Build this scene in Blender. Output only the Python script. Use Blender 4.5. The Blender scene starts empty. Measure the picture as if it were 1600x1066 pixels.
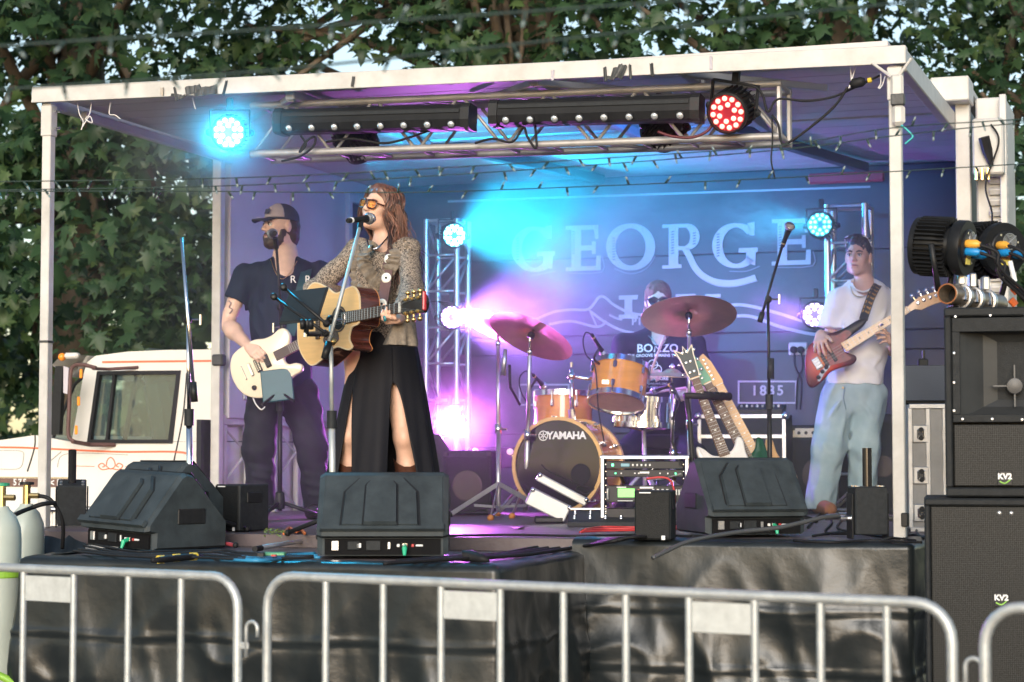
import bpy, math, random
import numpy as np
from mathutils import Vector, Matrix

# ------------------------------------------------------------------ camera, sky, sun, exposure
SC = bpy.context.scene
COL = SC.collection
random.seed(7)
RNG = np.random.default_rng(11)
F_PX, CX, CY = 3090.0, 800.0, 533.0
EYE = 1.5
PITCH = math.atan(172.0 / F_PX)
cam_data = bpy.data.cameras.new("camera")
cam = bpy.data.objects.new("camera", cam_data)
COL.objects.link(cam)
cam.location = (0, 0, EYE)
cam.rotation_euler = (math.radians(90) + PITCH, 0, 0)
cam_data.sensor_width = 36.0
cam_data.lens = F_PX * 36.0 / 1600.0
cam_data.clip_end = 900.0
cam_data.dof.use_dof = True
cam_data.dof.focus_distance = 9.6
cam_data.dof.aperture_fstop = 3.2
SC.camera = cam

SUN_EL, SUN_AZ = math.radians(16), math.radians(190)
world = bpy.data.worlds.new("World")
SC.world = world
world.use_nodes = True
wn = world.node_tree
sky = wn.nodes.new("ShaderNodeTexSky")
sky.sky_type = 'NISHITA'
sky.sun_disc = False
sky.sun_elevation = SUN_EL
sky.sun_rotation = SUN_AZ
sky.air_density = 1.0
sky.dust_density = 1.0
sky.ozone_density = 0.0
wn.links.new(sky.outputs[0], wn.nodes["Background"].inputs[0])
wn.nodes["Background"].inputs[1].default_value = 0.115
sun_data = bpy.data.lights.new("sun", 'SUN')
sun_data.energy = 1.5
sun_data.angle = math.radians(30)
sun_data.color = (1.0, 0.985, 0.96)
sun = bpy.data.objects.new("sun", sun_data)
COL.objects.link(sun)
# a soft sun behind the photographer, high and to the left
sd = Vector((math.sin(SUN_AZ) * math.cos(SUN_EL), math.cos(SUN_AZ) * math.cos(SUN_EL), math.sin(SUN_EL)))
sun.rotation_euler = sd.to_track_quat('Z', 'Y').to_euler()
vs = SC.view_settings
vs.view_transform = 'Standard'
vs.look = 'None'
vs.exposure = 0.9
vs.gamma = 1.0
SC.cycles.use_denoising = True
SC.cycles.max_bounces = 6
SC.cycles.diffuse_bounces = 3
SC.cycles.glossy_bounces = 3
SC.cycles.transmission_bounces = 4
SC.cycles.volume_bounces = 0
SC.cycles.transparent_max_bounces = 8
SC.cycles.sample_clamp_indirect = 4.0
SC.cycles.volume_step_rate = 2.0
SC.cycles.volume_max_steps = 96

# ------------------------------------------------------------------ where pixels of the photograph lie in the place
CP, SP = math.cos(PITCH), math.sin(PITCH)
def ray(px, py):
 a = (px - CX) / F_PX; b = (CY - py) / F_PX
 return Vector((a, CP - b * SP, SP + b * CP))
def W(px, py, Y):
 d = ray(px, py); t = Y / d.y
 return Vector((d.x * t, Y, EYE + d.z * t))
def WZ(px, py, z):
 d = ray(px, py); t = (z - EYE) / d.z
 return Vector((d.x * t, d.y * t, z))
DECK = 1.11          # main deck height
EXT = 1.05           # front platform height
P0 = Vector((-2.39, 10.13, 0.0))
U = Vector((0.9461, -0.3239, 0.0)); V = Vector((0.3239, 0.9461, 0.0)); Z = Vector((0, 0, 1))
LU = 4.32
def S(u, v, z):
 return P0 + U * u + V * v + Z * z
def SV(px, py, v):
 """the pixel's point on the vertical plane v = const of the stage, as (u, z)"""
 d = ray(px, py); o = Vector((0, 0, EYE))
 t = ((P0 + V * v) - o).dot(V) / d.dot(V)
 q = o + d * t
 return (q - P0).dot(U), q.z
def SVW(px, py, v):
 u, z = SV(px, py, v)
 return S(u, v, z)

# ------------------------------------------------------------------ materials
MATS = {}
def M(name, col, rough=0.5, metal=0.0, var=0.12, vscale=14.0, bump=0.0, bscale=60.0, coat=0.0, spec=0.5, sheen=0.0,
      emit=None, estr=0.0, alpha=1.0, trans=0.0, col2=None, stretch=None, rvar=0.0):
 if name in MATS: return MATS[name]
 m = bpy.data.materials.new(name); m.use_nodes = True
 nt = m.node_tree; b = nt.nodes["Principled BSDF"]
 b.inputs["Roughness"].default_value = rough
 b.inputs["Metallic"].default_value = metal
 b.inputs["Coat Weight"].default_value = coat
 b.inputs["Specular IOR Level"].default_value = spec
 b.inputs["Sheen Weight"].default_value = sheen
 b.inputs["Transmission Weight"].default_value = trans
 b.inputs["Alpha"].default_value = alpha
 c = (*col, 1)
 b.inputs["Base Color"].default_value = c
 tc = nt.nodes.new("ShaderNodeTexCoord")
 src = tc.outputs["Object"]
 if stretch:
  mp = nt.nodes.new("ShaderNodeMapping"); mp.inputs["Scale"].default_value = stretch
  nt.links.new(src, mp.inputs[0]); src = mp.outputs[0]
 if var > 0 or col2:
  n = nt.nodes.new("ShaderNodeTexNoise"); n.inputs["Scale"].default_value = vscale
  n.inputs["Detail"].default_value = 5; n.inputs["Roughness"].default_value = 0.62
  nt.links.new(src, n.inputs[0])
  r = nt.nodes.new("ShaderNodeValToRGB")
  r.color_ramp.elements[0].position = 0.3; r.color_ramp.elements[1].position = 0.72
  if col2:
   r.color_ramp.elements[0].color = c; r.color_ramp.elements[1].color = (*col2, 1)
  else:
   r.color_ramp.elements[0].color = (*[x * (1 - var) for x in col], 1)
   r.color_ramp.elements[1].color = (*[min(1, x * (1 + var)) for x in col], 1)
  nt.links.new(n.outputs["Fac"], r.inputs[0]); nt.links.new(r.outputs[0], b.inputs["Base Color"])
  if rvar > 0:
   mr = nt.nodes.new("ShaderNodeMapRange")
   mr.inputs[3].default_value = max(0.02, rough - rvar); mr.inputs[4].default_value = min(1, rough + rvar)
   nt.links.new(n.outputs["Fac"], mr.inputs[0]); nt.links.new(mr.outputs[0], b.inputs["Roughness"])
 if bump > 0:
  n2 = nt.nodes.new("ShaderNodeTexNoise"); n2.inputs["Scale"].default_value = bscale
  n2.inputs["Detail"].default_value = 4
  nt.links.new(src, n2.inputs[0])
  bp = nt.nodes.new("ShaderNodeBump"); bp.inputs["Strength"].default_value = bump
  bp.inputs["Distance"].default_value = 0.01
  nt.links.new(n2.outputs["Fac"], bp.inputs["Height"]); nt.links.new(bp.outputs[0], b.inputs["Normal"])
 if emit:
  b.inputs["Emission Color"].default_value = (*emit, 1); b.inputs["Emission Strength"].default_value = estr
 MATS[name] = m
 return m

# ------------------------------------------------------------------ meshes and objects
BASE = {}
class MB:
 def __init__(s): s.v = []; s.f = []
 def add(s, vs, fs):
  o = len(s.v); s.v += [tuple(p) for p in vs]; s.f += [tuple(i + o for i in f) for f in fs]; return s
 def box(s, c, size, ax=None, ch=0.0):
  """box with optional axes (three unit vectors) and chamfer"""
  X, Y, Zz = ax if ax else (Vector((1, 0, 0)), Vector((0, 1, 0)), Vector((0, 0, 1)))
  c = Vector(c); a, b, h = [q / 2 for q in size]
  if ch <= 0:
   vs = [c + X * (sx * a) + Y * (sy * b) + Zz * (sz * h) for sx in (-1, 1) for sy in (-1, 1) for sz in (-1, 1)]
   return s.add(vs, [(0, 1, 3, 2), (4, 6, 7, 5), (0, 4, 5, 1), (2, 3, 7, 6), (0, 2, 6, 4), (1, 5, 7, 3)])
  k = min(ch, a * .9, b * .9, h * .9); vs = []; idx = {}
  for sx in (-1, 1):
   for sy in (-1, 1):
    for sz in (-1, 1):
     for t in range(3):
      d = [sx * (a - (k if t != 0 else 0)), sy * (b - (k if t != 1 else 0)), sz * (h - (k if t != 2 else 0))]
      idx[(sx, sy, sz, t)] = len(vs); vs.append(c + X * d[0] + Y * d[1] + Zz * d[2])
  fs = []
  for t in range(3):
   o1, o2 = [i for i in range(3) if i != t]
   for sg in (-1, 1):
    q = []
    for (e, g) in ((-1, -1), (1, -1), (1, 1), (-1, 1)):
     sgn = [0, 0, 0]; sgn[t] = sg; sgn[o1] = e; sgn[o2] = g; q.append(idx[(*sgn, t)])
    fs.append(tuple(q))
  for t in range(3):      # edges along axis t
   o1, o2 = [i for i in range(3) if i != t]
   for e in (-1, 1):
    for g in (-1, 1):
     q = []
     for (sg, w) in ((-1, o1), (1, o1), (1, o2), (-1, o2)):
      sgn = [0, 0, 0]; sgn[t] = sg; sgn[o1] = e; sgn[o2] = g; q.append(idx[(*sgn, w)])
     fs.append(tuple(q))
  for sx in (-1, 1):
   for sy in (-1, 1):
    for sz in (-1, 1): fs.append(tuple(idx[(sx, sy, sz, t)] for t in range(3)))
  return s.add(vs, fs)
 def tube(s, pts, r, n=8, cap=True):
  """tube through points; r a number or one per point"""
  pts = [Vector(p) for p in pts]; m = len(pts)
  rs = [r] * m if not hasattr(r, '__len__') else list(r)
  T = [(pts[min(i + 1, m - 1)] - pts[max(i - 1, 0)]).normalized() for i in range(m)]
  nrm = T[0].orthogonal().normalized(); vs = []; fs = []
  for i in range(m):
   nrm = (nrm - T[i] * nrm.dot(T[i]))
   nrm = nrm.normalized() if nrm.length > 1e-6 else T[i].orthogonal().normalized()
   bi = T[i].cross(nrm)
   for j in range(n):
    a = 2 * math.pi * j / n
    vs.append(pts[i] + (nrm * math.cos(a) + bi * math.sin(a)) * rs[i])
  for i in range(m - 1):
   for j in range(n):
    k = (j + 1) % n
    fs.append((i * n + j, i * n + k, (i + 1) * n + k, (i + 1) * n + j))
  if cap:
   fs.append(tuple(range(n - 1, -1, -1))); fs.append(tuple((m - 1) * n + j for j in range(n)))
  return s.add(vs, fs)
 def lathe(s, prof, o, axis, n=24, closed=False):
  """prof: (radius, height along axis)"""
  o = Vector(o); A = Vector(axis).normalized(); X = A.orthogonal().normalized(); Y = A.cross(X)
  vs = []; fs = []; m = len(prof)
  for (r, h) in prof:
   for j in range(n):
    a = 2 * math.pi * j / n
    vs.append(o + A * h + (X * math.cos(a) + Y * math.sin(a)) * r)
  for i in range(m - 1):
   for j in range(n):
    k = (j + 1) % n; fs.append((i * n + j, i * n + k, (i + 1) * n + k, (i + 1) * n + j))
  if not closed:
   fs.append(tuple(range(n - 1, -1, -1))); fs.append(tuple((m - 1) * n + j for j in range(n)))
  else:
   for j in range(n):
    k = (j + 1) % n; fs.append(((m - 1) * n + j, (m - 1) * n + k, k, j))
  return s.add(vs, fs)
 def prism(s, poly, o, X, Y, N, d0, d1):
  """extrude a 2-D outline (in X,Y from o) along N from d0 to d1"""
  o, X, Y, N = Vector(o), Vector(X), Vector(Y), Vector(N); n = len(poly)
  a = [o + X * p[0] + Y * p[1] + N * d0 for p in poly]; b = [o + X * p[0] + Y * p[1] + N * d1 for p in poly]
  fs = [tuple(range(n - 1, -1, -1)), tuple(range(n, 2 * n))]
  for i in range(n):
   j = (i + 1) % n; fs.append((i, j, n + j, n + i))
  return s.add(a + b, fs)
 def ring(s, outer, inner, o, X, Y, N, d0, d1):
  """a flat frame between two outlines with equal counts"""
  o, X, Y, N = Vector(o), Vector(X), Vector(Y), Vector(N); n = len(outer); vs = []
  for d in (d0, d1):
   for poly in (outer, inner): vs += [o + X * p[0] + Y * p[1] + N * d for p in poly]
  fs = []
  for i in range(n):
   j = (i + 1) % n
   fs += [(i, j, n + j, n + i), (2 * n + i, 3 * n + i, 3 * n + j, 2 * n + j), (i, 2 * n + i, 2 * n + j, j), (n + i, n + j, 3 * n + j, 3 * n + i)]
  return s.add(vs, fs)
 def sphere(s, c, r, n=12, m=8, sc=(1, 1, 1)):
  c = Vector(c); vs = []; fs = []
  for i in range(1, m):
   t = math.pi * i / m
   for j in range(n):
    a = 2 * math.pi * j / n
    vs.append(c + Vector((r * sc[0] * math.sin(t) * math.cos(a), r * sc[1] * math.sin(t) * math.sin(a), r * sc[2] * math.cos(t))))
  for i in range(m - 2):
   for j in range(n):
    k = (j + 1) % n; fs.append((i * n + j, (i + 1) * n + j, (i + 1) * n + k, i * n + k))
  t0 = len(vs); vs += [c + Vector((0, 0, r * sc[2])), c - Vector((0, 0, r * sc[2]))]
  for j in range(n):
   k = (j + 1) % n; fs += [(t0, j, k), (t0 + 1, (m - 2) * n + k, (m - 2) * n + j)]
  return s.add(vs, fs)
 def grid(s, rows):
  """rows of points"""
  a = len(rows); b = len(rows[0]); vs = [p for r in rows for p in r]
  return s.add(vs, [(i * b + j, i * b + j + 1, (i + 1) * b + j + 1, (i + 1) * b + j) for i in range(a - 1) for j in range(b - 1)])
 def build(s, name, mat, parent=None, smooth=False, angle=None, fix=True):
  me = bpy.data.meshes.new(name)
  off = BASE.get(parent.name, Vector((0, 0, 0))) if parent else Vector((0, 0, 0))
  me.from_pydata([(p[0] - off[0], p[1] - off[1], p[2] - off[2]) for p in s.v], [], s.f)
  if fix:
   import bmesh
   bm = bmesh.new(); bm.from_mesh(me); bmesh.ops.recalc_face_normals(bm, faces=bm.faces); bm.to_mesh(me); bm.free()
  if smooth:
   me.polygons.foreach_set("use_smooth", [True] * len(me.polygons))
   if angle: me.set_sharp_from_angle(angle=math.radians(angle))
  me.materials.append(mat)
  o = bpy.data.objects.new(name, me); COL.objects.link(o)
  if parent: o.parent = parent; BASE[o.name] = off
  else: BASE[o.name] = Vector((0, 0, 0))
  return o
def put(name, me, parent, loc, rot=None, scale=1.0):
 """a piece that shares its mesh, at a world position"""
 o = bpy.data.objects.new(name, me); COL.objects.link(o); o.parent = parent
 off = BASE.get(parent.name, Vector((0, 0, 0))) if parent else Vector((0, 0, 0))
 R = rot.to_4x4() if rot is not None else Matrix.Identity(4)
 o.matrix_basis = Matrix.Translation(Vector(loc) - off) @ R @ Matrix.Scale(scale, 4)
 return o
def mesh_of(mb, name, mat, smooth=False, angle=None):
 o = mb.build(name, mat, None, smooth, angle); me = o.data
 bpy.data.objects.remove(o); return me
def thing(name, label, cat, loc, group=None):
 o = bpy.data.objects.new(name, None); COL.objects.link(o); o.location = loc
 o.empty_display_size = 0.05
 o['label'] = label; o['category'] = cat
 if group: o['group'] = group
 BASE[o.name] = Vector(loc); return o
def tag(o, label, cat, group=None):
 o['label'] = label; o['category'] = cat
 if group: o['group'] = group
 return o
def structure(o): o['kind'] = 'structure'; return o
def frame_from(fwd, up=(0, 0, 1)):
 """rotation with columns right, forward, up"""
 f = Vector(fwd).normalized(); u = Vector(up); r = f.cross(u).normalized(); u = r.cross(f)
 return Matrix((r, f, u)).transposed()
def bez(p, n=12):
 """smooth curve (Catmull-Rom) through points"""
 p = [Vector(q) for q in p]; out = []
 for i in range(len(p) - 1):
  a = p[max(i - 1, 0)]; b = p[i]; c = p[i + 1]; d = p[min(i + 2, len(p) - 1)]
  for k in range(n):
   t = k / n
   out.append(0.5 * ((2 * b) + (c - a) * t + (2 * a - 5 * b + 4 * c - d) * t * t + (3 * b - a - 3 * c + d) * t ** 3))
 out.append(p[-1]); return out
def text_mesh(txt, size, depth=0.002, shear=0.0, space=1.0, bold=0.0):
 cu = bpy.data.curves.new("lettering", 'FONT'); cu.body = txt; cu.size = size; cu.extrude = depth; cu.shear = shear
 cu.align_x = 'CENTER'; cu.align_y = 'CENTER'; cu.space_character = space; cu.resolution_u = 3; cu.offset = bold
 o = bpy.data.objects.new("lettering", cu); COL.objects.link(o)
 dg = bpy.context.evaluated_depsgraph_get()
 me = bpy.data.meshes.new_from_object(o.evaluated_get(dg)); bpy.data.objects.remove(o); bpy.data.curves.remove(cu)
 me.name = "lettering"; return me
def lettering(txt, size, loc, X, Y, parent, mat, depth=0.002, shear=0.0, space=1.0, bold=0.0, name="lettering"):
 me = text_mesh(txt, size, depth, shear, space, bold); me.materials.clear(); me.materials.append(mat)
 X = Vector(X).normalized(); Y = Vector(Y).normalized()
 return put(name, me, parent, loc, Matrix((X, Y, X.cross(Y))).transposed())

# ------------------------------------------------------------------ smooth bodies from distance fields
class Field:
 def __init__(s, lo, hi, vox):
  s.lo = np.array(lo, dtype=np.float32); s.vox = vox
  n = [int(math.ceil((hi[i] - lo[i]) / vox)) + 1 for i in range(3)]
  s.x = [s.lo[i] + vox * np.arange(n[i], dtype=np.float32) for i in range(3)]
  s.D = np.full(n, 0.2, dtype=np.float32)
 def sub(s, lo, hi):
  sl = []
  for i in range(3):
   a = max(0, int((lo[i] - s.lo[i]) / s.vox) - 1); b = min(len(s.x[i]), int((hi[i] - s.lo[i]) / s.vox) + 3)
   sl.append(slice(a, max(a, b)))
  return tuple(sl), s.x[0][sl[0]][:, None, None], s.x[1][sl[1]][None, :, None], s.x[2][sl[2]][None, None, :]
 def mix(s, sl, d, k, cut=False):
  a = s.D[sl]
  if cut: a = -a
  if k > 0:
   h = np.clip(0.5 + 0.5 * (d - a) / k, 0, 1); r = d * (1 - h) + a * h - k * h * (1 - h)
  else: r = np.minimum(a, d)
  s.D[sl] = -r if cut else r
 def cap(s, a, b, ra, rb=None, k=0.02, flat=None, cut=False):
  rb = ra if rb is None else rb
  a = np.array(a, dtype=np.float32); b = np.array(b, dtype=np.float32); R = max(ra, rb) * (max(1, flat[1]) if flat else 1) + k + 0.02
  sl, x, y, z = s.sub(np.minimum(a, b) - R, np.maximum(a, b) + R)
  ba = b - a; L = float(ba @ ba) + 1e-9
  px, py, pz = x - a[0], y - a[1], z - a[2]
  t = np.clip((px * ba[0] + py * ba[1] + pz * ba[2]) / L, 0, 1)
  qx, qy, qz = px - t * ba[0], py - t * ba[1], pz - t * ba[2]
  sc = 1.0
  if flat:
   n = np.array(flat[0], dtype=np.float32); n = n / np.linalg.norm(n); g = (qx * n[0] + qy * n[1] + qz * n[2]) * (1 / flat[1] - 1)
   qx, qy, qz = qx + g * n[0], qy + g * n[1], qz + g * n[2]; sc = min(1, flat[1])
  d = (np.sqrt(qx * qx + qy * qy + qz * qz) - (ra + (rb - ra) * t)) * sc
  s.mix(sl, d.astype(np.float32), k, cut); return s
 def ell(s, c, r, R=None, k=0.02, cut=False):
  c = np.array(c, dtype=np.float32); m = max(r) + k + 0.02
  sl, x, y, z = s.sub(c - m, c + m)
  px, py, pz = x - c[0], y - c[1], z - c[2]
  if R is not None:
   A = np.array(R, dtype=np.float32)  # columns local axes
   lx = px * A[0, 0] + py * A[1, 0] + pz * A[2, 0]; ly = px * A[0, 1] + py * A[1, 1] + pz * A[2, 1]; lz = px * A[0, 2] + py * A[1, 2] + pz * A[2, 2]
  else: lx, ly, lz = px, py, pz
  k0 = np.sqrt((lx / r[0]) ** 2 + (ly / r[1]) ** 2 + (lz / r[2]) ** 2) + 1e-6
  k1 = np.sqrt((lx / r[0] ** 2) ** 2 + (ly / r[1] ** 2) ** 2 + (lz / r[2] ** 2) ** 2) + 1e-6
  s.mix(sl, (k0 * (k0 - 1) / k1).astype(np.float32), k, cut); return s
 def halfspace(s, p, n, k=0.004):
  """remove everything on the side n points to"""
  n = Vector(n).normalized(); d = (s.x[0][:, None, None] - p[0]) * n.x + (s.x[1][None, :, None] - p[1]) * n.y + (s.x[2][None, None, :] - p[2]) * n.z
  s.D = np.maximum(s.D, d.astype(np.float32)); return s
 def ripple(s, amp, f, lo=None, hi=None):
  """cloth creases: f(x,y,z) -> about -1..1"""
  sl, x, y, z = s.sub(lo if lo is not None else s.lo, hi if hi is not None else [q[-1] for q in s.x])
  s.D[sl] += (amp * f(x, y, z)).astype(np.float32); return s
 def mesh(s, name, mat, parent, base):
  D = s.D; D = np.pad(D, 1, constant_values=0.2); lo = s.lo - s.vox
  sg = D < 0
  c = np.zeros([q - 1 for q in D.shape], dtype=np.int8)
  sh = [(i, j, k) for i in (0, 1) for j in (0, 1) for k in (0, 1)]
  def cor(A, o): return A[o[0]:A.shape[0] - 1 + o[0], o[1]:A.shape[1] - 1 + o[1], o[2]:A.shape[2] - 1 + o[2]]
  for o in sh: c += cor(sg, o)
  act = (c > 0) & (c < 8); I = np.argwhere(act); n = len(I)
  idx = np.full(c.shape, -1, dtype=np.int64); idx[act] = np.arange(n)
  val = {o: D[I[:, 0] + o[0], I[:, 1] + o[1], I[:, 2] + o[2]] for o in sh}
  P = np.zeros((n, 3)); cnt = np.zeros(n)
  for o in sh:
   for ax in range(3):
    if o[ax] == 0:
     q = list(o); q[ax] = 1; q = tuple(q)
     a, b = val[o], val[q]; m = (a < 0) != (b < 0)
     t = np.where(m, a / np.where(m, a - b, 1), 0)
     e = np.zeros((n, 3)); e[:] = o; e[:, ax] += t
     P[m] += e[m]; cnt[m] += 1
  P = (P / cnt[:, None] + I) * s.vox + lo - np.array(base)
  Q = []
  for ax in range(3):
   o1, o2 = (ax + 1) % 3, (ax + 2) % 3
   A = np.take(sg, range(sg.shape[ax] - 1), ax); B = np.take(sg, range(1, sg.shape[ax]), ax)
   e = np.argwhere(A != B)
   e = e[(e[:, o1] > 0) & (e[:, o2] > 0) & (e[:, o1] < sg.shape[o1] - 1) & (e[:, o2] < sg.shape[o2] - 1)]
   inside = A[e[:, 0], e[:, 1], e[:, 2]]
   def cell(d1, d2):
    g = e.copy(); g[:, o1] -= d1; g[:, o2] -= d2; return idx[g[:, 0], g[:, 1], g[:, 2]]
   q = np.stack([cell(1, 1), cell(0, 1), cell(0, 0), cell(1, 0)], 1)
   q[~inside] = q[~inside][:, ::-1]; Q.append(q)
  Q = np.concatenate(Q)
  me = bpy.data.meshes.new(name)
  me.vertices.add(n); me.vertices.foreach_set("co", P.astype(np.float32).ravel())
  me.loops.add(len(Q) * 4); me.loops.foreach_set("vertex_index", Q.astype(np.int32).ravel())
  me.polygons.add(len(Q)); me.polygons.foreach_set("loop_start", np.arange(0, len(Q) * 4, 4, dtype=np.int32))
  me.polygons.foreach_set("use_smooth", np.ones(len(Q), dtype=bool))
  me.update(calc_edges=True); me.validate()
  me.materials.append(mat)
  o = bpy.data.objects.new(name, me); COL.objects.link(o)
  if parent: o.parent = parent
  BASE[o.name] = Vector(base)
  return o

# ================================================================== the place: ground, stage truck, trees
m_white = M("white_painted_metal", (0.44, 0.43, 0.41), 0.45, vscale=7, bump=0.06, bscale=40, rvar=0.12, col2=(0.60, 0.59, 0.57))
m_alu = M("brushed_aluminium", (0.62, 0.62, 0.63), 0.36, metal=0.9, var=0.1, vscale=8, rvar=0.12)
m_galv = M("galvanised_steel", (0.50, 0.52, 0.52), 0.5, metal=0.55, var=0.13, vscale=25, bump=0.05, bscale=90, rvar=0.12)
m_chrome = M("chrome", (0.8, 0.8, 0.82), 0.16, metal=1.0, var=0.04)
m_blk = M("black_plastic", (0.016, 0.017, 0.019), 0.42, var=0.2, vscale=30, rvar=0.1, spec=0.25)
m_blk2 = M("black_textured_cabinet", (0.020, 0.023, 0.026), 0.6, var=0.25, vscale=40, bump=0.12, bscale=220, spec=0.22)
m_rub = M("black_rubber", (0.013, 0.013, 0.015), 0.6, var=0.15, spec=0.25)
m_tape = M("black_gaffer_tape", (0.045, 0.048, 0.05), 0.5, var=0.3, vscale=25, bump=0.25, bscale=60)
m_gold = M("brass", (0.75, 0.52, 0.22), 0.28, metal=1.0, var=0.08)
m_paper = M("white_print", (0.78, 0.78, 0.78), 0.6, var=0.04)
m_glow = {}

def asphalt():
 m = M("asphalt", (0.05, 0.05, 0.052), 0.9, var=0.25, vscale=2.0, bump=0.3, bscale=120)
 return m
g = MB(); n = 24
for i in range(1): g.grid([[Vector((-250 + 500 * a / n, -60 + 500 * b / n, 0)) for a in range(n + 1)] for b in range(n + 1)])
structure(g.build("ground", asphalt(), fix=False))

# ---- mobile stage on the truck bed
RF = 3.30; RB = 3.30; BODY_V = 1.95; BACK_V = 4.35
stage = thing("mobile_stage", "white folding truck stage with flat canopy, dark painted back wall and open front", "stage", S(2.16, 2.0, 0))
m_deck = M("worn_plywood_deck", (0.085, 0.062, 0.066), 0.5, var=0.35, vscale=3, bump=0.15, bscale=50, rvar=0.15, col2=(0.15, 0.125, 0.13))
m_wall = M("dark_slate_wall_paint", (0.050, 0.053, 0.070), 0.45, var=0.12, vscale=2.5, bump=0.03, bscale=20)
m_lwall = M("pale_grey_wall_panel", (0.50, 0.47, 0.52), 0.5, var=0.08, vscale=2, bump=0.05, bscale=8)
m_roof = M("cream_roof_panel", (0.56, 0.52, 0.50), 0.5, var=0.1, vscale=3)
m_steel = M("painted_steel_frame", (0.42, 0.43, 0.47), 0.45, var=0.1, vscale=6)
vb = -0.36
for i in range(8):
 a = vb + (BACK_V - vb) * i / 8; b = vb + (BACK_V - vb) * (i + 1) / 8 - 0.006
 MB().box(S(LU / 2 + 0.02, (a + b) / 2, DECK - 0.03), (LU + 0.2, b - a, 0.06), (U, V, Z), ch=0.002).build("deck_board", m_deck, stage)
MB().box(S(LU / 2 + .02, vb + .03, DECK - 0.13), (LU + 0.16, 0.06, 0.13), (U, V, Z), ch=.004).build("deck_edge_beam", m_white, stage)
MB().box(S(-.06, 2.0, DECK - 0.13), (0.05, 4.6, 0.13), (U, V, Z), ch=.004).build("deck_edge_beam", m_white, stage)
for u in (0.3, 2.2, 4.1):
 for v in (0.0, 2.0, 4.0): MB().box(S(u, v, 0.5), (.09, .09, 1.0), (U, V, Z), ch=.006).build("deck_leg", m_galv, stage)
# back wall: horizontal boards with recessed seams
bw = MB().box(S(LU / 2, BACK_V + .055, (DECK + 3.42) / 2), (LU + .1, .04, 3.42 - DECK), (U, V, Z)).build("back_wall", m_wall, stage)
zs = [DECK, 1.62, 2.17, 2.30, 2.84, 3.40]
for a, b in zip(zs[:-1], zs[1:]):
 MB().box(S(LU / 2, BACK_V + .02, (a + b) / 2), (LU + .06, .03, b - a - .008), (U, V, Z), ch=.003).build("wall_board", m_wall, bw)
# side walls of the body
lw = MB().box(S(-.02, (BODY_V + BACK_V) / 2 + .03, (1.70 + 3.40) / 2), (.05, BACK_V - BODY_V - .12, 3.40 - 1.70), (U, V, Z), ch=.004).build("side_wall", m_lwall, stage)
MB().box(S(.008, BODY_V + 0.95, 2.45), (.012, .03, 1.45), (U, V, Z)).build("wall_batten", m_lwall, lw)
# door frame in the far corner of that wall
for (v0, v1, z0, z1) in ((3.78, 3.84, 1.72, 3.3), (4.25, 4.31, 1.72, 3.3), (3.84, 4.25, 3.24, 3.3), (3.84, 4.25, 2.62, 2.68)):
 MB().box(S(.02, (v0 + v1) / 2, (z0 + z1) / 2), (.03, v1 - v0, z1 - z0), (U, V, Z), ch=.003).build("door_frame", m_lwall, lw)
MB().box(S(.014, 4.045, 2.96), (.012, .41, .55), (U, V, Z)).build("door_window", M("dark_window", (.02, .05, .08), .1, var=0), lw)
MB().box(S(.012, BODY_V + .3, 1.84), (.02, .05, .05), (U, V, Z), ch=.006).build("latch", m_alu, lw)
MB().box(S(LU + .07, (BODY_V + BACK_V) / 2, (DECK + 3.4) / 2), (.05, BACK_V - BODY_V - .2, 3.40 - DECK), (U, V, Z), ch=.004).build("side_wall", m_wall, stage)
# below the side wall: dark panel standing in for the dark background, white folded lattice frames
MB().box(S(-.10, 3.0, 1.40), (.03, 2.3, .58), (U, V, Z)).build("dark_backing", m_blk2, stage)
def lattice(v, u=-.03, w=.34, z0=DECK, z1=1.66):
 lf = MB()
 for dv in (0, w): lf.box(S(u, v + dv, (z0 + z1) / 2), (.035, .05, z1 - z0), (U, V, Z), ch=.004)
 lf.box(S(u, v + w / 2, z1 + .03), (.036, w + .06, .06), (U, V, Z), ch=.004)
 o = lf.build("folded_leg_frame", m_white, stage)
 zz = [z0 + .03, z0 + .2, z0 + .38, z1 - .02]
 for i in range(3):
  MB().tube([S(u, v + (0.02 if i % 2 else w - .02), zz[i]), S(u, v + (w - .02 if i % 2 else 0.02), zz[i + 1])], .008, 6).build("lattice_bar", m_white, o)
lattice(2.03); lattice(2.75); lattice(3.45)
# body roof and canopy: boards with seams
nb = 9
for i in range(nb):
 a = 0.06 + (BODY_V - .1) * i / nb; b = 0.06 + (BODY_V - .1) * (i + 1) / nb - .007
 MB().box(S(LU / 2, (a + b) / 2, RF + .03), (LU - .06, b - a, .025), (U, V, Z), ch=.002).build("canopy_board", m_roof, stage)
for i in range(10):
 a = BODY_V + .06 + (BACK_V - BODY_V) * i / 10; b = BODY_V + .06 + (BACK_V - BODY_V) * (i + 1) / 10 - .007
 MB().box(S(LU / 2, (a + b) / 2, 3.42), (LU + .1, b - a, .03), (U, V, Z), ch=.002).build("ceiling_board", m_roof, stage)
MB().box(S(LU / 2, (BODY_V + BACK_V) / 2 + .03, 3.47), (LU + .26, BACK_V - BODY_V + .2, .05), (U, V, Z), ch=.01).build("body_roof", m_white, stage)
MB().box(S(LU / 2, BODY_V + .0, 3.36), (LU + .05, .07, .10), (U, V, Z), ch=.004).build("body_header", m_white, stage)
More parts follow.
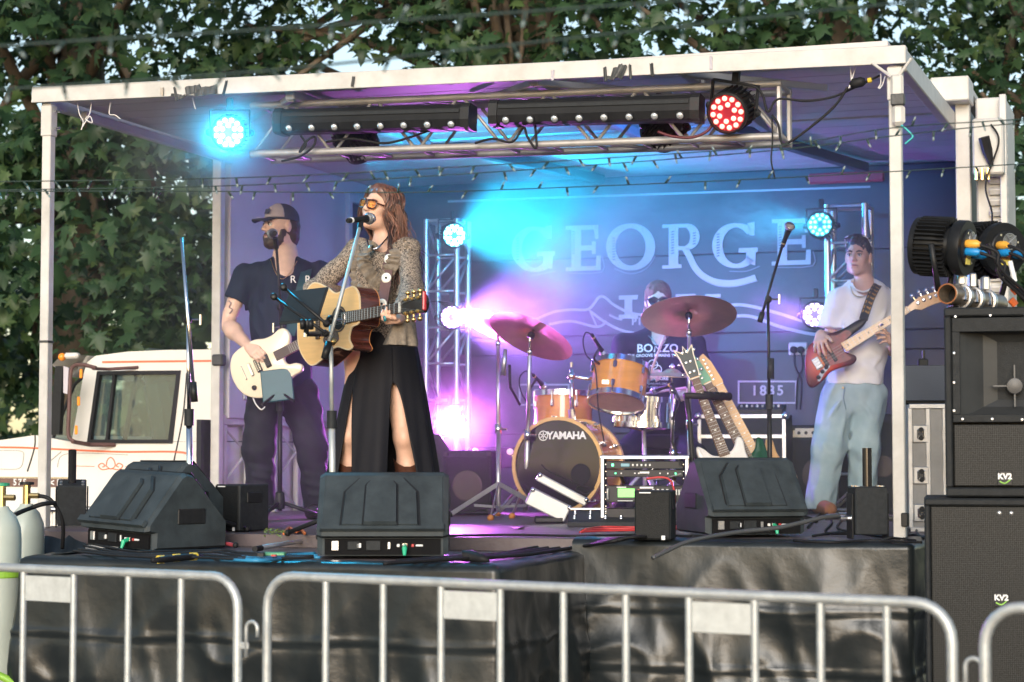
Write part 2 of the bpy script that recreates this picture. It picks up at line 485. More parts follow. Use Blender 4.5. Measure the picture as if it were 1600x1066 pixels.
# front beam, slightly out of level as in the photograph
def bar(p, q, w, h, name, mat, parent, ch=.005):
 p, q = Vector(p), Vector(q); d = (q - p).normalized(); s_ = d.cross(Z).normalized(); u_ = s_.cross(d)
 return MB().box((p + q) / 2, ((q - p).length, w, h), (d, s_, u_), ch=ch).build(name, mat, parent)
fb = bar(S(-.07, -.03, 3.335), S(4.385, -.03, 3.255), .06, .076, "front_beam", m_white, stage)
bar(S(-.07, -.055, 3.297), S(4.385, -.055, 3.217), .012, .012, "beam_lip", m_white, fb, ch=.002)
bar(S(-.03, .01, 3.32), S(-.03, BODY_V, 3.33), .05, .09, "side_beam", m_steel, stage)
bar(S(4.355, .01, 3.24), S(4.355, BODY_V, 3.27), .05, .10, "side_beam", m_white, stage)
bar(S(.05, .25, 3.265), S(.05, BODY_V, 3.27), .04, .05, "side_rail", m_steel, stage)
for u in (1.35, 2.62, 3.35):
 bar(S(u, .03, 3.265), S(u, BODY_V - .05, 3.285), .05, .05, "canopy_rib", m_steel, stage)
for (a, b) in (((1.35, .05), (.75, .75)), ((2.62, .05), (3.15, .6)), ((2.62, .05), (2.1, .6)), ((3.35, 0.05), (3.9, .7))):
 bar(S(a[0], a[1], 3.25), S(b[0], b[1], 3.26), .035, .035, "canopy_brace", m_steel, stage)
for u in (3.0, 1.2):
 bar(S(u, BODY_V + .15, 3.37), S(u + .55, BACK_V - .2, 3.36), .07, .06, "ceiling_rib", m_wall, stage)
MB().box(S(3.42, BACK_V - .12, 3.31), (.5, .05, .07), (U, V, Z), ch=.01).build("red_ratchet_box", M("red_plastic", (.42, .03, .06), .5), stage)
# posts
def post(pu, ptop, w, name, v=0.0, z0=DECK, mat=None):
 o = MB().box(S(pu, v, (z0 + ptop) / 2), (w, w, ptop - z0), (U, V, Z), ch=.004).build(name, mat or m_white, stage)
 return o
pl = post(.0, 3.29, .050, "front_post"); pr = post(4.33, 3.21, .054, "front_post")
MB().box(S(0, 0, 3.20), (.062, .062, .16), (U, V, Z), ch=.004).build("post_sleeve", m_white, pl)
MB().box(S(4.33, 0, 3.13), (.066, .066, .15), (U, V, Z), ch=.004).build("post_sleeve", m_white, pr)
for zz in (3.16, 3.25): MB().tube([S(.02, 0, zz), S(.065, 0, zz)], .007, 6).build("pin", m_chrome, pl)
MB().box(S(0, 0, 2.06), (.056, .056, .012), (U, V, Z)).build("tape_band", m_tape, pl)
MB().box(S(4.355, -.02, 1.20), (.03, .05, .06), (U, V, Z), ch=.004).build("post_latch", m_blk, pr)
cpl = post(-.03, 3.40, .058, "corner_post", BODY_V)
MB().box(S(-.01, BODY_V - .02, 2.05), (.075, .06, .07), (U, V, Z), ch=.01).build("tape_band", m_tape, cpl)
post(4.42, 3.40, .075, "corner_post", BODY_V)
# tape and ties on the front beam
def on_beam(px, py, dv=-.062):
 return SVW(px, py, dv)
def tape(px, py, w, h, ang, mat=m_tape, parent=None):
 c = on_beam(px, py); k = 1 / 325.0; a = math.radians(ang)
 X = U * math.cos(a) + Z * math.sin(a); Y = Z * math.cos(a) - U * math.sin(a)
 b = MB(); nn = 6; rows = []
 for j in (-.5, .5):
  rows.append([c + X * (w * k * (i / nn - .5)) + Y * (h * k * (j + random.uniform(-.08, .08))) - V * random.uniform(.0, .006) for i in range(nn + 1)])
 rows2 = [[p - V * .003 for p in r] for r in rows]
 b.grid(rows); b.grid(rows2)
 return b.build("tape_piece", mat, parent or fb)
for t in ((276, 149, 20, 4, -8), (275, 147, 4, 22, 12), (299, 141, 20, 14, 10), (322, 142, 42, 14, 4), (352, 137, 4, 24, -14), (285, 152, 14, 4, 20), (310, 137, 10, 8, 30),
          (552, 128, 5, 16, -10), (946, 116, 5, 22, 4), (960, 115, 8, 18, -18), (970, 112, 14, 22, -24), (985, 112, 4, 22, 3), (1019, 109, 5, 20, 5), (952, 122, 12, 5, -15)):
 tape(*t)
tape(254, 143, 6, 12, 0, M("brown_paint_scuff", (.42, .38, .33), .7)); tape(1111, 98, 4, 18, 0, m_lwall); tape(864, 118, 4, 16, 0, m_lwall)
m_tie = M("white_cord", (.75, .73, .72), .6)
for pts in ([(121, 161), (124, 178), (130, 190), (127, 203)], [(143, 160), (140, 178), (134, 186), (144, 192), (140, 182), (129, 198)], [(173, 160), (171, 178), (180, 180), (188, 186)],
   [(301, 153), (304, 166), (306, 171)], [(1328, 103), (1330, 125), (1326, 138)], [(1337, 104), (1331, 125), (1327, 137)], [(1376, 115), (1376, 130), (1372, 138)], [(1383, 119), (1379, 132), (1374, 139)]):
 MB().tube(bez([SVW(x, y, .02) for x, y in pts], 6), .0028, 5).build("cord_tie", m_tie, fb)
# right end of the body: end wall, louvred panel, electric box, gutter
eb = MB().box(S(4.56, BODY_V + .33, 2.25), (.16, .55, 2.3), (U, V, Z), ch=.01).build("end_wall", m_white, stage)
for i in range(22):
 z = 2.02 + i * .058
 MB().box(S(4.60, BODY_V + .03, z), (.10, .03, .034), (U, (V * .8 + Z * .6), (Z * .8 - V * .6)), ch=.003).build("louvre_slat", m_white, eb)
MB().box(S(4.63, BODY_V + .0, 2.6), (.035, .06, 1.6), (U, V, Z), ch=.004).build("louvre_frame", m_white, eb)
MB().box(S(4.37, BODY_V - .05, 3.42), (.20, .24, .13), (U, V, Z), ch=.006).build("hinge_box", m_white, stage)
ebx = MB().box(S(4.56, BODY_V - .06, 3.11), (.16, .14, .30), (U, V, Z), ch=.01).build("electric_box", m_white, stage)
for i in range(3): MB().tube([S(4.50 + i * .03, BODY_V - .14, 2.99), S(4.50 + i * .03, BODY_V - .14, 2.93)], .01, 6).build("terminal", m_gold, ebx)
MB().tube([S(4.545, BODY_V - .18, 3.15), S(4.56, BODY_V - .16, 3.08), S(4.58, BODY_V - .16, 3.0)], [.03, .028, .012], 8).build("plug", m_rub, ebx)
MB().tube(bez([S(4.58, BODY_V - .15, 3.22), S(4.62, BODY_V - .17, 3.12), S(4.55, BODY_V - .17, 2.9), S(4.58, BODY_V - .15, 2.72), S(4.53, BODY_V - .1, 2.45)]), .005, 6).build("wire", m_rub, ebx)

# ---- painted sign on the back wall
m_sign = M("white_sign_paint", (.46, .45, .49), .5, var=.06, vscale=9)
m_sign2 = M("grey_sign_outline", (.24, .24, .30), .5)
SGV = BACK_V + .002
def spoly(b, pts, d=.004):
 q = [SV(x, y, SGV) for x, y in pts]
 b.prism(q, P0 + V * SGV, U, Z, V, -d, .0005); return b
def sarc(b, cx, cy, rx, ry, a0, a1, w, n=14, d=.004):
 """stroke along an ellipse; w(angle) gives its width in pixels"""
 for i in range(n):
  t0 = math.radians(a0 + (a1 - a0) * i / n); t1 = math.radians(a0 + (a1 - a0) * (i + 1) / n)
  q = []
  for t, s_ in ((t0, 1), (t1, 1), (t1, -1), (t0, -1)):
   k = w(t) / 2 * s_; q.append((cx + (rx + k) * math.cos(t), cy - (ry + k * .9) * math.sin(t)))
  spoly(b, q, d)
 return b
def letter_G(x0, y0, x1, y1):
 b = MB(); cx = x0 + (x1 - x0) * .52; cy = (y0 + y1) / 2; rx = (x1 - x0) * .42; ry = (y1 - y0) * .43
 sarc(b, cx, cy, rx, ry, 42, 322, lambda t: 7 + 9 * abs(math.cos(t)) ** 1.3, 26)
 spoly(b, [(x1 - 16, y0 + 2), (x1 - 5, y0), (x1 - 5, y0 + 21), (x1 - 13, y0 + 21)])
 spoly(b, [(cx + 4, cy + 4), (x1, cy + 3), (x1, cy + 10), (cx + 4, cy + 11)])
 spoly(b, [(x1 - 18, cy + 10), (x1 - 3, cy + 9.5), (x1 - 4, y1 - 6), (x1 - 18, y1 - 10)])
 return b
def letter_E(x0, y0, x1, y1, sl=-.03):
 b = MB(); w = x1 - x0; f = lambda x, y: (x, y + sl * (x - x0))
 P = lambda *a: spoly(b, [f(*q) for q in a])
 P((x0, y0), (x0 + 9, y0), (x0 + 9, y0 + 6), (x0, y0 + 6)); P((x0 + 9, y0), (x0 + 24, y0), (x0 + 24, y1), (x0 + 9, y1)); P((x0, y1 - 6), (x0 + 9, y1 - 6), (x0 + 9, y1), (x0, y1))
 P((x0 + 24, y0), (x1 - 4, y0), (x1 - 4, y0 + 7), (x0 + 24, y0 + 7)); P((x1 - 11, y0 + 7), (x1 - 4, y0 + 7), (x1 - 4, y0 + 22), (x1 - 9, y0 + 22))
 ym = (y0 + y1) / 2
 P((x0 + 24, ym - 4), (x1 - 14, ym - 4), (x1 - 14, ym + 4), (x0 + 24, ym + 4)); P((x1 - 14, ym - 10), (x1 - 8, ym - 10), (x1 - 8, ym + 10), (x1 - 14, ym + 10))
 P((x0 + 24, y1 - 7), (x1, y1 - 7), (x1, y1), (x0 + 24, y1)); P((x1 - 7, y1 - 23), (x1, y1 - 23), (x1, y1 - 7), (x1 - 8, y1 - 7))
 return b
def sline(b, pts, w, d=.004, n=6):
 c = bez([Vector((x, y, 0)) for x, y in pts], n)
 for p, q in zip(c[:-1], c[1:]):
  t = (q - p).normalized(); k = Vector((-t.y, t.x, 0)) * w / 2
  spoly(b, [(p + k)[:2], (q + k)[:2], (q - k)[:2], (p - k)[:2]], d)
 return b
letter_G(801, 352, 867, 427).build("letter", m_sign, bw)
letter_E(884, 353, 939, 424).build("letter", m_sign, bw)
sarc(MB(), 985.5, 386, 31, 33, 0, 360, lambda t: 8 + 7 * abs(math.cos(t)) ** 1.2, 34).build("letter", m_sign, bw)
b = MB(); P = lambda *a: spoly(b, a)
P((1035, 351), (1045, 351), (1045, 356), (1035, 356.5)); P((1045, 351), (1060, 350), (1060, 419), (1045, 420)); P((1035, 415), (1045, 414.5), (1045, 420), (1035, 420)); P((1060, 413), (1065, 413), (1065, 419), (1060, 419))
P((1060, 350), (1070, 350), (1070, 356), (1060, 356)); P((1060, 385), (1072, 385), (1072, 391), (1060, 391))
sarc(b, 1070, 370, 16, 17.5, -90, 90, lambda t: 6 + 9 * abs(math.cos(t)), 12)
c = [(1071, 389), (1078, 402), (1086, 418), (1098, 431), (1116, 440), (1140, 443), (1162, 440), (1181, 434)]
sline(b, c, 10); b.build("letter", m_sign, bw)
letter_G(1114, 347, 1184, 421).build("letter", m_sign, bw)
letter_E(1206, 343, 1267, 415).build("letter", m_sign, bw)
# thin drop line beside the letters, hatch marks on the stems
for pts in ([(890, 427), (941, 425), (941, 401)], [(1212, 418), (1270, 415.5), (1270, 392)], [(960, 420), (985, 428), (1010, 420), (1024, 400)], [(1098, 437), (1120, 447), (1150, 448), (1184, 439)], [(1140, 424), (1166, 424), (1187, 416)], [(830, 431), (868, 424)]):
 sline(MB(), pts, 1.5, n=3).build("letter_outline", m_sign2, bw)
hx = [(807, 372), (894, 362), (957, 372), (1049, 362), (1120, 366), (1217, 354), (1083, 364)]
for (x, y) in hx:
 for i in range(9 if x not in (1083,) else 5):
  spoly(MB(), [(x, y + i * 4.2), (x + 4.5, y + i * 4.2 - 1), (x + 4.5, y + i * 4.2 + .6), (x, y + i * 4.2 + 1.6)], .006).build("hatch_mark", m_wall, bw)
# ribbon lines, roman numeral and small words
for pts, w in (([(836, 500), (864, 488), (892, 484), (920, 483), (939, 463), (960, 477), (982, 488), (1005, 492), (1040, 492)], 4), ([(858, 507), (892, 502), (933, 511), (948, 502)], 4), ([(921, 484), (933, 511)], 2.5),
               ([(923, 487), (948, 505), (974, 517), (1010, 524)], 4), ([(737, 531), (763, 533), (784, 529), (836, 500)], 4), ([(952, 492), (962, 497), (972, 500)], 3),
               ([(1100, 488), (1144, 477), (1175, 479), (1217, 490), (1263, 504), (1300, 508), (1340, 500)], 5), ([(1100, 504), (1144, 495), (1175, 495), (1217, 510), (1262, 521), (1300, 525)], 5), ([(700, 315), (900, 308), (1100, 301), (1360, 292)], 3.2)):
 sline(MB(), pts, w).build("ribbon_line", m_sign, bw)
b = MB(); P = lambda *a: spoly(b, a)
P((967, 462), (997, 461), (996, 468), (967, 468.5)); P((976, 468), (988, 468), (988, 492), (976, 492)); P((967, 492), (997, 491.5), (997, 498), (967, 498)); b.build("letter", m_sign, bw)
b = MB(); P = lambda *a: spoly(b, a)
P((1056, 460), (1087, 459.5), (1087, 466), (1056, 466)); P((1062, 466), (1078, 466), (1098, 498), (1088, 498)); P((1110, 466), (1117, 466), (1098, 498), (1092, 498)); P((1102, 460), (1126, 459.5), (1126, 465), (1102, 466)); b.build("letter", m_sign, bw)
m_lt = m_sign
def wall_text(t, px, py, hpx, sp=1.0):
 lettering(t, hpx / 222.0 / .72, SVW(px, py, SGV - .003), U, Z, bw, m_lt, .0015, space=sp, bold=.002)
wall_text("PI", 994, 503, 11, 1.4); wall_text("1835", 1199, 611, 15, 1.25); wall_text("EST", 850, 616, 14, 1.2)
for (x0, y0, x1, y1) in ((1153, 595, 1245, 631), (811, 600, 890, 634)):
 for q in ((x0, y0, x1, y0 + 2.5), (x0, y1 - 2.5, x1, y1), (x0, y0 + 2.5, x0 + 2.5, y1 - 2.5), (x1 - 2.5, y0 + 2.5, x1, y1 - 2.5)):
  spoly(MB(), [(q[0], q[1]), (q[2], q[1]), (q[2], q[3]), (q[0], q[3])]).build("date_box_line", m_sign, bw)

# ---- front platform (thrust) in front of the deck
EU0, EU1, EV0, EV1 = .86, 2.97, -1.50, -.372
plat = thing("stage_platform", "low dark plywood platform jutting out under the three front wedges", "platform", S(1.9, -.9, 0))
for i in range(4):
 a = EV0 + (EV1 - EV0) * i / 4; b2 = EV0 + (EV1 - EV0) * (i + 1) / 4 - .006
 MB().box(S((EU0 + EU1) / 2, (a + b2) / 2, EXT - .025), (EU1 - EU0, b2 - a, .05), (U, V, Z), ch=.002).build("platform_board", m_deck, plat)
for u in (EU0 + .06, EU1 - .06):
 for v in (EV0 + .08, EV1 - .06): MB().box(S(u, v, .5), (.06, .06, .99), (U, V, Z)).build("leg", m_galv, plat)

# ---- truck cab in front of the body
truck = thing("truck", "old white bonneted truck cab with orange pinstripes parked left of the stage", "truck", S(-.9, 2.9, 0))
m_cab = M("aged_white_truck_paint", (.72, .70, .66), .32, var=.06, vscale=3, coat=.3, rvar=.08)
m_org = M("orange_pinstripe", (.72, .16, .07), .4, var=.1)
m_glassd = M("truck_window_glass", (.42, .58, .60), .03, var=0, trans=.9, spec=.6)
TV = 2.02; TV2 = 3.85
def tp(poly, v0, v1): return MB().prism([SV(x, y, TV) for x, y in poly], P0, U, Z, V, v0, v1)
roofp = [(131, 583), (136, 566), (150, 556), (200, 549.5), (260, 547), (338, 546), (338, 583)]
for (a, b2) in ((TV, TV + .05), (TV2 - .05, TV2)):
 tp(roofp, a, b2).build("cab_side", m_cab, truck)
 tp([(281, 583), (338, 583), (338, 690), (268, 690)], a, b2).build("door_pillar", m_cab, truck)
 tp([(131, 583), (154, 583), (139, 690), (112, 690)], a, b2).build("windscreen_pillar", m_cab, truck)
tp([(136, 566), (150, 556), (200, 549.5), (260, 547), (338, 546), (338, 552), (200, 556), (141, 570)], TV + .052, TV2 - .052).build("cab_roof", m_cab, truck)
tp([(330, 553), (337, 553), (337, 689), (330, 689)], TV + .052, TV2 - .052).build("cab_rear_wall", m_cab, truck)
body = tp([(-160, 700), (-60, 692), (0, 688), (55, 680), (86, 686), (112, 690.5), (338, 690.5), (338, 800), (-160, 800)], TV, TV2).build("cab_body", m_cab, truck)
# rounded bonnet flank, visor, window frame and glazing
tp([(139, 691), (155, 582), (281, 581), (268, 691)], TV + .02, TV + .026).build("door_window", m_glassd, truck)
fo = [(137, 693), (153, 580), (283, 579), (270, 693)]; fi = [(143, 687), (157, 586), (277, 585), (264, 687)]
MB().ring([SV(x, y, TV) for x, y in fo], [SV(x, y, TV) for x, y in fi], P0, U, Z, V, TV - .012, TV + .03).build("window_rubber", m_rub, truck)
tp([(177, 584), (181, 584), (169, 689), (165, 689)], TV - .008, TV + .02).build("quarter_light_bar", m_rub, truck)
tp([(80, 684), (112, 600), (131, 583), (112, 690)], TV + .03, TV + .036).build("windscreen", m_glassd, truck)
MB().tube([S(*(lambda q: (q[0], TV + .03, q[1]))(SV(x, y, TV))) for x, y in ((79, 685), (112, 601), (131, 584))], .012, 6).build("windscreen_rubber", m_rub, truck)
vz = MB()
rows = []
for t, vv in ((0, TV - .05), (.1, TV - .01), (.5, TV + .6), (1, TV + 1.3)):
 rows.append([S(*(lambda q: (q[0], vv, q[1]))(SV(x, y, TV))) for x, y in ((88, 571), (96, 562), (118, 555), (142, 556), (136, 566))])
 rows[-1] += [S(*(lambda q: (q[0], vv, q[1]))(SV(x, y, TV))) for x, y in ((118, 590), (104, 584), (88, 571))]
vz.grid(rows); vz.build("sun_visor", m_cab, truck, True, 40)
ml = MB().box(SVW(113, 556, TV - .03), (.10, .05, .035), (U, V, Z), ch=.012).build("marker_lamp", m_cab, truck)
MB().sphere(SVW(97, 558, TV - .03), .026, 10, 6).build("marker_lens", M("amber_lens", (.9, .30, .03), .2, var=.05), ml, True)
# mirror on its bracket
mr = tp([(127, 575), (138, 575), (133, 680), (117, 680)], TV - .30, TV - .26).build("wing_mirror", m_blk, truck)
tp([(138, 575), (146, 578), (144, 618), (138, 616)], TV - .29, TV - .27).build("mirror_back", m_lwall, mr)
for y in (584, 627, 672): MB().box(SVW(126.5 - (y - 584) * .085, y, TV - .31), (.02, .01, .055), (U, V, Z), ch=.004).build("reflector", M("amber_lens", (.9, .3, .03), .2), mr)
m_rust = M("rusty_bracket", (.11, .055, .05), .6, var=.25)
MB().tube(bez([SVW(x, y, TV - .28) for x, y in ((150, 575), (128, 570), (114, 573), (110, 590), (108, 640), (107, 680), (116, 690))], 5), .012, 8).build("mirror_bracket", m_rust, mr)
MB().tube([SVW(145, 576, TV - .28), SVW(170, 577, TV - .12), SVW(216, 574, TV)], .010, 6).build("mirror_arm", m_rust, mr)
MB().tube([SVW(113, 690, TV - .28), SVW(140, 695, TV - .12), SVW(180, 695, TV)], .014, 6).build("mirror_arm", m_rust, mr)
# pinstripes, door seams, badge strip
def strip(pts, w, mat, name, v=TV - .003, n=5):
 b = MB(); c = bez([Vector((x, y, 0)) for x, y in pts], n)
 for p, q in zip(c[:-1], c[1:]):
  t = (q - p).normalized(); k = Vector((-t.y, t.x, 0)) * w / 2
  b.prism([SV(*(p + k)[:2], TV), SV(*(q + k)[:2], TV), SV(*(q - k)[:2], TV), SV(*(p - k)[:2], TV)], P0, U, Z, V, v, v + .0029)
 return b.build(name, mat, truck)
strip([(160, 566), (240, 565), (337, 564)], 3.2, m_org, "pinstripe")
strip([(-160, 700), (0, 699), (70, 701), (180, 706), (286, 707), (292, 722)], 3.0, m_org, "pinstripe")
strip([(96, 706), (62, 735)], 1.5, M("grey_seam", (.3, .29, .28), .6), "panel_seam"); strip([(292, 583), (286, 650), (272, 720)], 2, m_rub, "panel_seam"); strip([(55, 680), (54, 700), (43, 737)], 2, m_rub, "panel_seam")
strip([(90, 730), (97, 712), (130, 708), (200, 711)], 1.0, M("grey_seam", (.3, .29, .28), .6), "panel_seam"); strip([(0, 733), (30, 732), (37, 715), (33, 705), (0, 704)], 1.0, M("grey_seam", (.3, .29, .28), .6), "panel_seam")
for cx, sgn in ((160, 1), (186, -1)):
 strip([(cx + sgn * 12, 732), (cx, 734), (cx - sgn * 6, 728), (cx, 724), (cx + sgn * 4, 728), (cx, 730)], 1.6, m_org, "scroll_ornament", n=5)
strip([(166, 728), (168, 719), (173, 715), (178, 719), (180, 728), (173, 733), (166, 728)], 1.5, m_org, "scroll_ornament"); strip([(110, 728), (148, 729)], 1, m_org, "scroll_ornament"); strip([(196, 729), (206, 730)], 1, m_org, "scroll_ornament")
strip([(-160, 754), (0, 754), (112, 755)], 13, M("brown_trim", (.16, .09, .075), .5), "badge_strip", TV - .006)
strip([(-160, 745), (112, 747)], 2.5, m_chrome, "chrome_trim", TV - .008)
lettering("575", .055, SVW(31, 754, TV - .009), U, Z, truck, m_paper, .001, space=1.3, bold=.001)
lettering("< D", .06, SVW(88, 755, TV - .009), U, Z, truck, m_paper, .001, bold=.001)
# lower cab, step, guard, wheels, bumper and chassis rails
tp([(70, 801), (338, 801), (338, 905), (70, 905)], TV + .04, TV2 - .04).build("lower_cab", m_cab, truck)
u0 = SV(-160, 760, TV)[0]
MB().box(S(u0 - .03, (TV + TV2) / 2, .72), (.10, TV2 - TV + .1, .24), (U, V, Z), ch=.03).build("front_bumper", m_chrome, truck)
MB().box(S(u0 - .012, (TV + TV2) / 2, 1.22), (.02, 1.3, .36), (U, V, Z), ch=.005).build("radiator_grille", m_galv, truck)
for vv in (TV + .25, TV2 - .25): MB().lathe([(.02, .0), (.09, .01), (.10, .0)], S(u0 - .015, vv, 1.25), -U, 18).build("headlamp", M("headlamp_glass", (.7, .72, .72), .1, var=0), truck, True)
for (uu, vv) in ((u0 + .62, TV + .12), (u0 + .62, TV2 - .12), (3.3, 2.2), (3.3, 4.1)):
 w_ = MB().lathe([(.20, -.13), (.44, -.13), (.48, -.07), (.48, .07), (.44, .13), (.20, .13)], S(uu, vv, .48), V, 28).build("wheel", m_rub, truck, True, 40); MB().lathe([(.25, -.10), (.25, .10), (.08, .12), (.08, -.12)], S(uu, vv, .48), V, 20).build("rim", m_white, w_, True, 40)
for vv in (2.6, 3.5): MB().box(S(1.0, vv, .82), (5.6, .09, .20), (U, V, Z)).build("chassis_rail", m_blk, truck)
for (x0_, x1_) in ((u0 + .0, u0 + .12), (u0 + 1.12, u0 + 1.35)): MB().box(S((x0_ + x1_) / 2, (TV + TV2) / 2, .95), (x1_ - x0_, TV2 - TV - .02, .38), (U, V, Z), ch=.03).build("front_guard", m_cab, truck)
# inside the cab: seat, steering wheel, far glass
m_seat = M("green_seat_vinyl", (.055, .085, .06), .45)
MB().box(S(-.55, 2.9, 1.72), (.18, 1.5, .50), ((U * .97 + Z * .2), V, (Z * .97 - U * .2)), ch=.05).build("seat", m_seat, truck)
MB().box(S(-.62, 2.35, 2.0), (.12, .4, .30), ((U * .97 + Z * .2), V, (Z * .97 - U * .2)), ch=.05).build("headrest", m_seat, truck)
MB().tube([SVW(208, 583, TV + .7), SVW(238, 612, TV + .7), SVW(262, 583, TV + .7)], .012, 6).build("gun_rack", m_rub, truck)
MB().tube([S(-.98, 2.5, 1.55), S(-.9, 2.5, 1.95), S(-.8, 2.5, 2.08)], .02, 6).build("steering_column", m_rub, truck)

# ---- plane trees behind the stage
def leaf_template():
 ang = [-90, -62, -40, -18, 8, 30, 47, 66, 90]
 rad = [.16, .42, .30, .62, .34, .84, .44, .62, 1.0]
 R_ = [(a, r) for a, r in zip(ang, rad)]
 pts = [(math.cos(math.radians(a)) * r, math.sin(math.radians(a)) * r) for a, r in R_]
 full = pts + [(-x, y) for x, y in reversed(pts[1:-1])]
 v = [(0, 0, 0.03)] + [(x * .5, y * .5, -.10 * abs(x) - .06 * (y * y)) for x, y in full]
 n_ = len(full); f = [(0, 1 + i, 1 + (i + 1) % n_) for i in range(n_)]
 return np.array(v, dtype=np.float64), np.array(f)
LV, LF = leaf_template()
def leaf_mat():
 m = bpy.data.materials.new("plane_leaf"); m.use_nodes = True; nt = m.node_tree
 b = nt.nodes["Principled BSDF"]; out = nt.nodes["Material Output"]
 b.inputs["Roughness"].default_value = .48; b.inputs["Specular IOR Level"].default_value = .35
 geo = nt.nodes.new("ShaderNodeNewGeometry")
 r = nt.nodes.new("ShaderNodeValToRGB"); r.color_ramp.interpolation = 'LINEAR'
 e = r.color_ramp.elements; e[0].color = (.020, .052, .024, 1); e[1].color = (.075, .14, .05, 1)
 for p, c in ((.35, (.030, .072, .030, 1)), (.75, (.048, .10, .038, 1)), (.985, (.095, .155, .05, 1))): x = e.new(p); x.color = c
 nt.links.new(geo.outputs["Random Per Island"], r.inputs[0])
 n_ = nt.nodes.new("ShaderNodeTexNoise"); n_.inputs["Scale"].default_value = 30; mx = nt.nodes.new("ShaderNodeMixRGB"); mx.blend_type = 'MULTIPLY'; mx.inputs[0].default_value = .35
 tc = nt.nodes.new("ShaderNodeTexCoord"); nt.links.new(tc.outputs["Object"], n_.inputs[0])
 nt.links.new(r.outputs[0], mx.inputs[1]); nt.links.new(n_.outputs["Fac"], mx.inputs[2])
 nt.links.new(r.outputs[0], b.inputs["Base Color"])
 tr = nt.nodes.new("ShaderNodeBsdfTranslucent"); mix = nt.nodes.new("ShaderNodeMixShader"); mix.inputs[0].default_value = .28
 nt.links.new(mx.outputs[0], b.inputs["Base Color"]); nt.links.new(r.outputs[0], tr.inputs[0])
 nt.links.new(b.outputs[0], mix.inputs[1]); nt.links.new(tr.outputs[0], mix.inputs[2]); nt.links.new(mix.outputs[0], out.inputs[0])
 return m
m_leaf = leaf_mat()
m_bark = M("plane_bark", (.085, .06, .042), .85, var=.4, vscale=4, bump=.5, bscale=14, col2=(.15, .12, .085))
def leaf_rots(n, droop=.7):
 """random leaf frames: blade normal leaning up and towards the viewer, tip hanging down"""
 nr = RNG.normal(size=(n, 3)) * .55 + np.array([-.1, -.75, .65]); nr /= np.linalg.norm(nr, axis=1)[:, None]
 tip = RNG.normal(size=(n, 3)) * .6 + np.array([0, -.15, -droop]); tip -= (tip * nr).sum(1)[:, None] * nr; tip /= np.linalg.norm(tip, axis=1)[:, None]
 return np.stack([np.cross(tip, nr), tip, nr], 2)
def leaf_cloud(pos, size, R_):
 n_ = len(pos); lv = np.repeat(LV[None], n_, 0); cu = RNG.uniform(-.35, .55, n_)[:, None]; lv[:, :, 2] -= cu * (lv[:, :, 0] ** 2 + .8 * lv[:, :, 1] ** 2) * 1.6; lv[:, :, 0] *= RNG.uniform(.8, 1.1, n_)[:, None]
 v = np.einsum('nij,nkj->nki', R_, lv) * size[:, None, None] + pos[:, None, :]
 f = (LF[None] + (np.arange(n_) * len(LV))[:, None, None]).reshape(-1, 3)
 return v.reshape(-1, 3), f
def np_mesh(name, v, f, mat):
 me = bpy.data.meshes.new(name); k = f.shape[1]
 me.vertices.add(len(v)); me.vertices.foreach_set("co", v.astype(np.float32).ravel())
 me.loops.add(len(f) * k); me.loops.foreach_set("vertex_index", f.astype(np.int32).ravel())
 me.polygons.add(len(f)); me.polygons.foreach_set("loop_start", np.arange(0, len(f) * k, k, dtype=np.int32))
 me.update(calc_edges=True); me.materials.append(mat); return me
leaf_me = np_mesh("leaf", LV, LF, m_leaf)
def tree(label, base, top, r0, clumps, per, lsize, n_single=90, group="plane trees behind the stage"):
 """clumps: (centre, radius) of leafy boughs; the leaves nearest the camera are single pieces"""
 t = thing("plane_tree", label, "tree", base, group)
 base, top = Vector(base), Vector(top); mid = (base + top) / 2 + Vector((.12, 0, 0))
 MB().tube(bez([base, mid, top], 6), [r0 * (1.25 - .75 * i / 12) for i in range(13)], 10).build("trunk", m_bark, t, True)
 pos = []
 limb = MB()
 for i, (c, r) in enumerate(clumps):
  c = Vector(c)
  if i % 2 == 0:
   h = base.z + (top.z - base.z) * random.uniform(.45, .95); st = base.lerp(top, (h - base.z) / (top.z - base.z))
   md = st.lerp(c, .5) + Vector((random.uniform(-.15, .15), 0, random.uniform(.1, .4)))
   limb.tube(bez([st, md, c], 4), [r0 * .28 * (1 - .85 * k / 8) + .006 for k in range(9)], 6)
  nn = int(per * r * r); q = RNG.normal(size=(nn, 3)); q /= np.linalg.norm(q, axis=1)[:, None]
  q *= (RNG.uniform(size=(nn, 1)) ** .45) * r * np.array([1.1, 1.0, .85]); pos.append(q + np.array(c))
 limb.build("limbs", m_bark, t, True)
 pos = np.concatenate(pos); d = pos[:, 1] + RNG.normal(size=len(pos)) * .1
 order = np.argsort(d); pos = pos[order]
 size = lsize * RNG.uniform(.55, 1.15, size=len(pos)) ** 1.5; R_ = leaf_rots(len(pos))
 vis = []
 for i in range(len(pos)):
  dz = pos[i][2] - EYE; zc = pos[i][1] * CP + dz * SP; x = CX + F_PX * pos[i][0] / zc; y = CY - F_PX * (-pos[i][1] * SP + dz * CP) / zc
  if -20 < x < 1620 and -20 < y < 620 and (x < 330 or y < 140 - (x - 60) * .05 or x > 1510): vis.append(i)
  if len(vis) >= n_single: break
 single = set(vis); rest = np.array([i not in single for i in range(len(pos))])
 for i in vis: put("leaf", leaf_me, t, pos[i], Matrix(R_[i].tolist()), float(size[i]))
 v, f = leaf_cloud(pos[rest], size[rest], R_[rest]); v -= np.array(base)
 o = bpy.data.objects.new("crown", np_mesh("crown", v, f, m_leaf)); COL.objects.link(o); o.parent = t; o['kind'] = 'stuff'
 return t
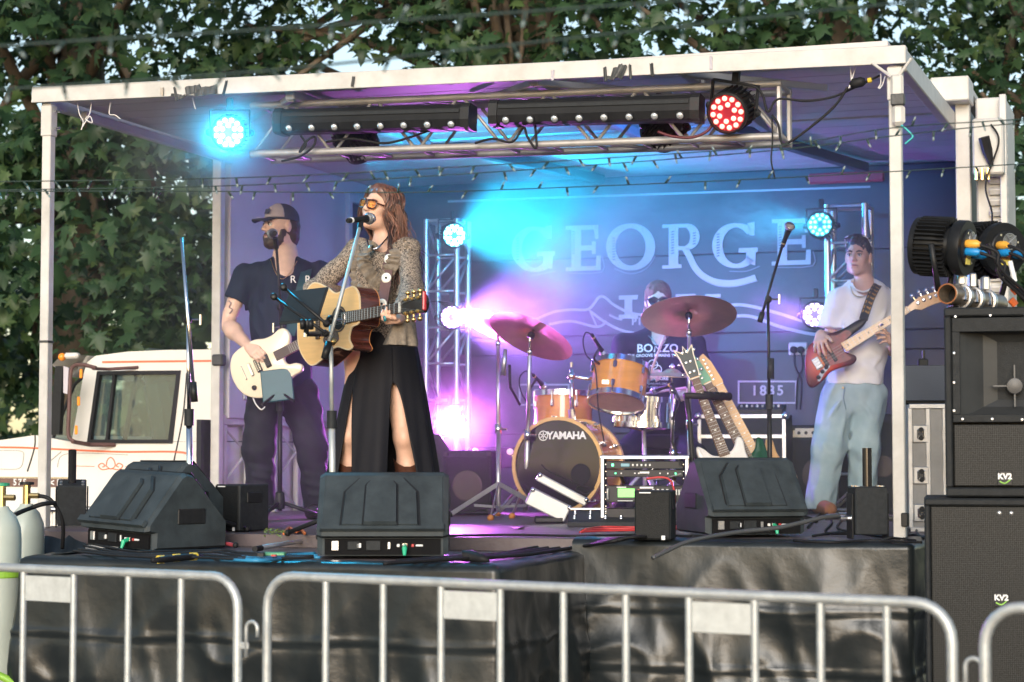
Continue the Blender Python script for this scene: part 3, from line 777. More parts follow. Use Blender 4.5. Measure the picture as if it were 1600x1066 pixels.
def clump_field(n, px, py, Y, r):
 return [(W(random.uniform(*px), random.uniform(*py), random.uniform(*Y)), random.uniform(*r)) for _ in range(n)]
random.seed(21)
tree("broad leafy plane tree hanging low over the white truck cab", W(95, 960, 17.2) * 1.0 - Vector((0, 0, W(95, 960, 17.2).z)), W(120, -250, 16.8), .26,
     clump_field(46, (-160, 350), (-220, 600), (14.6, 17.2), (.42, .75)), 400, .25, 130)
tree("plane tree with thick brown trunk above the middle of the canopy", Vector((W(812, 60, 16.6).x, 16.6, 0)), W(830, -300, 16.2), .24,
     clump_field(46, (250, 1010), (-230, 150), (14.9, 17.4), (.40, .72)), 430, .22, 90)
tree("plane tree with forked trunk rising behind the right canopy corner", Vector((W(1312, 60, 16.4).x, 16.4, 0)), W(1290, -300, 16.2), .23,
     clump_field(40, (960, 1580), (-230, 140), (14.9, 17.2), (.36, .66)), 380, .22, 90)
tree("plane tree filling the strip right of the louvred stage end", Vector((W(1690, 60, 16.0).x, 16.0, 0)), W(1640, -300, 15.6), .22,
     clump_field(32, (1490, 1760), (-200, 640), (14.2, 16.6), (.36, .62)), 300, .2, 90)
# a bare branch across the top edge, as a part of the right hand trees
def far_leaves():
 n_ = 9000; Y = RNG.uniform(20, 25, n_); x = RNG.uniform(-9.5, 11.5, n_); z = RNG.uniform(.1, 4.9, n_) + RNG.normal(size=n_) * .3
 p = np.stack([x, Y, z], 1); v, f = leaf_cloud(p, RNG.uniform(.3, .6, n_), leaf_rots(n_))
 o = bpy.data.objects.new("foliage", np_mesh("foliage", v, f, m_leaf)); COL.objects.link(o); o['kind'] = 'stuff'
 o['label'] = "dark mass of foliage far behind the truck and the stage"; o['category'] = "foliage"
far_leaves()

# ================================================================== lighting rig
def truss(label, p, q, side, up, w, h, nseg, rc=.022, rb=.009, mat=None, group=None, base=None):
 mat = mat or m_alu; p, q = Vector(p), Vector(q); side, up = Vector(side).normalized(), Vector(up).normalized()
 t = thing("lighting_truss", label, "truss", base if base is not None else p, group)
 C = lambda s, a, b: p.lerp(q, s) + side * (a * w / 2) + up * (b * h / 2)
 for a in (-1, 1):
  for b in (-1, 1): MB().tube([C(0, a, b), C(1, a, b)], rc, 10).build("chord", mat, t, True, 40)
 for i in range(nseg):
  s0, s1 = i / nseg, (i + 1) / nseg; sm = (s0 + s1) / 2
  for a in (-1, 1):
   for (x, y) in ((s0, sm), (sm, s1)):
    b0, b1 = (-1, 1) if x == s0 else (1, -1)
    MB().tube([C(x + .004, a, b0), C(y - .004, a, b1)], rb, 6).build("brace", mat, t, True)
  for b in (-1, 1):
   MB().tube([C(s0 if i else .01, -1, b), C(sm, 1, b)], rb, 6).build("brace", mat, t, True)
   MB().tube([C(s0 if i else .01, -1, b), C(s0 if i else .01, 1, b)], rb, 6).build("brace", mat, t, True)
   MB().tube([C(sm, -1, b), C(sm, 1, b)], rb, 6).build("brace", mat, t, True)
 for b in (-1, 1): MB().tube([C(.995, -1, b), C(.995, 1, b)], rb * 1.3, 6).build("end_brace", mat, t)
 for a in (-1, 1): MB().tube([C(.995, a, -1), C(.995, a, 1)], rb * 1.6, 6).build("end_brace", mat, t)
 return t
m_truss_l = M("weathered_truss_tube", (.42, .41, .41), .5, metal=.5, var=.15, vscale=15, rvar=.15)
uL, zL = SV(392, 241, .16); uR, zR = SV(1222, 213, .16)
HT = .245
gantry = truss("horizontal aluminium box truss slung under the front canopy edge", S(uL, .28, zL + HT / 2), S(uR, .28, zR + HT / 2), V, Z, .24, HT, 6, .0185, .0085, m_truss_l)
for u in (uL + .5, uL + 1.5, uR - .4):
 MB().tube([S(u, .28, zL + HT - .02), S(u, .28, 3.27)], .012, 6).build("hanger", m_steel, gantry)
tA = SV(699, 500, 3.72); tB = SV(1328, 500, 3.80)
truss("upright square truss with three lit lamps beside the drum kit", S(tA[0], 3.72, DECK), S(tA[0], 3.72, SV(699, 345, 3.72)[1]), U, V, .22, .22, 4, .020, .009, m_alu)
truss("upright square truss behind the bass player carrying two lamps", S(tB[0], 3.80, DECK), S(tB[0], 3.80, SV(1328, 322, 3.80)[1]), U, V, .24, .22, 4, .022, .009, m_alu)

m_fin = M("black_lamp_housing", (.014, .015, .017), .42, var=.2, rvar=.1, spec=.12)
def led_mat(name, core, strength):
 return M("led_" + name, (.5, .5, .5), .3, var=0, emit=core, estr=strength)
def par(label, pos, d, r, depth, lens, spot=None, group="round led par lamps", yoke=True, fins=26, back=False, up=(0, 0, 1), rest=(0, 0, 1), glass=(.1, .1, .12)):
 """round LED lamp: pos = centre of the glass, d = where it points"""
 pos = Vector(pos); F = frame_from(d, up); rx, fw, uz = F.col[0], F.col[1], F.col[2]
 t = thing("par_lamp", label, "stage lamp", pos - fw * depth * .5, group)
 MB().lathe([(r * .55, -depth), (r * .62, -depth * .97), (r * .70, -depth * .62), (r * .86, -depth * .45), (r * .88, -depth * .05), (r * .9, -.012)], pos, fw, 28).build("housing", m_fin, t, True, 35)
 MB().lathe([(r * .86, -.016), (r, -.016), (r, .006), (r * .9, .010), (r * .86, .002)], pos, fw, 28, closed=True).build("front_rim", m_fin, t, True, 35)
 MB().lathe([(r * .87, -.010), (r * .87, -.006)], pos, fw, 28).build("front_plate", M("lamp_plate_%.2f_%.2f" % (glass[0], glass[2]), glass, .35, var=0), t)
 fin = mesh_of(MB().box((r * .93, 0, 0), (r * .22, .004, depth * .62)), "cooling_fin", m_fin)
 for i in range(fins):
  a = 2 * math.pi * i / fins
  put("cooling_fin", fin, t, pos - fw * depth * .38, F @ Matrix.Rotation(math.pi / 2, 3, 'X') @ Matrix.Rotation(a, 3, 'Z'))
 lm = mesh_of(MB().lathe([(r * .115, 0), (r * .13, .006), (r * .10, .013), (r * .05, .016)], (0, 0, 0), (0, 1, 0), 10), "led_lens", lens, True)
 k = 0
 for (n_, rr) in ((12, .70), (6, .40)):
  for i in range(n_):
   a = 2 * math.pi * (i + .5) / n_
   put("led_lens", lm, t, pos + (rx * math.cos(a) + uz * math.sin(a)) * (r * rr) - fw * .004, F)
 if yoke:
  y = MB()
  for s_ in (-1, 1): y.box(pos + rx * (s_ * r * 1.12) - fw * depth * .38 + uz * (r * .5), (.006, .035, r * 1.5), (rx, fw, uz), ch=.001)
  y.box(pos - fw * depth * .38 + uz * (r * 1.27), (r * 2.3, .035, .006), (rx, fw, uz), ch=.001)
  y.build("yoke", m_blk, t)
  for s_ in (-1, 1): MB().lathe([(.018, 0), (.02, .008), (.012, .02)], pos + rx * (s_ * r * 1.14) - fw * depth * .38, rx * s_, 10).build("yoke_knob", m_blk, t)
  MB().box(pos - fw * depth * .38 + uz * (r * 1.27 + .03), (.03, .04, .06), (rx, fw, uz), ch=.004).build("clamp", m_blk, t)
 if spot:
  col, energy, ang, blend = spot[:4]
  ld = bpy.data.lights.new("lamp_light", 'SPOT'); ld.color = col; ld.energy = energy; ld.spot_size = math.radians(ang); ld.spot_blend = blend
  ld.shadow_soft_size = r * .6
  aim = Vector(spot[4]) - pos if len(spot) > 4 else fw
  lo = bpy.data.objects.new("lamp_light", ld); COL.objects.link(lo); lo.parent = t
  lo.location = (pos + fw * .03) - BASE[t.name]; lo.rotation_euler = (-aim).to_track_quat('Z', 'Y').to_euler()
 return t, F, pos
cyan, blue, violet, magenta, red = (.02, .58, 1.0), (.04, .25, 1.0), (.42, .16, 1.0), (.75, .16, 1.0), (1.0, .06, .05)
par("glaring cyan lamp at the left end of the overhead truss", SVW(357, 207, -.02), (.03, -1, -.16), .088, .20, led_mat("cyan", (.30, .88, 1.0), 14), (cyan, 70, 150, .8), glass=(.05, .5, .7))
par("red lit lamp at the right end of the overhead truss", SVW(1136, 177, .04), (-.42, -.80, -.36), .098, .22, led_mat("red", (1.0, .14, .10), 2.6), (red, 8, 120, .6), up=(.25, 0, 1), glass=(.25, .02, .04))
par("dark lamp hanging behind the left light bar", SVW(566, 232, .45), (.42, .72, -.48), .10, .2, led_mat("off", (.1, .3, .6), .2), (cyan, 260, 66, .9, S(1.75, 4.35, 3.25)))
par("dark lamp hanging behind the right light bar", SVW(1030, 212, .45), (-.3, .8, -.45), .10, .2, led_mat("off", (.1, .3, .6), .2), (blue, 150, 75, .9, S(1.9, 4.35, 2.8)))
par("cyan lamp at the top of the truss beside the drums", SVW(710, 368, 3.56), (.22, -.95, -.04), .086, .18, led_mat("ice", (.45, .95, 1.0), 14), (cyan, 290, 100, .9, S(2.4, 3.35, 3.2)), glass=(.05, .5, .7))
par("violet white lamp halfway down the truss beside the drums", SVW(706, 496, 3.56), (.10, -.98, -.02), .084, .18, led_mat("violet", (.78, .70, 1.0), 14), (violet, 400, 90, .9, S(2.3, 3.55, 2.35)), glass=(.3, .1, .6))
par("magenta white lamp low on the truss beside the drums", SVW(704, 656, 3.50), (.10, -.98, .02), .082, .18, led_mat("magenta", (.92, .66, 1.0), 12), (magenta, 230, 115, .9, S(1.7, 1.7, 1.2)), glass=(.4, .1, .6))
par("cyan lamp on the truss above the bass player", SVW(1281, 351, 3.50), (-.28, -.94, 0), .086, .2, led_mat("aqua", (.12, .85, 1.0), 4), (cyan, 70, 60, .8, S(2.4, 3.4, 2.95)), glass=(.03, .25, .35))
par("pale violet lamp beside the bass player's elbow", SVW(1273, 492, 3.55), (-.25, -.96, 0), .088, .2, led_mat("lilac", (.78, .76, 1.0), 5), (violet, 70, 90, .8, S(2.2, 3.0, 2.2)), glass=(.15, .1, .3))

# ---- light bars hung on the truss
m_lens = M("clear_lens", (.75, .78, .8), .12, metal=.6, var=0)
def light_bar(label, p, q, group):
 p, q = Vector(p), Vector(q); d = (q - p).normalized(); n_ = d.cross(Z).normalized()  # n_ points away or to viewer
 if n_.y > 0: n_ = -n_
 up = d.cross(n_) * (1 if d.cross(n_).z > 0 else -1); L = (q - p).length
 t = thing("led_light_bar", label, "light bar", (p + q) / 2, group)
 prof = [(-.055, .05), (.035, .055), (.055, .035), (.06, -.02), (.05, -.055), (.02, -.062), (-.055, -.062)]
 MB().prism(prof, p, n_, up, d, .045, L - .045).build("body", m_fin, t)
 pc = [(a * 1.09, b * 1.09) for a, b in prof]
 for a in (0, L - .044): MB().prism(pc, p, n_, up, d, a, a + .044).build("end_cap", m_blk, t)
 MB().prism([(.0585, .028), (.0625, .028), (.0645, .012), (.0605, .012)], p, n_, up, d, .05, L - .05).build("groove", m_blk2, t)
 dn = (n_ * .85 - up * .5).normalized()
 lens = mesh_of(MB().lathe([(.017, 0), (.018, .008), (.012, .014), (.004, .017)], (0, 0, 0), dn, 12), "lens", m_lens, True)
 rim = mesh_of(MB().lathe([(.018, 0), (.023, 0), (.023, .009), (.018, .009)], (0, 0, 0), dn, 14, True), "lens_rim", m_blk, True)
 for i in range(8):
  c = p + d * (.09 + (L - .18) * i / 7) + n_ * .053 - up * .042
  put("lens", lens, t, c); put("lens_rim", rim, t, c)
 for a in (.25, .75): MB().box(p + d * (L * a) - n_ * .075, (.03, .06, .03), (d, n_, up)).build("bracket", m_blk, t)
 return t
light_bar("long black light bar above the singer, left one on the truss", SVW(434, 190, .085), SVW(739, 182, .085), "black led light bars on the truss")
light_bar("long black light bar right one on the truss, beside the red lamp", SVW(769, 177, .085), SVW(1097, 168, .085), "black led light bars on the truss")
# cables on the truss
def cable(label, pts, r, mat=m_rub, cat="cable", name="cable", n=6, parent=None, seg=6):
 o = MB().tube(bez(pts, n), r, seg).build(name, mat, parent, True)
 if not parent: tag(o, label, cat)
 return o
cable("black cable looping below the left light bar", [SVW(x, y, .10) for x, y in ((470, 212), (478, 226), (468, 238), (478, 222), (492, 214), (490, 228), (470, 244), (440, 252))], .006)
cable("black cable drooping between the light bars on the truss", [SVW(x, y, .12) for x, y in ((510, 222), (550, 217), (600, 224), (640, 215), (672, 203))], .006)
cable("black cable bunch under the middle of the truss", [SVW(x, y, .10) for x, y in ((742, 224), (770, 217), (800, 222), (818, 200), (824, 214), (838, 232), (836, 196))], .006)
cable("dark red cable sagging from the red lamp along the truss", [SVW(x, y, .08) for x, y in ((1117, 186), (1105, 205), (1080, 215), (1050, 213), (1028, 206))], .007, M("dark_red_cable", (.10, .015, .02), .5))
cable("black power lead from the red lamp to the canopy corner", [SVW(x, y, .05) for x, y in ((1150, 128), (1180, 136), (1192, 150), (1200, 175), (1216, 155), (1260, 158), (1300, 152), (1335, 137), (1375, 118))], .006)
cable("black lead drooping to the truss end from the inline plug", [SVW(x, y, .03) for x, y in ((1325, 136), (1305, 165), (1275, 192), (1240, 218), (1222, 224), (1216, 195), (1206, 180))], .006)
cable("thin black wire hanging down from the truss end", [SVW(x, y, .1) for x, y in ((1206, 180), (1207, 220), (1205, 250), (1211, 280))], .004)
pg = thing("inline_plug", "black inline power connector under the canopy beside the right post", "plug", SVW(1341, 130, .03))
MB().tube([SVW(1328, 133, .03), SVW(1333, 131, .03), SVW(1346, 128, .03), SVW(1352, 127, .03)], [.012, .024, .024, .014], 10).build("body", m_rub, pg, True)
MB().tube([SVW(1356, 126, .03), SVW(1362, 125, .03)], .012, 8).build("yellow_sleeve", M("yellow_tape", (.7, .5, .05), .5), pg)
ra = thing("wifi_antenna_unit", "white wireless unit with two stub antennas taped on the right post", "antenna unit", SVW(1403, 180, -.06))
MB().box(SVW(1402, 134, -.055), (.055, .03, .10), (U, V, Z), ch=.01).build("upper_case", m_white, ra)
MB().box(SVW(1403, 156, -.058), (.06, .036, .05), (U, V, Z), ch=.004).build("tape_band", m_tape, ra)
MB().box(SVW(1404, 180, -.055), (.058, .035, .095), (U, V, Z), ch=.016).build("lower_case", m_white, ra)
for a, b in (((1392, 120), (1362, 98)), ((1405, 118), (1424, 91))): MB().tube([SVW(*a, -.06), SVW(*b, -.06)], .007, 8).build("stub_antenna", m_white, ra)
cable("", [SVW(x, y, -.06) for x, y in ((1408, 196), (1417, 203), (1426, 213), (1420, 220), (1414, 225))], .005, M("teal_lead", (.03, .38, .40), .4), parent=ra, name="teal_lead")

# ---- stage smoke, lit by the lamps
def volume_mat(name, density, col=(.9, .92, .96), aniso=.25, noise=None):
 m = bpy.data.materials.new(name); m.use_nodes = True; nt = m.node_tree
 nt.nodes.remove(nt.nodes["Principled BSDF"]); pv = nt.nodes.new("ShaderNodeVolumePrincipled")
 pv.inputs["Color"].default_value = (*col, 1); pv.inputs["Density"].default_value = density; pv.inputs["Anisotropy"].default_value = aniso
 if noise:
  tc = nt.nodes.new("ShaderNodeTexCoord"); nz = nt.nodes.new("ShaderNodeTexNoise"); nz.inputs["Scale"].default_value = noise
  nz.inputs["Detail"].default_value = 5; nz.inputs["Roughness"].default_value = .65; nz.inputs["Distortion"].default_value = 1.2
  gr = nt.nodes.new("ShaderNodeTexGradient"); gr.gradient_type = 'SPHERICAL'; nt.links.new(tc.outputs["Object"], gr.inputs[0])
  nt.links.new(tc.outputs["Object"], nz.inputs[0])
  m1 = nt.nodes.new("ShaderNodeMapRange"); m1.inputs[1].default_value = .38; m1.inputs[2].default_value = .75; nt.links.new(nz.outputs["Fac"], m1.inputs[0])
  mu = nt.nodes.new("ShaderNodeMath"); mu.operation = 'MULTIPLY'; nt.links.new(m1.outputs[0], mu.inputs[0]); nt.links.new(gr.outputs["Fac"], mu.inputs[1])
  m2 = nt.nodes.new("ShaderNodeMath"); m2.operation = 'MULTIPLY'; m2.inputs[1].default_value = density; nt.links.new(mu.outputs[0], m2.inputs[0]); nt.links.new(m2.outputs[0], pv.inputs["Density"])
 nt.links.new(pv.outputs[0], nt.nodes["Material Output"].inputs["Volume"]); return m
hz = MB().box(S(LU / 2, 2.07, 2.195), (LU - .14, 4.50, 2.12), (U, V, Z)).build("haze", volume_mat("stage_haze", .034))
hz['kind'] = 'stuff'; hz['label'] = "thin stage haze hanging under the canopy, tinted by lamps"; hz['category'] = "haze"
def plume(label, c, sx, sy, sz, dens, noise):
 o = MB().sphere((0, 0, 0), 1.0, 16, 10).build("smoke", volume_mat("smoke_plume", dens, noise=noise)); o.location = c; o.scale = (sx, sy, sz)
 o['kind'] = 'stuff'; o['label'] = label; o['category'] = "smoke"; return o
plume("cyan lit smoke drifting right of the upper truss lamp", SVW(830, 345, 3.30), 1.15, .48, .52, 1.7, 1.5)
plume("blue lit smoke under the middle of the roof", SVW(960, 310, 3.2), 1.05, .5, .45, 1.2, 1.5)
plume("violet lit smoke behind the left cymbals", SVW(830, 475, 3.5), 1.05, .45, .50, 2.3, 1.6)
plume("magenta lit smoke left of the bass drum", SVW(752, 630, 3.30), .62, .42, .55, 1.4, 1.8)
plume("cyan lit smoke by the right hand truss lamp", SVW(1215, 345, 3.35), .48, .30, .24, 3.0, 2.4)
plume("violet lit smoke beside the lamp at the bass player's elbow", SVW(1235, 480, 3.35), .32, .26, .24, 1.6, 2.4)
plume("cyan haze and lens bloom as smoke around the left truss lamp", SVW(380, 225, .12), .80, .48, .42, 2.2, 1.8)  # smoke added to spread the lamp's glare, besides the haze there

# ================================================================== gear on the stage
XA, YA = Vector((1, 0, 0)), Vector((0, 1, 0))
def yawed(a):
 a = math.radians(a); return Vector((math.cos(a), math.sin(a), 0)), Vector((-math.sin(a), math.cos(a), 0))
m_wedge = M("scuffed_wedge_shell", (.036, .046, .052), .55, var=.3, vscale=9, bump=.08, bscale=160, rvar=.12, spec=.25)
m_grille = M("black_perforated_grille", (.012, .013, .014), .55, spec=.2, var=.3, vscale=90, bump=.3, bscale=240)
def wedge(label, c, yaw, w=.54, H=.355, roll=0, cables=True):
 """floor monitor seen from behind; c = middle of the lower front edge"""
 t = thing("floor_monitor", label, "floor monitor", c, "black wedge monitors along the stage front")
 X, Y = yawed(yaw); c = Vector(c)
 ca, sa = math.cos(math.radians(roll)), math.sin(math.radians(roll)); X2 = X * ca + Z * sa; Zu = Z * ca - X * sa
 prof = [(.045, .012), (.045, .085), (.0, .095), (.0, .12), (.19, H - .012), (.215, H), (.26, H - .01), (.47, .13), (.47, .012)]
 # ends slightly smaller than the middle: chamfered cheeks
 b = MB(); n_ = len(prof); ctr = (.23, .17); vs_ = []
 for (x, s_) in ((-w / 2, .93), (-w / 2 + .022, 1), (w / 2 - .022, 1), (w / 2, .93)):
  for (y, z) in prof: vs_.append(c + X2 * x + Y * (ctr[0] + (y - ctr[0]) * s_) + Zu * (ctr[1] + (z - ctr[1]) * s_))
 fs = [tuple(range(n_))[::-1], tuple(3 * n_ + i for i in range(n_))]
 for k in range(3):
  for i in range(n_): fs.append((k * n_ + i, k * n_ + (i + 1) % n_, (k + 1) * n_ + (i + 1) % n_, (k + 1) * n_ + i))
 b.add(vs_, fs); b.build("shell", m_wedge, t)
 # sloping back panel with two raised arches
 o = c + Y * 0.0 + Zu * .12; up = (Y * .19 + Zu * (H - .012 - .12)).normalized(); hh = math.hypot(.19, H - .132); nn = X2.cross(up).normalized()
 if nn.y > 0 and abs(nn.y) > .01: nn = -nn
 def pan(poly): return [((x - .5) * w * .93, y * hh) for x, y in poly]
 def slab(poly, d0, d1, ins, name, parent):
  cx = sum(p[0] for p in poly) / len(poly); cy = sum(p[1] for p in poly) / len(poly)
  q = [(cx + (x - cx) * ins, cy + (y - cy) * ins) for x, y in poly]; n2 = len(poly)
  bb = MB(); A = [o + X2 * p[0] + up * p[1] + nn * d0 for p in pan(poly)]; B = [o + X2 * p[0] + up * p[1] + nn * d1 for p in pan(q)]
  bb.add(A + B, [tuple(range(n2, 2 * n2))] + [(i, (i + 1) % n2, n2 + (i + 1) % n2, n2 + i) for i in range(n2)])
  return bb.build(name, m_wedge, parent)
 pn = slab([(.0, .02), (.01, .98), (.99, .98), (1.0, .02)], -.002, .004, .985, "back_panel", t)
 for ar in ([(.16, .03), (.18, .66), (.30, .92), (.66, .92), (.78, .66), (.80, .03)], [(.345, .03), (.355, .74), (.39, .82), (.575, .82), (.61, .74), (.62, .03)]):
  cx = .48; big = [(cx + (x - cx) * (1.045 if ar[0][0] < .2 else 1.09), y + (.02 if y > .1 else 0)) for x, y in ar]; MB().ring(pan(big), pan(ar), o, X2, up, nn, .0035, .006 if ar[0][0] < .2 else .0235).build("groove_shade", m_blk, pn)  # raised black strip: shade of the groove around each arch put into colour
 slab([(.16, .03), (.18, .66), (.30, .92), (.66, .92), (.78, .66), (.80, .03)], .003, .022, .955, "raised_arch", pn)
 slab([(.345, .03), (.355, .74), (.39, .82), (.575, .82), (.61, .74), (.62, .03)], .020, .038, .95, "raised_arch", pn)
 slab([(-.01, -.03), (-.01, .075), (.13, .075), (.15, .03), (.82, .03), (.84, .075), (1.01, .075), (1.01, -.03)], .003, .020, .985, "lower_lip", pn)
 # connector bay underneath
 bay = MB().box(c + Y * .040 + Zu * .05, (w * .88, .012, .066), (X2, Y, Zu)).build("connector_plate", M("matt_black", (.008, .008, .009), .8, spec=.1), t)
 for (x, wd, hg, mt) in ((-.36, .03, .04, m_alu), (-.22, .05, .035, m_blk2), (-.18, .02, .02, m_paper), (-.07, .06, .04, m_blk2), (.05, .012, .03, m_alu), (.12, .012, .012, m_paper), (.17, .022, .022, m_chrome), (.23, .012, .012, M("red_cap", (.45, .05, .05), .4)), (.28, .03, .008, m_paper)):
  MB().box(c + X2 * (x * w) + Y * .031 + Zu * .055, (wd, .010, hg), (X2, Y, Zu), ch=.002).build("socket", mt, bay)
 MB().tube([c + X2 * (.17 * w) + Y * .03 + Zu * .055, c + X2 * (.17 * w) + Y * .0 + Zu * .045, c + X2 * (.17 * w) + Y * -.01 + Zu * .015], [.009, .011, .006], 8).build("green_plug", M("green_plug", (.02, .42, .22), .4), bay)
 MB().box(c + X2 * (w / 2 + .001) + Y * .25 + Zu * .16, (.008, .16, .07), (X2, Y, Zu), ch=.006).build("handle_recess", m_blk, t)
 MB().box(c + X2 * (-w / 2 - .001) + Y * .25 + Zu * .16, (.008, .16, .07), (X2, Y, Zu), ch=.006).build("handle_recess", m_blk, t)
 g2 = (Y * .21 - Zu * (H - .13)).normalized(); gm = c + Y * .365 + Zu * ((H + .13) / 2 + .0)
 MB().box(gm, (w * .9, .006, .31), (X2, X2.cross(g2), g2), ch=.002).build("front_grille", m_grille, t)
 return t
wedge("black floor monitor wedge at the front centre below the singer", WZ(597, 874, EXT + .004), 1, w=.545)
wedge("black floor monitor wedge turned sideways at the front left corner", WZ(174, 860, EXT + .004), -41, w=.50, roll=-2)
wedge("black floor monitor wedge in front of the leaning guitars", WZ(1187, 840, DECK + .004), 14, w=.475)
wedge("black floor monitor wedge half hidden behind the front left one", WZ(192, 832, DECK + .004), -42, w=.46, H=.335)

def box_speaker(label, c, yaw, w, d, h, cat="speaker"):
 X, Y = yawed(yaw); c = Vector(c)
 t = thing("speaker_box", label, cat, c, "small black speaker boxes on the deck")
 MB().box(c + Z * h / 2, (w, d, h), (X, Y, Z), ch=.006).build("cabinet", m_blk2, t)
 MB().box(c + Z * h / 2 - Y * (d / 2 + .002), (w * .94, .006, h * .95), (X, Y, Z), ch=.003).build("front_grille", m_grille, t)
 MB().box(c + Z * h * .72 + X * (w / 2 + .001), (.006, d * .5, .05), (X, Y, Z), ch=.003).build("handle", m_blk, t)
 MB().box(c + Z * (h * .05) - Y * (d / 2 + .006) + X * (w * .3), (.016, .002, .018), (X, Y, Z)).build("badge", m_paper, t)
 MB().box(c + Z * (h * .955) - Y * (d / 2 + .006) - X * (w * .2), (.05, .002, .005), (X, Y, Z)).build("badge", m_paper, t)
 return t
box_speaker("small upright black speaker box at the deck edge right of the effects rack", WZ(1024, 843, DECK + .004), -14, .16, .14, .215)
box_speaker("small black speaker box at the feet of the man with the cap", WZ(378, 829, DECK + .004), -38, .17, .20, .225)

def co2_jet(label, c, yaw, lean, w=.145, h=.21, tube=.12):
 X, Y = yawed(yaw); c = Vector(c); Yl = (Y * math.cos(lean) - Z * math.sin(lean)); Zl = (Z * math.cos(lean) + Y * math.sin(lean))
 t = thing("co2_jet", label, "co2 jet", c, "black co2 jet machines")
 MB().box(c + Zl * (h / 2 + .02), (w, .15, h), (X, Yl, Zl), ch=.005).build("box", m_blk2, t)
 for s_ in (-1, 1): MB().box(c + X * (s_ * (w / 2 + .006)) + Zl * .10, (.008, .10, .20), (X, Yl, Zl), ch=.002).build("side_bracket", m_blk, t)
 MB().lathe([(.021, 0), (.021, tube + .06), (.017, tube + .06), (.017, tube)], c + Zl * (h + .01), Zl, 16).build("nozzle_tube", M("gloss_black_tube", (.015, .015, .017), .18), t, True, 40)
 for sx in (-1, 1):
  for k in range(4): MB().lathe([(.008, 0), (.008, .004), (.003, .005)], c + X * (sx * w * .38) + Yl * (-.05 + k * .032) + Zl * (h + .02), Zl, 8).build("bolt", m_chrome if k % 2 else m_alu, t)
 for sx in (-1, 1): MB().tube([c + X * (sx * w * .5) + Zl * .09, c + X * (sx * (w * .5 + .05)) + Zl * .09], .014, 10).build("hose_coupling", m_chrome, t)
 return t, X
co2_jet("black co2 jet box with upright tube at the right canopy post", WZ(1356, 842, DECK + .004), 4, 0)
co2_jet("black co2 jet box with tilted tube behind the left canopy post", WZ(112, 822, DECK + .004), 12, -.22)

# ---- microphone stands
def tripod(t, base, r, h, a0, mat=m_blk, n=3, rr=.011):
 for i in range(n):
  a = a0 + i * 2 * math.pi / n; f = base + Vector((math.cos(a) * r, math.sin(a) * r, .012))
  lg = MB().tube([base + Z * h, f], rr, 8).build("leg", mat, t, True)
  MB().sphere(f, .016, 8, 6).build("rubber_foot", m_rub, lg, True)
def mic(label, tail, head, scale=1.0, ring=None):
 t = thing("microphone", label, "microphone", (Vector(tail) + Vector(head)) / 2, "handheld vocal microphones")
 tail, head = Vector(tail), Vector(head); d = (head - tail).normalized(); L = (head - tail).length; s_ = scale
 MB().lathe([(.010 * s_, 0), (.012 * s_, .004), (.0125 * s_, L * .4), (.019 * s_, L * .74)], tail, d, 14).build("handle", m_blk, t, True, 40)
 MB().lathe([(.020 * s_, L * .735), (.027 * s_, L * .80), (.028 * s_, L * .88), (.021 * s_, L * .97), (.008 * s_, L)], tail, d, 14).build("mesh_head", M("mic_mesh", (.42, .42, .43), .4, metal=.8, var=.3, vscale=150, bump=.5, bscale=400), t, True, 40)
 MB().lathe([(.0285 * s_, L * .82), (.0295 * s_, L * .84), (.0285 * s_, L * .86)], tail, d, 14).build("head_ring", m_chrome, t, True)
 if ring: MB().lathe([(.0135 * s_, L * .12), (.0140 * s_, L * .13), (.0140 * s_, L * .17), (.0135 * s_, L * .18)], tail, d, 12).build("id_ring", ring, t, True)
 return t
def mic_stand(label, base, top, boom, mat, clutch=None, tri=(.28, .1, .4), grip=None, basecol=None, thick=.011):
 """base on the floor, top of the upright; boom = (tail, head) of the boom arm"""
 t = thing("microphone_stand", label, "mic stand", base, "microphone stands")
 base, top = Vector(base), Vector(top)
 midp = base.lerp(top, .55)
 MB().tube([base + Z * .05, midp], thick * 1.25, 10).build("lower_tube", mat, t, True)
 MB().tube([midp, top], thick * .8, 10).build("upper_tube", m_chrome if mat is m_chrome else mat, t, True)
 MB().tube([midp - Z * .05, midp + Z * .03], thick * 1.9, 10).build("height_clutch", m_blk2, t, True, 40)
 if boom:
  a, b = Vector(boom[0]), Vector(boom[1])
  MB().tube([a, b], thick * .72, 8).build("boom_arm", mat, t, True)
  MB().tube([a, a.lerp(b, .12)], thick * 1.4, 8).build("counterweight", m_blk, t, True)
  MB().sphere(top, .022, 10, 8).build("boom_clutch", m_blk, t, True)
  MB().tube([top, top + Vector((.06, -.01, 0)), ], .005, 6).build("wing_handle", m_chrome, t)
  MB().tube([top + Vector((.06, -.01, -.025)), top + Vector((.06, -.01, .025))], .006, 6).build("wing_handle", m_chrome, t)
 tripod(t, base, tri[0], tri[1], tri[2])
 MB().lathe([(.028, .06), (.032, .09), (.026, .15), (.014, .16)], base, Z, 12).build("leg_hub", m_blk, t, True, 40)
 return t
# left, without a microphone, boom folded upright
D1 = 9.45; bs = WZ(297, 832, DECK + .003); D1 = bs.y
mic_stand("chrome microphone stand without a microphone near the truck cab", bs, W(294, 500, D1), (W(304, 628, D1 - .05), W(284, 372, D1 - .02)), m_chrome, thick=.012)
MB()
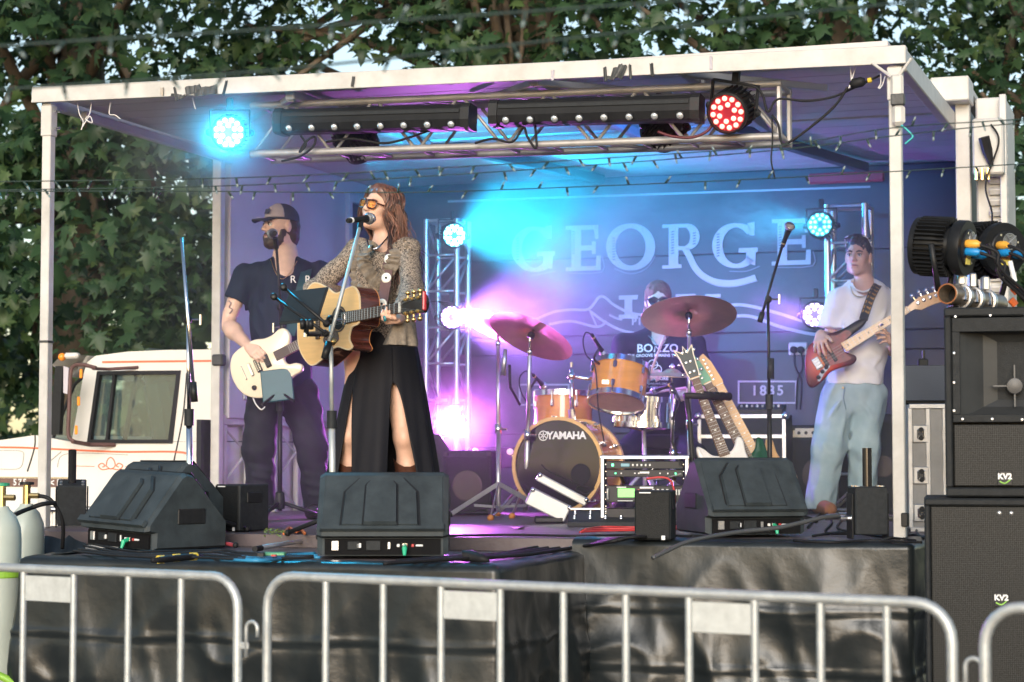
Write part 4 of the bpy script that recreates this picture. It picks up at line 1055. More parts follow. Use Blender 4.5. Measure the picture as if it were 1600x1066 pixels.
# guitarist's
bs = WZ(437, 812, DECK + .003); D2 = bs.y
ms2 = mic_stand("black microphone stand in front of the man with the cap", bs, W(438, 480, D2), (W(442, 520, D2), W(432, 388, D2 - .12)), m_blk, tri=(.26, .10, .2))
mic("microphone seen end on at the bearded man's mouth", W(430, 364, D2 - .22), W(425, 366, D2 - .04), 1.1)
MB().tube([W(432, 388, D2 - .12), W(430, 372, D2 - .16)], .014, 8).build("clip", m_blk, ms2)
MB().tube([W(437, 512, D2 - .03), W(428, 512, D2 - .03), W(427, 505, D2 - .03), W(427, 520, D2 - .03)], .006, 6).build("wing_handle", m_chrome, ms2)
MB().tube([W(437, 556, D2), W(437, 575, D2)], .019, 10).build("knurled_grip", m_blk2, ms2, True)
# singer's
D3 = 8.95
bs3 = Vector((W(521, 700, D3).x, D3, DECK + .003))
ms3 = mic_stand("steel microphone stand in front of the singing woman", bs3, W(517, 500, D3), (W(507, 560, D3 - .10), W(562, 356, D3 + .10)), m_galv, thick=.012)
mic("black microphone at the singing woman's mouth", W(543, 345, D3 + .04), W(583, 341, D3 + .22), 1.0, m_paper)
MB().tube([W(562, 358, D3 + .10), W(564, 347, D3 + .13)], .013, 8).build("clip", m_blk, ms3)
# right hand one
bs4 = WZ(1204, 818, DECK + .003); D4 = bs4.y
ms4 = mic_stand("tall black microphone stand left of the bass player", bs4, W(1200, 468, D4), (W(1187, 503, D4 - .05), W(1222, 385, D4 + .05)), m_blk, thick=.011)
mic("microphone tipped up on the stand beside the bass player", W(1222, 386, D4 + .05), W(1236, 348, D4 - .02), 1.05, m_gold)
MB().tube([W(1204, 560, D4), W(1204, 592, D4)], .020, 10).build("knurled_grip", m_blk2, ms4, True)

# ---- tablets on the stands
def tablet(label, corners, th, mat, back=None):
 """corners: four world points, clockwise"""
 A, B, C, Dp = [Vector(q) for q in corners]; n_ = (B - A).cross(Dp - A).normalized()
 t = thing("tablet", label, "tablet", (A + C) / 2, "tablets on microphone stands")
 X = (B - A).normalized(); Y = n_.cross(X); w_ = (B - A).length; h_ = (Dp - A).dot(Y)
 MB().box((A + B + C + Dp) / 4, (w_, abs(h_), th), (X, Y, n_), ch=.005).build("case", mat, t)
 MB().box((A + B + C + Dp) / 4 + n_ * (th / 2 + .001), (w_ * .92, abs(h_) * .9, .002), (X, Y, n_)).build("screen", M("tablet_glass", (.01, .012, .014), .08, var=0), t)
 MB().box((A + B + C + Dp) / 4 - n_ * (th / 2 + .001), (w_ * .92, abs(h_) * .9, .002), (X, Y, n_)).build("back_panel", mat, t)
 return t, X, Y, n_
m_tcase = M("dark_grey_tablet_case", (.020, .024, .028), .65, var=.15, spec=.25)
t1, tx, ty, tn = tablet("dark tablet tilted on a holder in front of the singer", [W(434, 458, D3 - .02), W(495, 451, D3 - .10), W(516, 498, D3 - .26), W(455, 506, D3 - .18)], .012, m_tcase)
hold = MB()
for a, b in (((429, 465), (508, 520)), ((444, 450), (512, 508))): hold.tube([W(*a, D3 - .22), W(*b, D3 - .36)], .008, 6)
hold.build("holder_arm", m_blk, ms3, True)
for a in ((428, 464), (443, 449), (510, 506), (508, 521)): MB().lathe([(.010, -.012), (.016, -.006), (.016, .01), (.009, .014)], W(*a, D3 - .24), (0, -1, .2), 10).build("holder_corner", m_blk, ms3, True)
MB().tube([W(480, 500, D3 - .33), W(478, 522, D3 - .30), W(515, 522, D3 - .04)], .012, 8).build("holder_joint", m_blk, ms3, True)
for a in ((473, 507), (486, 507)): MB().lathe([(.022, -.01), (.024, 0), (.022, .01)], W(*a, D3 - .33), (1, 0, 0), 14).build("holder_knob", m_blk, ms3, True)
MB().tube([W(478, 512, D3 - .3), W(477, 527, D3 - .3)], .009, 8).build("holder_pin", m_chrome, ms3)
MB().lathe([(.017, -.014), (.019, 0), (.017, .014)], W(519, 534, D3 - .02), (0, -1, 0), 14).build("brass_clutch", m_gold, ms3, True)
m_teal = M("teal_tablet_case", (.008, .075, .095), .45, var=.1)
tablet("teal cased tablet clamped low on the left microphone stand", [W(407, 580, D2 - .08), W(456, 574, D2 - .08), W(460, 625, D2 - .12), W(410, 630, D2 - .12)], .012, m_teal)
for a, b in (((409, 633), (436, 612)), ((460, 628), (438, 612))): MB().tube([W(*a, D2 - .15), W(*b, D2 - .1)], .008, 6).build("holder_arm", m_blk, ms2)
MB().box(W(432, 617, D2 - .05), (.06, .07, .05), ch=.008).build("holder_clamp", m_blk, ms2)

# ---- drum kit
m_shell = M("amber_maple_shell", (.62, .25, .045), .22, var=.16, vscale=3, coat=.6, stretch=(1, 1, 6))
m_hoopw = M("maple_hoop", (.60, .36, .14), .3, var=.12, coat=.4)
m_skin = M("drum_skin", (.62, .55, .56), .5, var=.05)
m_cym = M("cymbal_bronze", (.74, .48, .32), .38, metal=.9, var=.18, vscale=4, bump=.25, bscale=26, rvar=.1)
def drum(label, c, axis, r, L, name, top=None, bottom=None, hoop=None, shell=None, lugs=8, group="drums of the amber kit"):
 """c = centre, axis from back or bottom head to front or top head"""
 c = Vector(c); A = Vector(axis).normalized(); h = L / 2
 t = thing(name, label, "drum", c - Z * r, group)
 sh = MB().lathe([(r, -h), (r, h), (r - .008, h), (r - .008, -h)], c, A, 40, closed=True).build("shell", shell or m_shell, t, True, 40)
 for s_, mt, nm in ((1, top or m_skin, "front_head"), (-1, bottom or m_skin, "back_head")):
  MB().lathe([(r * .985, h * s_ - .004 * s_), (r * .985, h * s_ + .004 * s_), (r * .5, h * s_ + .007 * s_), (.004, h * s_ + .008 * s_)], c, A, 40).build(nm, mt, t, True, 60)
  MB().lathe([(r * 1.0 + .002, h * s_ - .018), (r + .014, h * s_ - .018), (r + .014, h * s_ + .016), (r * .975, h * s_ + .016), (r * .975, h * s_ + .004 * s_)], c, A, 40, closed=True).build("hoop", hoop or m_chrome, t, True, 40)
 X = A.orthogonal().normalized(); Y = A.cross(X)
 for i in range(lugs):
  a = 2 * math.pi * (i + .5) / lugs; R_ = X * math.cos(a) + Y * math.sin(a)
  for s_ in (-1, 1):
   MB().box(c + R_ * (r + .010) + A * (s_ * h * .55), (.020, .022, .045), (R_, A.cross(R_), A), ch=.006).build("lug", m_chrome, t)
   MB().tube([c + R_ * (r + .018) + A * (s_ * h * .55), c + R_ * (r + .018) + A * (s_ * (h + .012))], .004, 6).build("tension_rod", m_chrome, t)
 return t
DK = 11.6
bdA = Vector((-.36, -.93, .02)).normalized(); bdC = W(872, 727, DK)
m_bhead = M("gloss_black_drum_head", (.012, .012, .015), .12, var=.1)
bdr = .270
bd = drum("large bass drum with black front head reading YAMAHA", bdC - bdA * .19, bdA, bdr, .38, "bass_drum", top=m_bhead, hoop=m_hoopw, lugs=10)
f0 = bdC + bdA * .010; bX = bdA.cross(Z).normalized() * -1; bX = Z.cross(bdA).normalized(); bX = bX if bX.x > 0 else -bX; bY = bX.cross(bdA); bY = bY if bY.z > 0 else -bY
def onhead(px, py):
 d = ray(px, py); o = Vector((0, 0, EYE)); tt = (f0 - o).dot(bdA) / d.dot(bdA); return o + d * tt
lettering("YAMAHA", .060, onhead(885, 681), bX, bY, bd, m_paper, .001, bold=.0022, space=.96)
ec = onhead(849, 681); er = .030
MB().ring([(er * math.cos(a * .2618), er * math.sin(a * .2618)) for a in range(24)], [(er * .82 * math.cos(a * .2618), er * .82 * math.sin(a * .2618)) for a in range(24)], ec, bX, bY, bdA, 0, .002).build("emblem_ring", m_paper, bd)
for i in range(6):
 a = math.pi / 2 + i * math.pi / 3; dx = bX * math.cos(a) + bY * math.sin(a); dy = bX * -math.sin(a) + bY * math.cos(a)
 MB().box(ec + dx * er * .42 + bdA * .001, (er * .62, er * .17, .002), (dx, dy, bdA)).build("emblem_fork", m_paper, bd)
MB().lathe([(.062, .001), (.058, .004), (.05, .003)], onhead(907, 741) - bdA * .004, bdA, 24).build("head_port", M("port_black", (.004, .004, .005), .8), bd)
for s_ in (-1, 1): MB().tube([bdC + bX * (s_ * bdr * .95) - Z * .1 - bdA * .12, bdC + bX * (s_ * (bdr + .10)) - Z * (bdC.z - DECK - .01) + bdA * .10], .009, 8).build("spur", m_chrome, bd)
# tom holder on the bass drum
th_ = thing("tom_holder", "chrome tom holder post standing on the bass drum", "drum hardware", W(893, 652, DK + .2))
MB().tube([W(895, 660, DK + .2), W(893, 640, DK + .2)], .022, 10).build("mount", m_chrome, th_)
MB().tube([W(894, 652, DK + .2), W(893, 578, DK + .22)], .013, 10).build("post", m_chrome, th_, True)
MB().sphere(W(893, 588, DK + .22), .026, 10, 8).build("joint", m_chrome, th_, True)
MB().tube([W(893, 588, DK + .22), W(918, 592, DK + .25), W(930, 590, DK + .25)], [.010, .010, .018], 8).build("tom_arm", m_chrome, th_, True)
MB().tube([W(893, 574, DK + .22), W(893, 566, DK + .22)], .008, 8).build("top_bolt", m_chrome, th_)
drum("amber rack tom mounted above the bass drum", W(967, 601, DK + .15), (.13, .34, .93), .165, .215, "rack_tom", lugs=6, bottom=M("pink_grey_head", (.50, .36, .34), .4))
MB().box(W(946, 597, DK - .02), (.045, .006, .028), ch=.004).build("badge", m_chrome, bpy.data.objects["rack_tom"])
drum("amber floor tom behind the left of the bass drum", W(880, 655, DK + .62), (.02, .08, 1), .18, .30, "floor_tom", lugs=8)
drum("shiny chrome snare drum under the rack tom", W(1006, 645, DK + .55), (.04, .02, 1), .178, .155, "snare_drum", shell=M("chrome_shell", (.72, .70, .75), .12, metal=1, var=.05), lugs=8)
ss = thing("snare_stand", "black and chrome stand holding the snare drum", "drum hardware", Vector((W(1008, 690, DK + .55).x, DK + .55, DECK)))
bse = Vector((W(1008, 690, DK + .55).x, DK + .55, DECK)); tripod(ss, bse, .24, .28, .9, m_galv)
MB().tube([bse + Z * .1, W(1006, 668, DK + .55)], .013, 8).build("post", m_galv, ss, True)
for a in (.3, 2.4, 4.5):
 e = W(1006, 668, DK + .55) + Vector((math.cos(a) * .18, math.sin(a) * .18, .02)); MB().tube([W(1006, 674, DK + .55), e, e + Z * .06], .008, 6).build("basket_arm", m_chrome, ss)
def cymbal(label, c, nrm, r, stand_base=None, tilt=None, spread=.30, a0=.5, legs=True, standlabel=None):
 c, n_ = Vector(c), Vector(nrm).normalized()
 t = thing("cymbal", label, "cymbal", c, "bronze cymbals of the drum kit")
 MB().lathe([(.006, .030), (.03, .027), (.05, .014), (.056, .008), (r * .6, .0), (r, -.016), (r, -.0175), (r * .6, -.002), (.056, .0062), (.05, .012), (.03, .025), (.006, .028)], c, n_, 56).build("disc", m_cym, t, True, 50)
 MB().lathe([(.020, -.022), (.022, .0), (.016, .012)], c - n_ * .004, n_, 12).build("felt", m_rub, t, True)
 MB().lathe([(.014, .03), (.016, .045), (.006, .06)], c, n_, 10).build("wing_nut", m_chrome, t, True)
 if stand_base is not None:
  b0 = Vector(stand_base); s2 = thing("cymbal_stand", standlabel, "drum hardware", b0, "chrome cymbal stands")
  tp_ = c - n_ * .03; k = b0.lerp(Vector((tp_.x, tp_.y, tp_.z - .05)), .97)
  MB().tube([b0 + Z * .04, b0.lerp(k, .5)], .015, 10).build("lower_tube", m_alu, s2, True)
  MB().tube([b0.lerp(k, .5), k], .011, 10).build("upper_tube", m_alu, s2, True)
  MB().tube([b0.lerp(k, .5) - Z * .03, b0.lerp(k, .5) + Z * .03], .021, 10).build("collar", m_chrome, s2, True)
  MB().tube([k, tp_, c + n_ * .03], .007, 8).build("tilter", m_chrome, s2, True)
  MB().lathe([(.02, -.014), (.022, 0), (.02, .014)], k, XA, 12).build("tilter_joint", m_chrome, s2, True)
  MB().tube([b0.lerp(k, .5), b0.lerp(k, .5) + Vector((.05, -.02, 0))], .007, 6).build("wing_bolt", m_chrome, s2)
  if legs:
   for i in range(3):
    a = a0 + i * 2.094; f = b0 + Vector((math.cos(a) * spread, math.sin(a) * spread, .014))
    for off in (-.006, .006):
     pass
    MB().box((b0 + Z * .20 + f) / 2, ((f - b0 - Z * .20).length, .006, .028), ((f - b0 - Z * .2).normalized(), (f - b0 - Z * .2).cross(Z).normalized(), (f - b0 - Z * .2).cross(Z).normalized().cross((f - b0 - Z * .2).normalized())), ch=.002).build("leg", m_alu, s2)
    MB().box((b0 + Z * .06 + b0.lerp(f, .5) + Z * .07) / 2, ((b0.lerp(f, .5) - b0).length, .005, .016), ((f - b0).normalized(), (f - b0).cross(Z).normalized(), Z), ch=.001).build("leg_brace", m_alu, s2)
    MB().sphere(f, .02, 8, 6).build("rubber_foot", M("orange_rubber", (.6, .22, .04), .5) if i else m_rub, s2, True)
 return t
fb_ = lambda px, Y: Vector((W(px, 700, Y).x, Y, DECK))
cymbal("tilted bronze cymbal nearest the singer, in front of another", W(831, 522, DK - .1), (.385, .33, .86), .262, fb_(821, DK + .15), standlabel="chrome stand under the left front cymbal", spread=.25, a0=.2)
cymbal("tilted bronze cymbal partly hidden behind the left front one", W(781, 509, DK + .35), (.36, .22, .90), .262, fb_(779, DK - .05), standlabel="chrome stand with braced tripod left of the bass drum", spread=.36, a0=2.5)
cymbal("wide bronze cymbal hiding the drummer's chin", W(1076, 491, DK + .10), (-.02, .37, .93), .285, fb_(1078, DK + .05), standlabel="chrome stand under the right hand cymbal", spread=.26)
cymbal("flat hi hat cymbal in front of the drummer's shirt", W(1050, 584, DK + .35), (.05, -.06, 1), .19, fb_(1052, DK + .36), standlabel="chrome hi hat stand beside the snare", spread=.24)
def drum_mic(label, tail, head, arm, ring=m_gold):
 t = mic(label, tail, head, .85, ring); t['group'] = "drum microphones"
 MB().tube(bez([Vector(q) for q in arm], 5), .008, 6).build("gooseneck", m_blk, t, True)
drum_mic("clip on drum microphone above the floor tom", W(832, 585, DK + .3), W(852, 606, DK + .4), [W(838, 592, DK + .3), W(826, 612, DK + .3), W(824, 628, DK + .3)])
drum_mic("clip on drum microphone above the rack tom", W(924, 522, DK), W(946, 558, DK + .1), [W(936, 545, DK), W(928, 560, DK), W(938, 570, DK + .1)])
drum_mic("drum microphone with yellow band at the snare", W(1052, 600, DK + .2), W(1018, 612, DK + .4), [W(1050, 602, DK + .2), W(1062, 630, DK + .2), W(1050, 655, DK + .3)], M("yellow_tape", (.7, .5, .05), .5))
cable("black cable arching over the rack tom microphone", [W(x, y, DK) for x, y in ((925, 523), (915, 520), (911, 535), (916, 555), (930, 575), (935, 640), (944, 690))], .004)
cable("black lead looping above the floor tom microphone", [W(x, y, DK + .3) for x, y in ((833, 585), (822, 580), (812, 590), (814, 612), (828, 640), (822, 660))], .004)
cm = thing("clamped_microphone", "silver pencil microphone clamped to the left cymbal stand", "microphone", W(790, 560, DK - .1))
MB().tube([W(786, 587, DK - .12), W(790, 546, DK - .12)], [.016, .011], 10).build("body", m_alu, cm, True)
MB().tube([W(796, 570, DK - .12), W(797, 605, DK - .12), W(812, 632, DK)], .009, 6).build("clamp_arm", m_blk, cm, True)
# pedal behind the bass drum head and drummer's stool
st = thing("drum_stool", "round black drum stool behind the kit", "stool", fb_(1030, DK + 1.15))
MB().lathe([(.02, .40), (.16, .41), (.17, .45), (.16, .49), (.02, .50)], fb_(1030, DK + 1.15), Z, 24).build("seat", m_rub, st, True, 50)
tripod(st, fb_(1030, DK + 1.15), .22, .36, .3, m_chrome)

# ---- effects rack, foot controller, open metal case
D5 = 10.45; X5, Y5 = yawed(-6)
rc = WZ(995, 812, DECK + .003); rc = Vector((rc.x, D5, DECK + .003))
rk = thing("effects_rack", "open effects rack with green display behind the small speaker", "rack", rc)
w5, h5 = .445, .355
for s_ in (-1, 1):
 MB().box(rc + X5 * (s_ * w5 / 2) + Z * h5 / 2, (.012, .38, h5), (X5, Y5, Z), ch=.003).build("side", m_blk2, rk)
 MB().box(rc + X5 * (s_ * (w5 / 2 - .004)) + Z * h5 / 2 - Y5 * .195, (.020, .012, h5), (X5, Y5, Z), ch=.004).build("edge_trim", m_alu, rk)
 for k in range(9): MB().lathe([(.004, 0), (.004, .004), (.002, .005)], rc + X5 * (s_ * (w5 / 2 - .022)) + Z * (.03 + k * .036) - Y5 * .197, -Y5, 6).build("rack_screw", m_chrome, rk)
MB().box(rc + Z * (h5 + .004), (w5 + .02, .40, .014), (X5, Y5, Z), ch=.005).build("top", m_blk2, rk)
MB().box(rc + Z * (h5 + .000) - Y5 * .200, (w5 + .02, .012, .022), (X5, Y5, Z), ch=.006).build("edge_trim", m_alu, rk)
MB().box(rc + Z * .006, (w5, .38, .012), (X5, Y5, Z)).build("bottom", m_blk2, rk)
def unit(z, h, name): return MB().box(rc + Z * z - Y5 * .10, (w5 - .045, .19, h), (X5, Y5, Z), ch=.003).build(name, m_blk, rk)
u1 = unit(.315, .040, "receiver_unit"); u2 = unit(.272, .038, "wireless_unit"); u3 = unit(.165, .085, "amp_modeller_unit"); u4 = unit(.06, .06, "power_unit")
fp = lambda x, z: rc + X5 * x + Z * z - Y5 * .1975
def dot(x, z, w_, h_, mt, par_, nm="button"): MB().box(fp(x, z), (w_, .006, h_), (X5, Y5, Z), ch=min(.0015, h_ * .3)).build(nm, mt, par_)
m_lcd = M("green_lcd", (.1, .3, .08), .3, var=.15, vscale=60, emit=(.20, .75, .16), estr=.75)
dot(-.095, .171, .088, .046, m_lcd, u3, "display"); dot(-.10, .315, .045, .016, M("blue_lcd", (.05, .1, .12), .3, emit=(.1, .4, .5), estr=.4), u1, "display")
m_ledg = M("green_led", (.1, .6, .3), .3, var=0, emit=(.1, 1, .4), estr=2.0)
dot(-.165, .315, .012, .014, m_ledg, u1, "green_led")
for k in range(5): dot(-.06 + k * .022, .315, .010, .012, m_galv, u1, "knob")
for k, (x, c_) in enumerate(((-.15, m_ledg), (-.12, m_paper), (-.05, m_paper), (-.03, m_paper), (.02, m_galv), (.08, m_paper), (.12, m_paper), (.16, m_ledg))): dot(x, .272, .008, .008, c_, u2, "button")
dot(.0, .276, .05, .010, m_paper, u2, "label_strip")
MB().lathe([(.015, 0), (.016, .008), (.012, .016)], fp(0.0, .166), -Y5, 14).build("knob", m_galv, u3, True)
for r_ in range(3):
 for k in range(4): dot(.045 + k * .024, .188 - r_ * .018, .013, .008, m_galv, u3)
for k in range(4): dot(.15 + k * .014, .175, .008, .03, m_galv, u3)
dot(.01, .198, .07, .010, m_paper, u3, "label_strip"); dot(-.12, .200, .05, .006, m_paper, u3, "label_strip"); dot(-.03, .171, .012, .04, M("red_leds", (.35, .05, .04), .4), u3, "meter"); dot(-.10, .130, .08, .004, m_paper, u3, "label_strip")
for s_ in (-1, 1): MB().tube([fp(s_ * .19, .14), fp(s_ * .19, .14) - Y5 * .03, fp(s_ * .19, .19) - Y5 * .03, fp(s_ * .19, .19)], .005, 6).build("handle", m_alu, u3)
MB().tube([fp(.19, .31), W(1050, 690, D5 - .2), W(1053, 643, D5 - .22)], [.008, .006, .004], 6).build("antenna", m_rub, u1)
MB().tube([fp(.0, .24), fp(.1, .245), fp(.19, .27)], .004, 6).build("antenna", m_alu, u2)
cable("", [W(x, y, D5 - .23) for x, y in ((1010, 748), (1035, 746), (1048, 752), (1054, 772), (1053, 800))], .006, M("red_cable", (.50, .04, .04), .45), parent=rk, name="patch_cable")
# cables and mess inside the rack gap
for a, b, mt in (((968, 740), (975, 755), m_gold), ((990, 742), (1030, 735), m_rub), ((1040, 738), (1055, 750), M("tan", (.4, .25, .12), .5))): MB().tube([W(*a, D5 - .05), W(*b, D5 - .02)], .010, 6).build("patch_cable", mt, rk)
D6 = 10.05; X6, Y6 = yawed(-4); fc = WZ(958, 823, DECK + .003)
pb = thing("foot_controller", "low black foot controller board with two rows of chrome switches", "pedalboard", fc)
zt = (Z * .97 + Y6 * -.24).normalized(); yt = (Y6 * .97 + Z * .24)
MB().prism([(0, 0), (.21, 0), (.21, .075), (.02, .030), (0, .022)], fc - X6 * .235, Y6, Z, X6, 0, .47).build("body", m_blk2, pb)
sw = mesh_of(MB().lathe([(.010, 0), (.010, .006), (.006, .008), (.006, .020), (.004, .022)], (0, 0, 0), zt, 10), "foot_switch", m_chrome, True)
for r_ in range(2):
 for k in range(6): put("foot_switch", sw, pb, fc + X6 * (-.2 + k * .08) + Y6 * (.05 + r_ * .09) + Z * (.037 + r_ * .021))
MB().box(fc + Y6 * .20 + Z * .085, (.46, .008, .012), (X6, Y6, Z), ch=.003).build("rail", m_alu, pb)
m_case = M("ribbed_aluminium_case", (.46, .47, .48), .38, metal=.35, var=.06, vscale=10)
ac = thing("metal_pedal_case", "open silver pedal case lying tilted before the bass drum", "case", WZ(880, 815, DECK))
def slabpx(a, b, D_, th, dep, name):
 p, q = W(*a, D_), W(*b, D_); d = (q - p).normalized(); n_ = d.cross(YA).normalized(); n_ = n_ if n_.z > 0 else -n_
 o = MB().box((p + q) / 2 - n_ * th / 2 + YA * dep / 2, ((q - p).length, dep, th), (d, YA, n_), ch=.006).build(name, m_case, ac)
 for s_ in (.03, .97): MB().sphere(p.lerp(q, s_) - n_ * .01, .014, 8, 6).build("corner_cap", m_chrome, ac, True)
 return o
slabpx((843, 739), (920, 780), 10.75, .045, .28, "lid"); slabpx((832, 762), (893, 792), 10.68, .095, .30, "tray")
MB().box(WZ(858, 812, DECK + .02), (.16, .12, .035), ch=.008).build("foot_pedal", m_blk, ac)
cable("", [W(x, y, 10.62) for x, y in ((846, 726), (855, 735), (870, 742), (905, 758), (928, 762), (915, 772), (900, 764), (912, 756))], .004, parent=ac, name="patch_cable")

# ---- amps and cases at the back
def amp(label, c, yaw, w, d, h, panel=None, logo=None, name="amplifier"):
 X, Y = yawed(yaw); c = Vector(c); t = thing(name, label, "amplifier", c, "amplifiers at the back wall")
 MB().box(c + Z * h / 2, (w, d, h), (X, Y, Z), ch=.008).build("cabinet", m_blk2, t)
 gh = h - (.09 if panel else .04)
 MB().box(c + Z * (gh / 2 + .01) - Y * (d / 2 + .002), (w * .90, .008, gh * .93), (X, Y, Z), ch=.003).build("speaker_cloth", m_grille, t)
 MB().lathe([(.12 * w / .4, 0), (.125 * w / .4, .006), (.11 * w / .4, .008)], c + Z * gh * .5 - Y * (d / 2 + .005), -Y, 24).build("speaker_ring", M("brown_cone", (.05, .035, .03), .6), t)
 if panel:
  p = MB().box(c + Z * (h - .05) - Y * (d / 2 + .003), (w * .93, .012, .06), (X, Y, Z), ch=.003).build("control_panel", panel, t)
  for k in range(7): MB().lathe([(.010, 0), (.011, .008), (.008, .014)], c + Z * (h - .05) - Y * (d / 2 + .008) + X * (w * (-.36 + k * .12)), -Y, 10).build("knob", m_blk, p)
 for s_ in (-1, 1):
  for q in (.02, h - .02): MB().box(c + X * (s_ * (w / 2 - .015)) + Z * q - Y * (d / 2 - .004), (.035, .03, .035), (X, Y, Z), ch=.006).build("corner", m_blk, t)
 if logo: lettering(logo, .052, c + X * .035 + Z * (gh - .075) - Y * (d / 2 + .010), X, Z, t, M("gold_badge", (.75, .62, .32), .4), .0015, bold=.001)
 return t
m_cream = M("cream_control_panel", (.60, .55, .42), .4, var=.08)
ampc = Vector((W(1285, 700, 12.95).x, 12.95, DECK + .003))
at_ = amp("black bass amplifier with cream control panel behind the bass player", ampc, -14, .38, .28, .555, m_cream, "FENDER")
for s_ in range(3): MB().box(ampc + Vector((.09 + .025 * s_, -.155, .115)), (.02, .01, .012), ch=.002).build("strap_piece", m_cream, at_)
amp("tall dark cabinet in the shade right of the bass player", Vector((W(1382, 700, 12.6).x, 12.6, DECK + .003)), -14, .22, .3, .62, None)
amp("dark guitar amplifier beside the truss left of the drums", Vector((W(737, 700, 12.25).x, 12.25, DECK + .003)), -10, .30, .26, .39, None)
wd = thing("side_fill_speaker", "small angled black speaker at the foot of the left truss", "speaker", W(682, 735, 12.3))
MB().prism([(-.12, -.12), (.06, -.12), (.10, 0), (.02, .12), (-.12, .14)], W(682, 710, 12.2), XA, Z, YA, 0, .25).build("cabinet", m_blk2, wd)
MB().box(Vector((W(684, 740, 12.3).x, 12.33, DECK + .10)), (.10, .1, .20)).build("pedestal", m_blk, wd)
el = thing("effect_light", "three small round blinders glowing dimly behind the cymbal stand", "stage lamp", W(770, 715, 12.95))
MB().box(W(770, 715, 13.0), (.32, .06, .14), ch=.01).build("housing", m_fin, el)
m_warm = M("dim_warm_lens", (.75, .55, .5), .2, var=.05, emit=(1, .55, .5), estr=.35)
for a in ((743, 705), (797, 706), (770, 724)): MB().lathe([(.020, 0), (.022, .006), (.016, .012)], W(*a, 12.94), -YA, 14).build("lens", m_warm, el, True)
MB().box(Vector((W(770, 760, 13).x, 13.0, DECK + .16)), (.05, .05, .32)).build("pedestal", m_blk, el)
# flight case with small gear, wall sockets
D7 = 12.75; X7, Y7 = yawed(-15); c7 = Vector((W(1165, 700, D7).x, D7, DECK + .003))
fcs = thing("flight_case", "low black flight case with aluminium edges left of the amplifier", "flight case", c7)
w7, h7 = .56, .62
MB().box(c7 + Z * h7 / 2, (w7, .35, h7), (X7, Y7, Z), ch=.004).build("panels", m_blk2, fcs)
for z_ in (.012, h7 - .012, h7 - .14): MB().box(c7 + Z * z_ - Y7 * .176, (w7 + .006, .010, .026), (X7, Y7, Z), ch=.003).build("edge_trim", m_alu, fcs)
for s_ in (-1, 1): MB().box(c7 + X7 * (s_ * (w7 / 2 - .01)) + Z * h7 / 2 - Y7 * .177, (.026, .010, h7 - .06), (X7, Y7, Z), ch=.003).build("edge_trim", m_alu, fcs)
for s_ in (-1, 1): MB().sphere(c7 + X7 * (s_ * w7 / 2) + Z * (h7 - .01) - Y7 * .17, .028, 10, 8).build("ball_corner", m_chrome, fcs, True)
mx_ = thing("mixer", "small black mixer with cables on the flight case", "mixer", c7 + Z * h7)
MB().prism([(-.11, 0), (.11, 0), (.11, .07), (-.11, .03)], c7 + Z * (h7 + .001) + X7 * -.05, Y7, Z, X7, 0, .30).build("body", m_blk, mx_)
for k in range(8): MB().lathe([(.008, 0), (.008, .012), (.005, .014)], c7 + X7 * (-.02 + .034 * k) + Z * (h7 + .05) - Y7 * .03, (-Y7 * .2 + Z), 8).build("knob", m_paper if k % 2 else m_galv, mx_)
rd = thing("upright_speaker", "slim dark speaker leaning upright on the flight case", "speaker", c7 + Z * h7 - X7 * .2)
MB().box(c7 + Z * (h7 + .105) - X7 * .19, (.08, .08, .20), ((X7 * .98 - Z * .15), Y7, (Z * .98 + X7 * .15)), ch=.012).build("cabinet", m_blk2, rd)
MB().box(c7 + Z * (h7 + .105) - X7 * .19 - Y7 * .041, (.066, .006, .18), ((X7 * .98 - Z * .15), Y7, (Z * .98 + X7 * .15)), ch=.004).build("grille", m_grille, rd)
so = thing("power_outlet", "white double power outlet with two black plugs on the back wall", "power outlet", SVW(1247, 545, BACK_V - .01))
MB().box(SVW(1247, 545, BACK_V - .012), (.125, .02, .085), (U, V, Z), ch=.006).build("plate", m_white, so)
for x in (1241, 1252): MB().lathe([(.024, 0), (.024, .03), (.014, .04)], SVW(x, 547, BACK_V - .02), -V, 12).build("plug", m_rub, so)
for x, x2 in ((1241, 1252), (1252, 1246)): MB().tube(bez([SVW(x, 550, BACK_V - .05), SVW(x + 2, 575, BACK_V - .06), SVW(x2, 595, BACK_V - .04), SVW(x2 - 2, 640, BACK_V - .05)]), .006, 6).build("lead", m_rub, so)
# laptop on a flight case at the right, by the PA
D8 = 9.75; c8 = Vector((W(1448, 700, D8).x, D8, DECK + .003))
f8 = thing("road_case", "upright silver edged road case with butterfly latches right of the post", "flight case", c8)
h8 = W(1448, 634, D8).z - DECK; X8, Y8 = yawed(-4)
m_gpan = M("grey_case_panel", (.26, .25, .24), .5, var=.15, vscale=8)
MB().box(c8 + Z * h8 / 2 + X8 * .03, (.27, .38, h8), (X8, Y8, Z), ch=.004).build("panels", m_gpan, f8)
for x in (-.105, -.02, .06): MB().box(c8 + X8 * x + Z * h8 / 2 - Y8 * .192, (.022, .010, h8 - .03), (X8, Y8, Z), ch=.003).build("edge_trim", m_alu, f8)
for z_ in (.01, h8 - .01): MB().box(c8 + X8 * .03 + Z * z_ - Y8 * .194, (.28, .012, .024), (X8, Y8, Z), ch=.003).build("edge_trim", m_alu, f8)
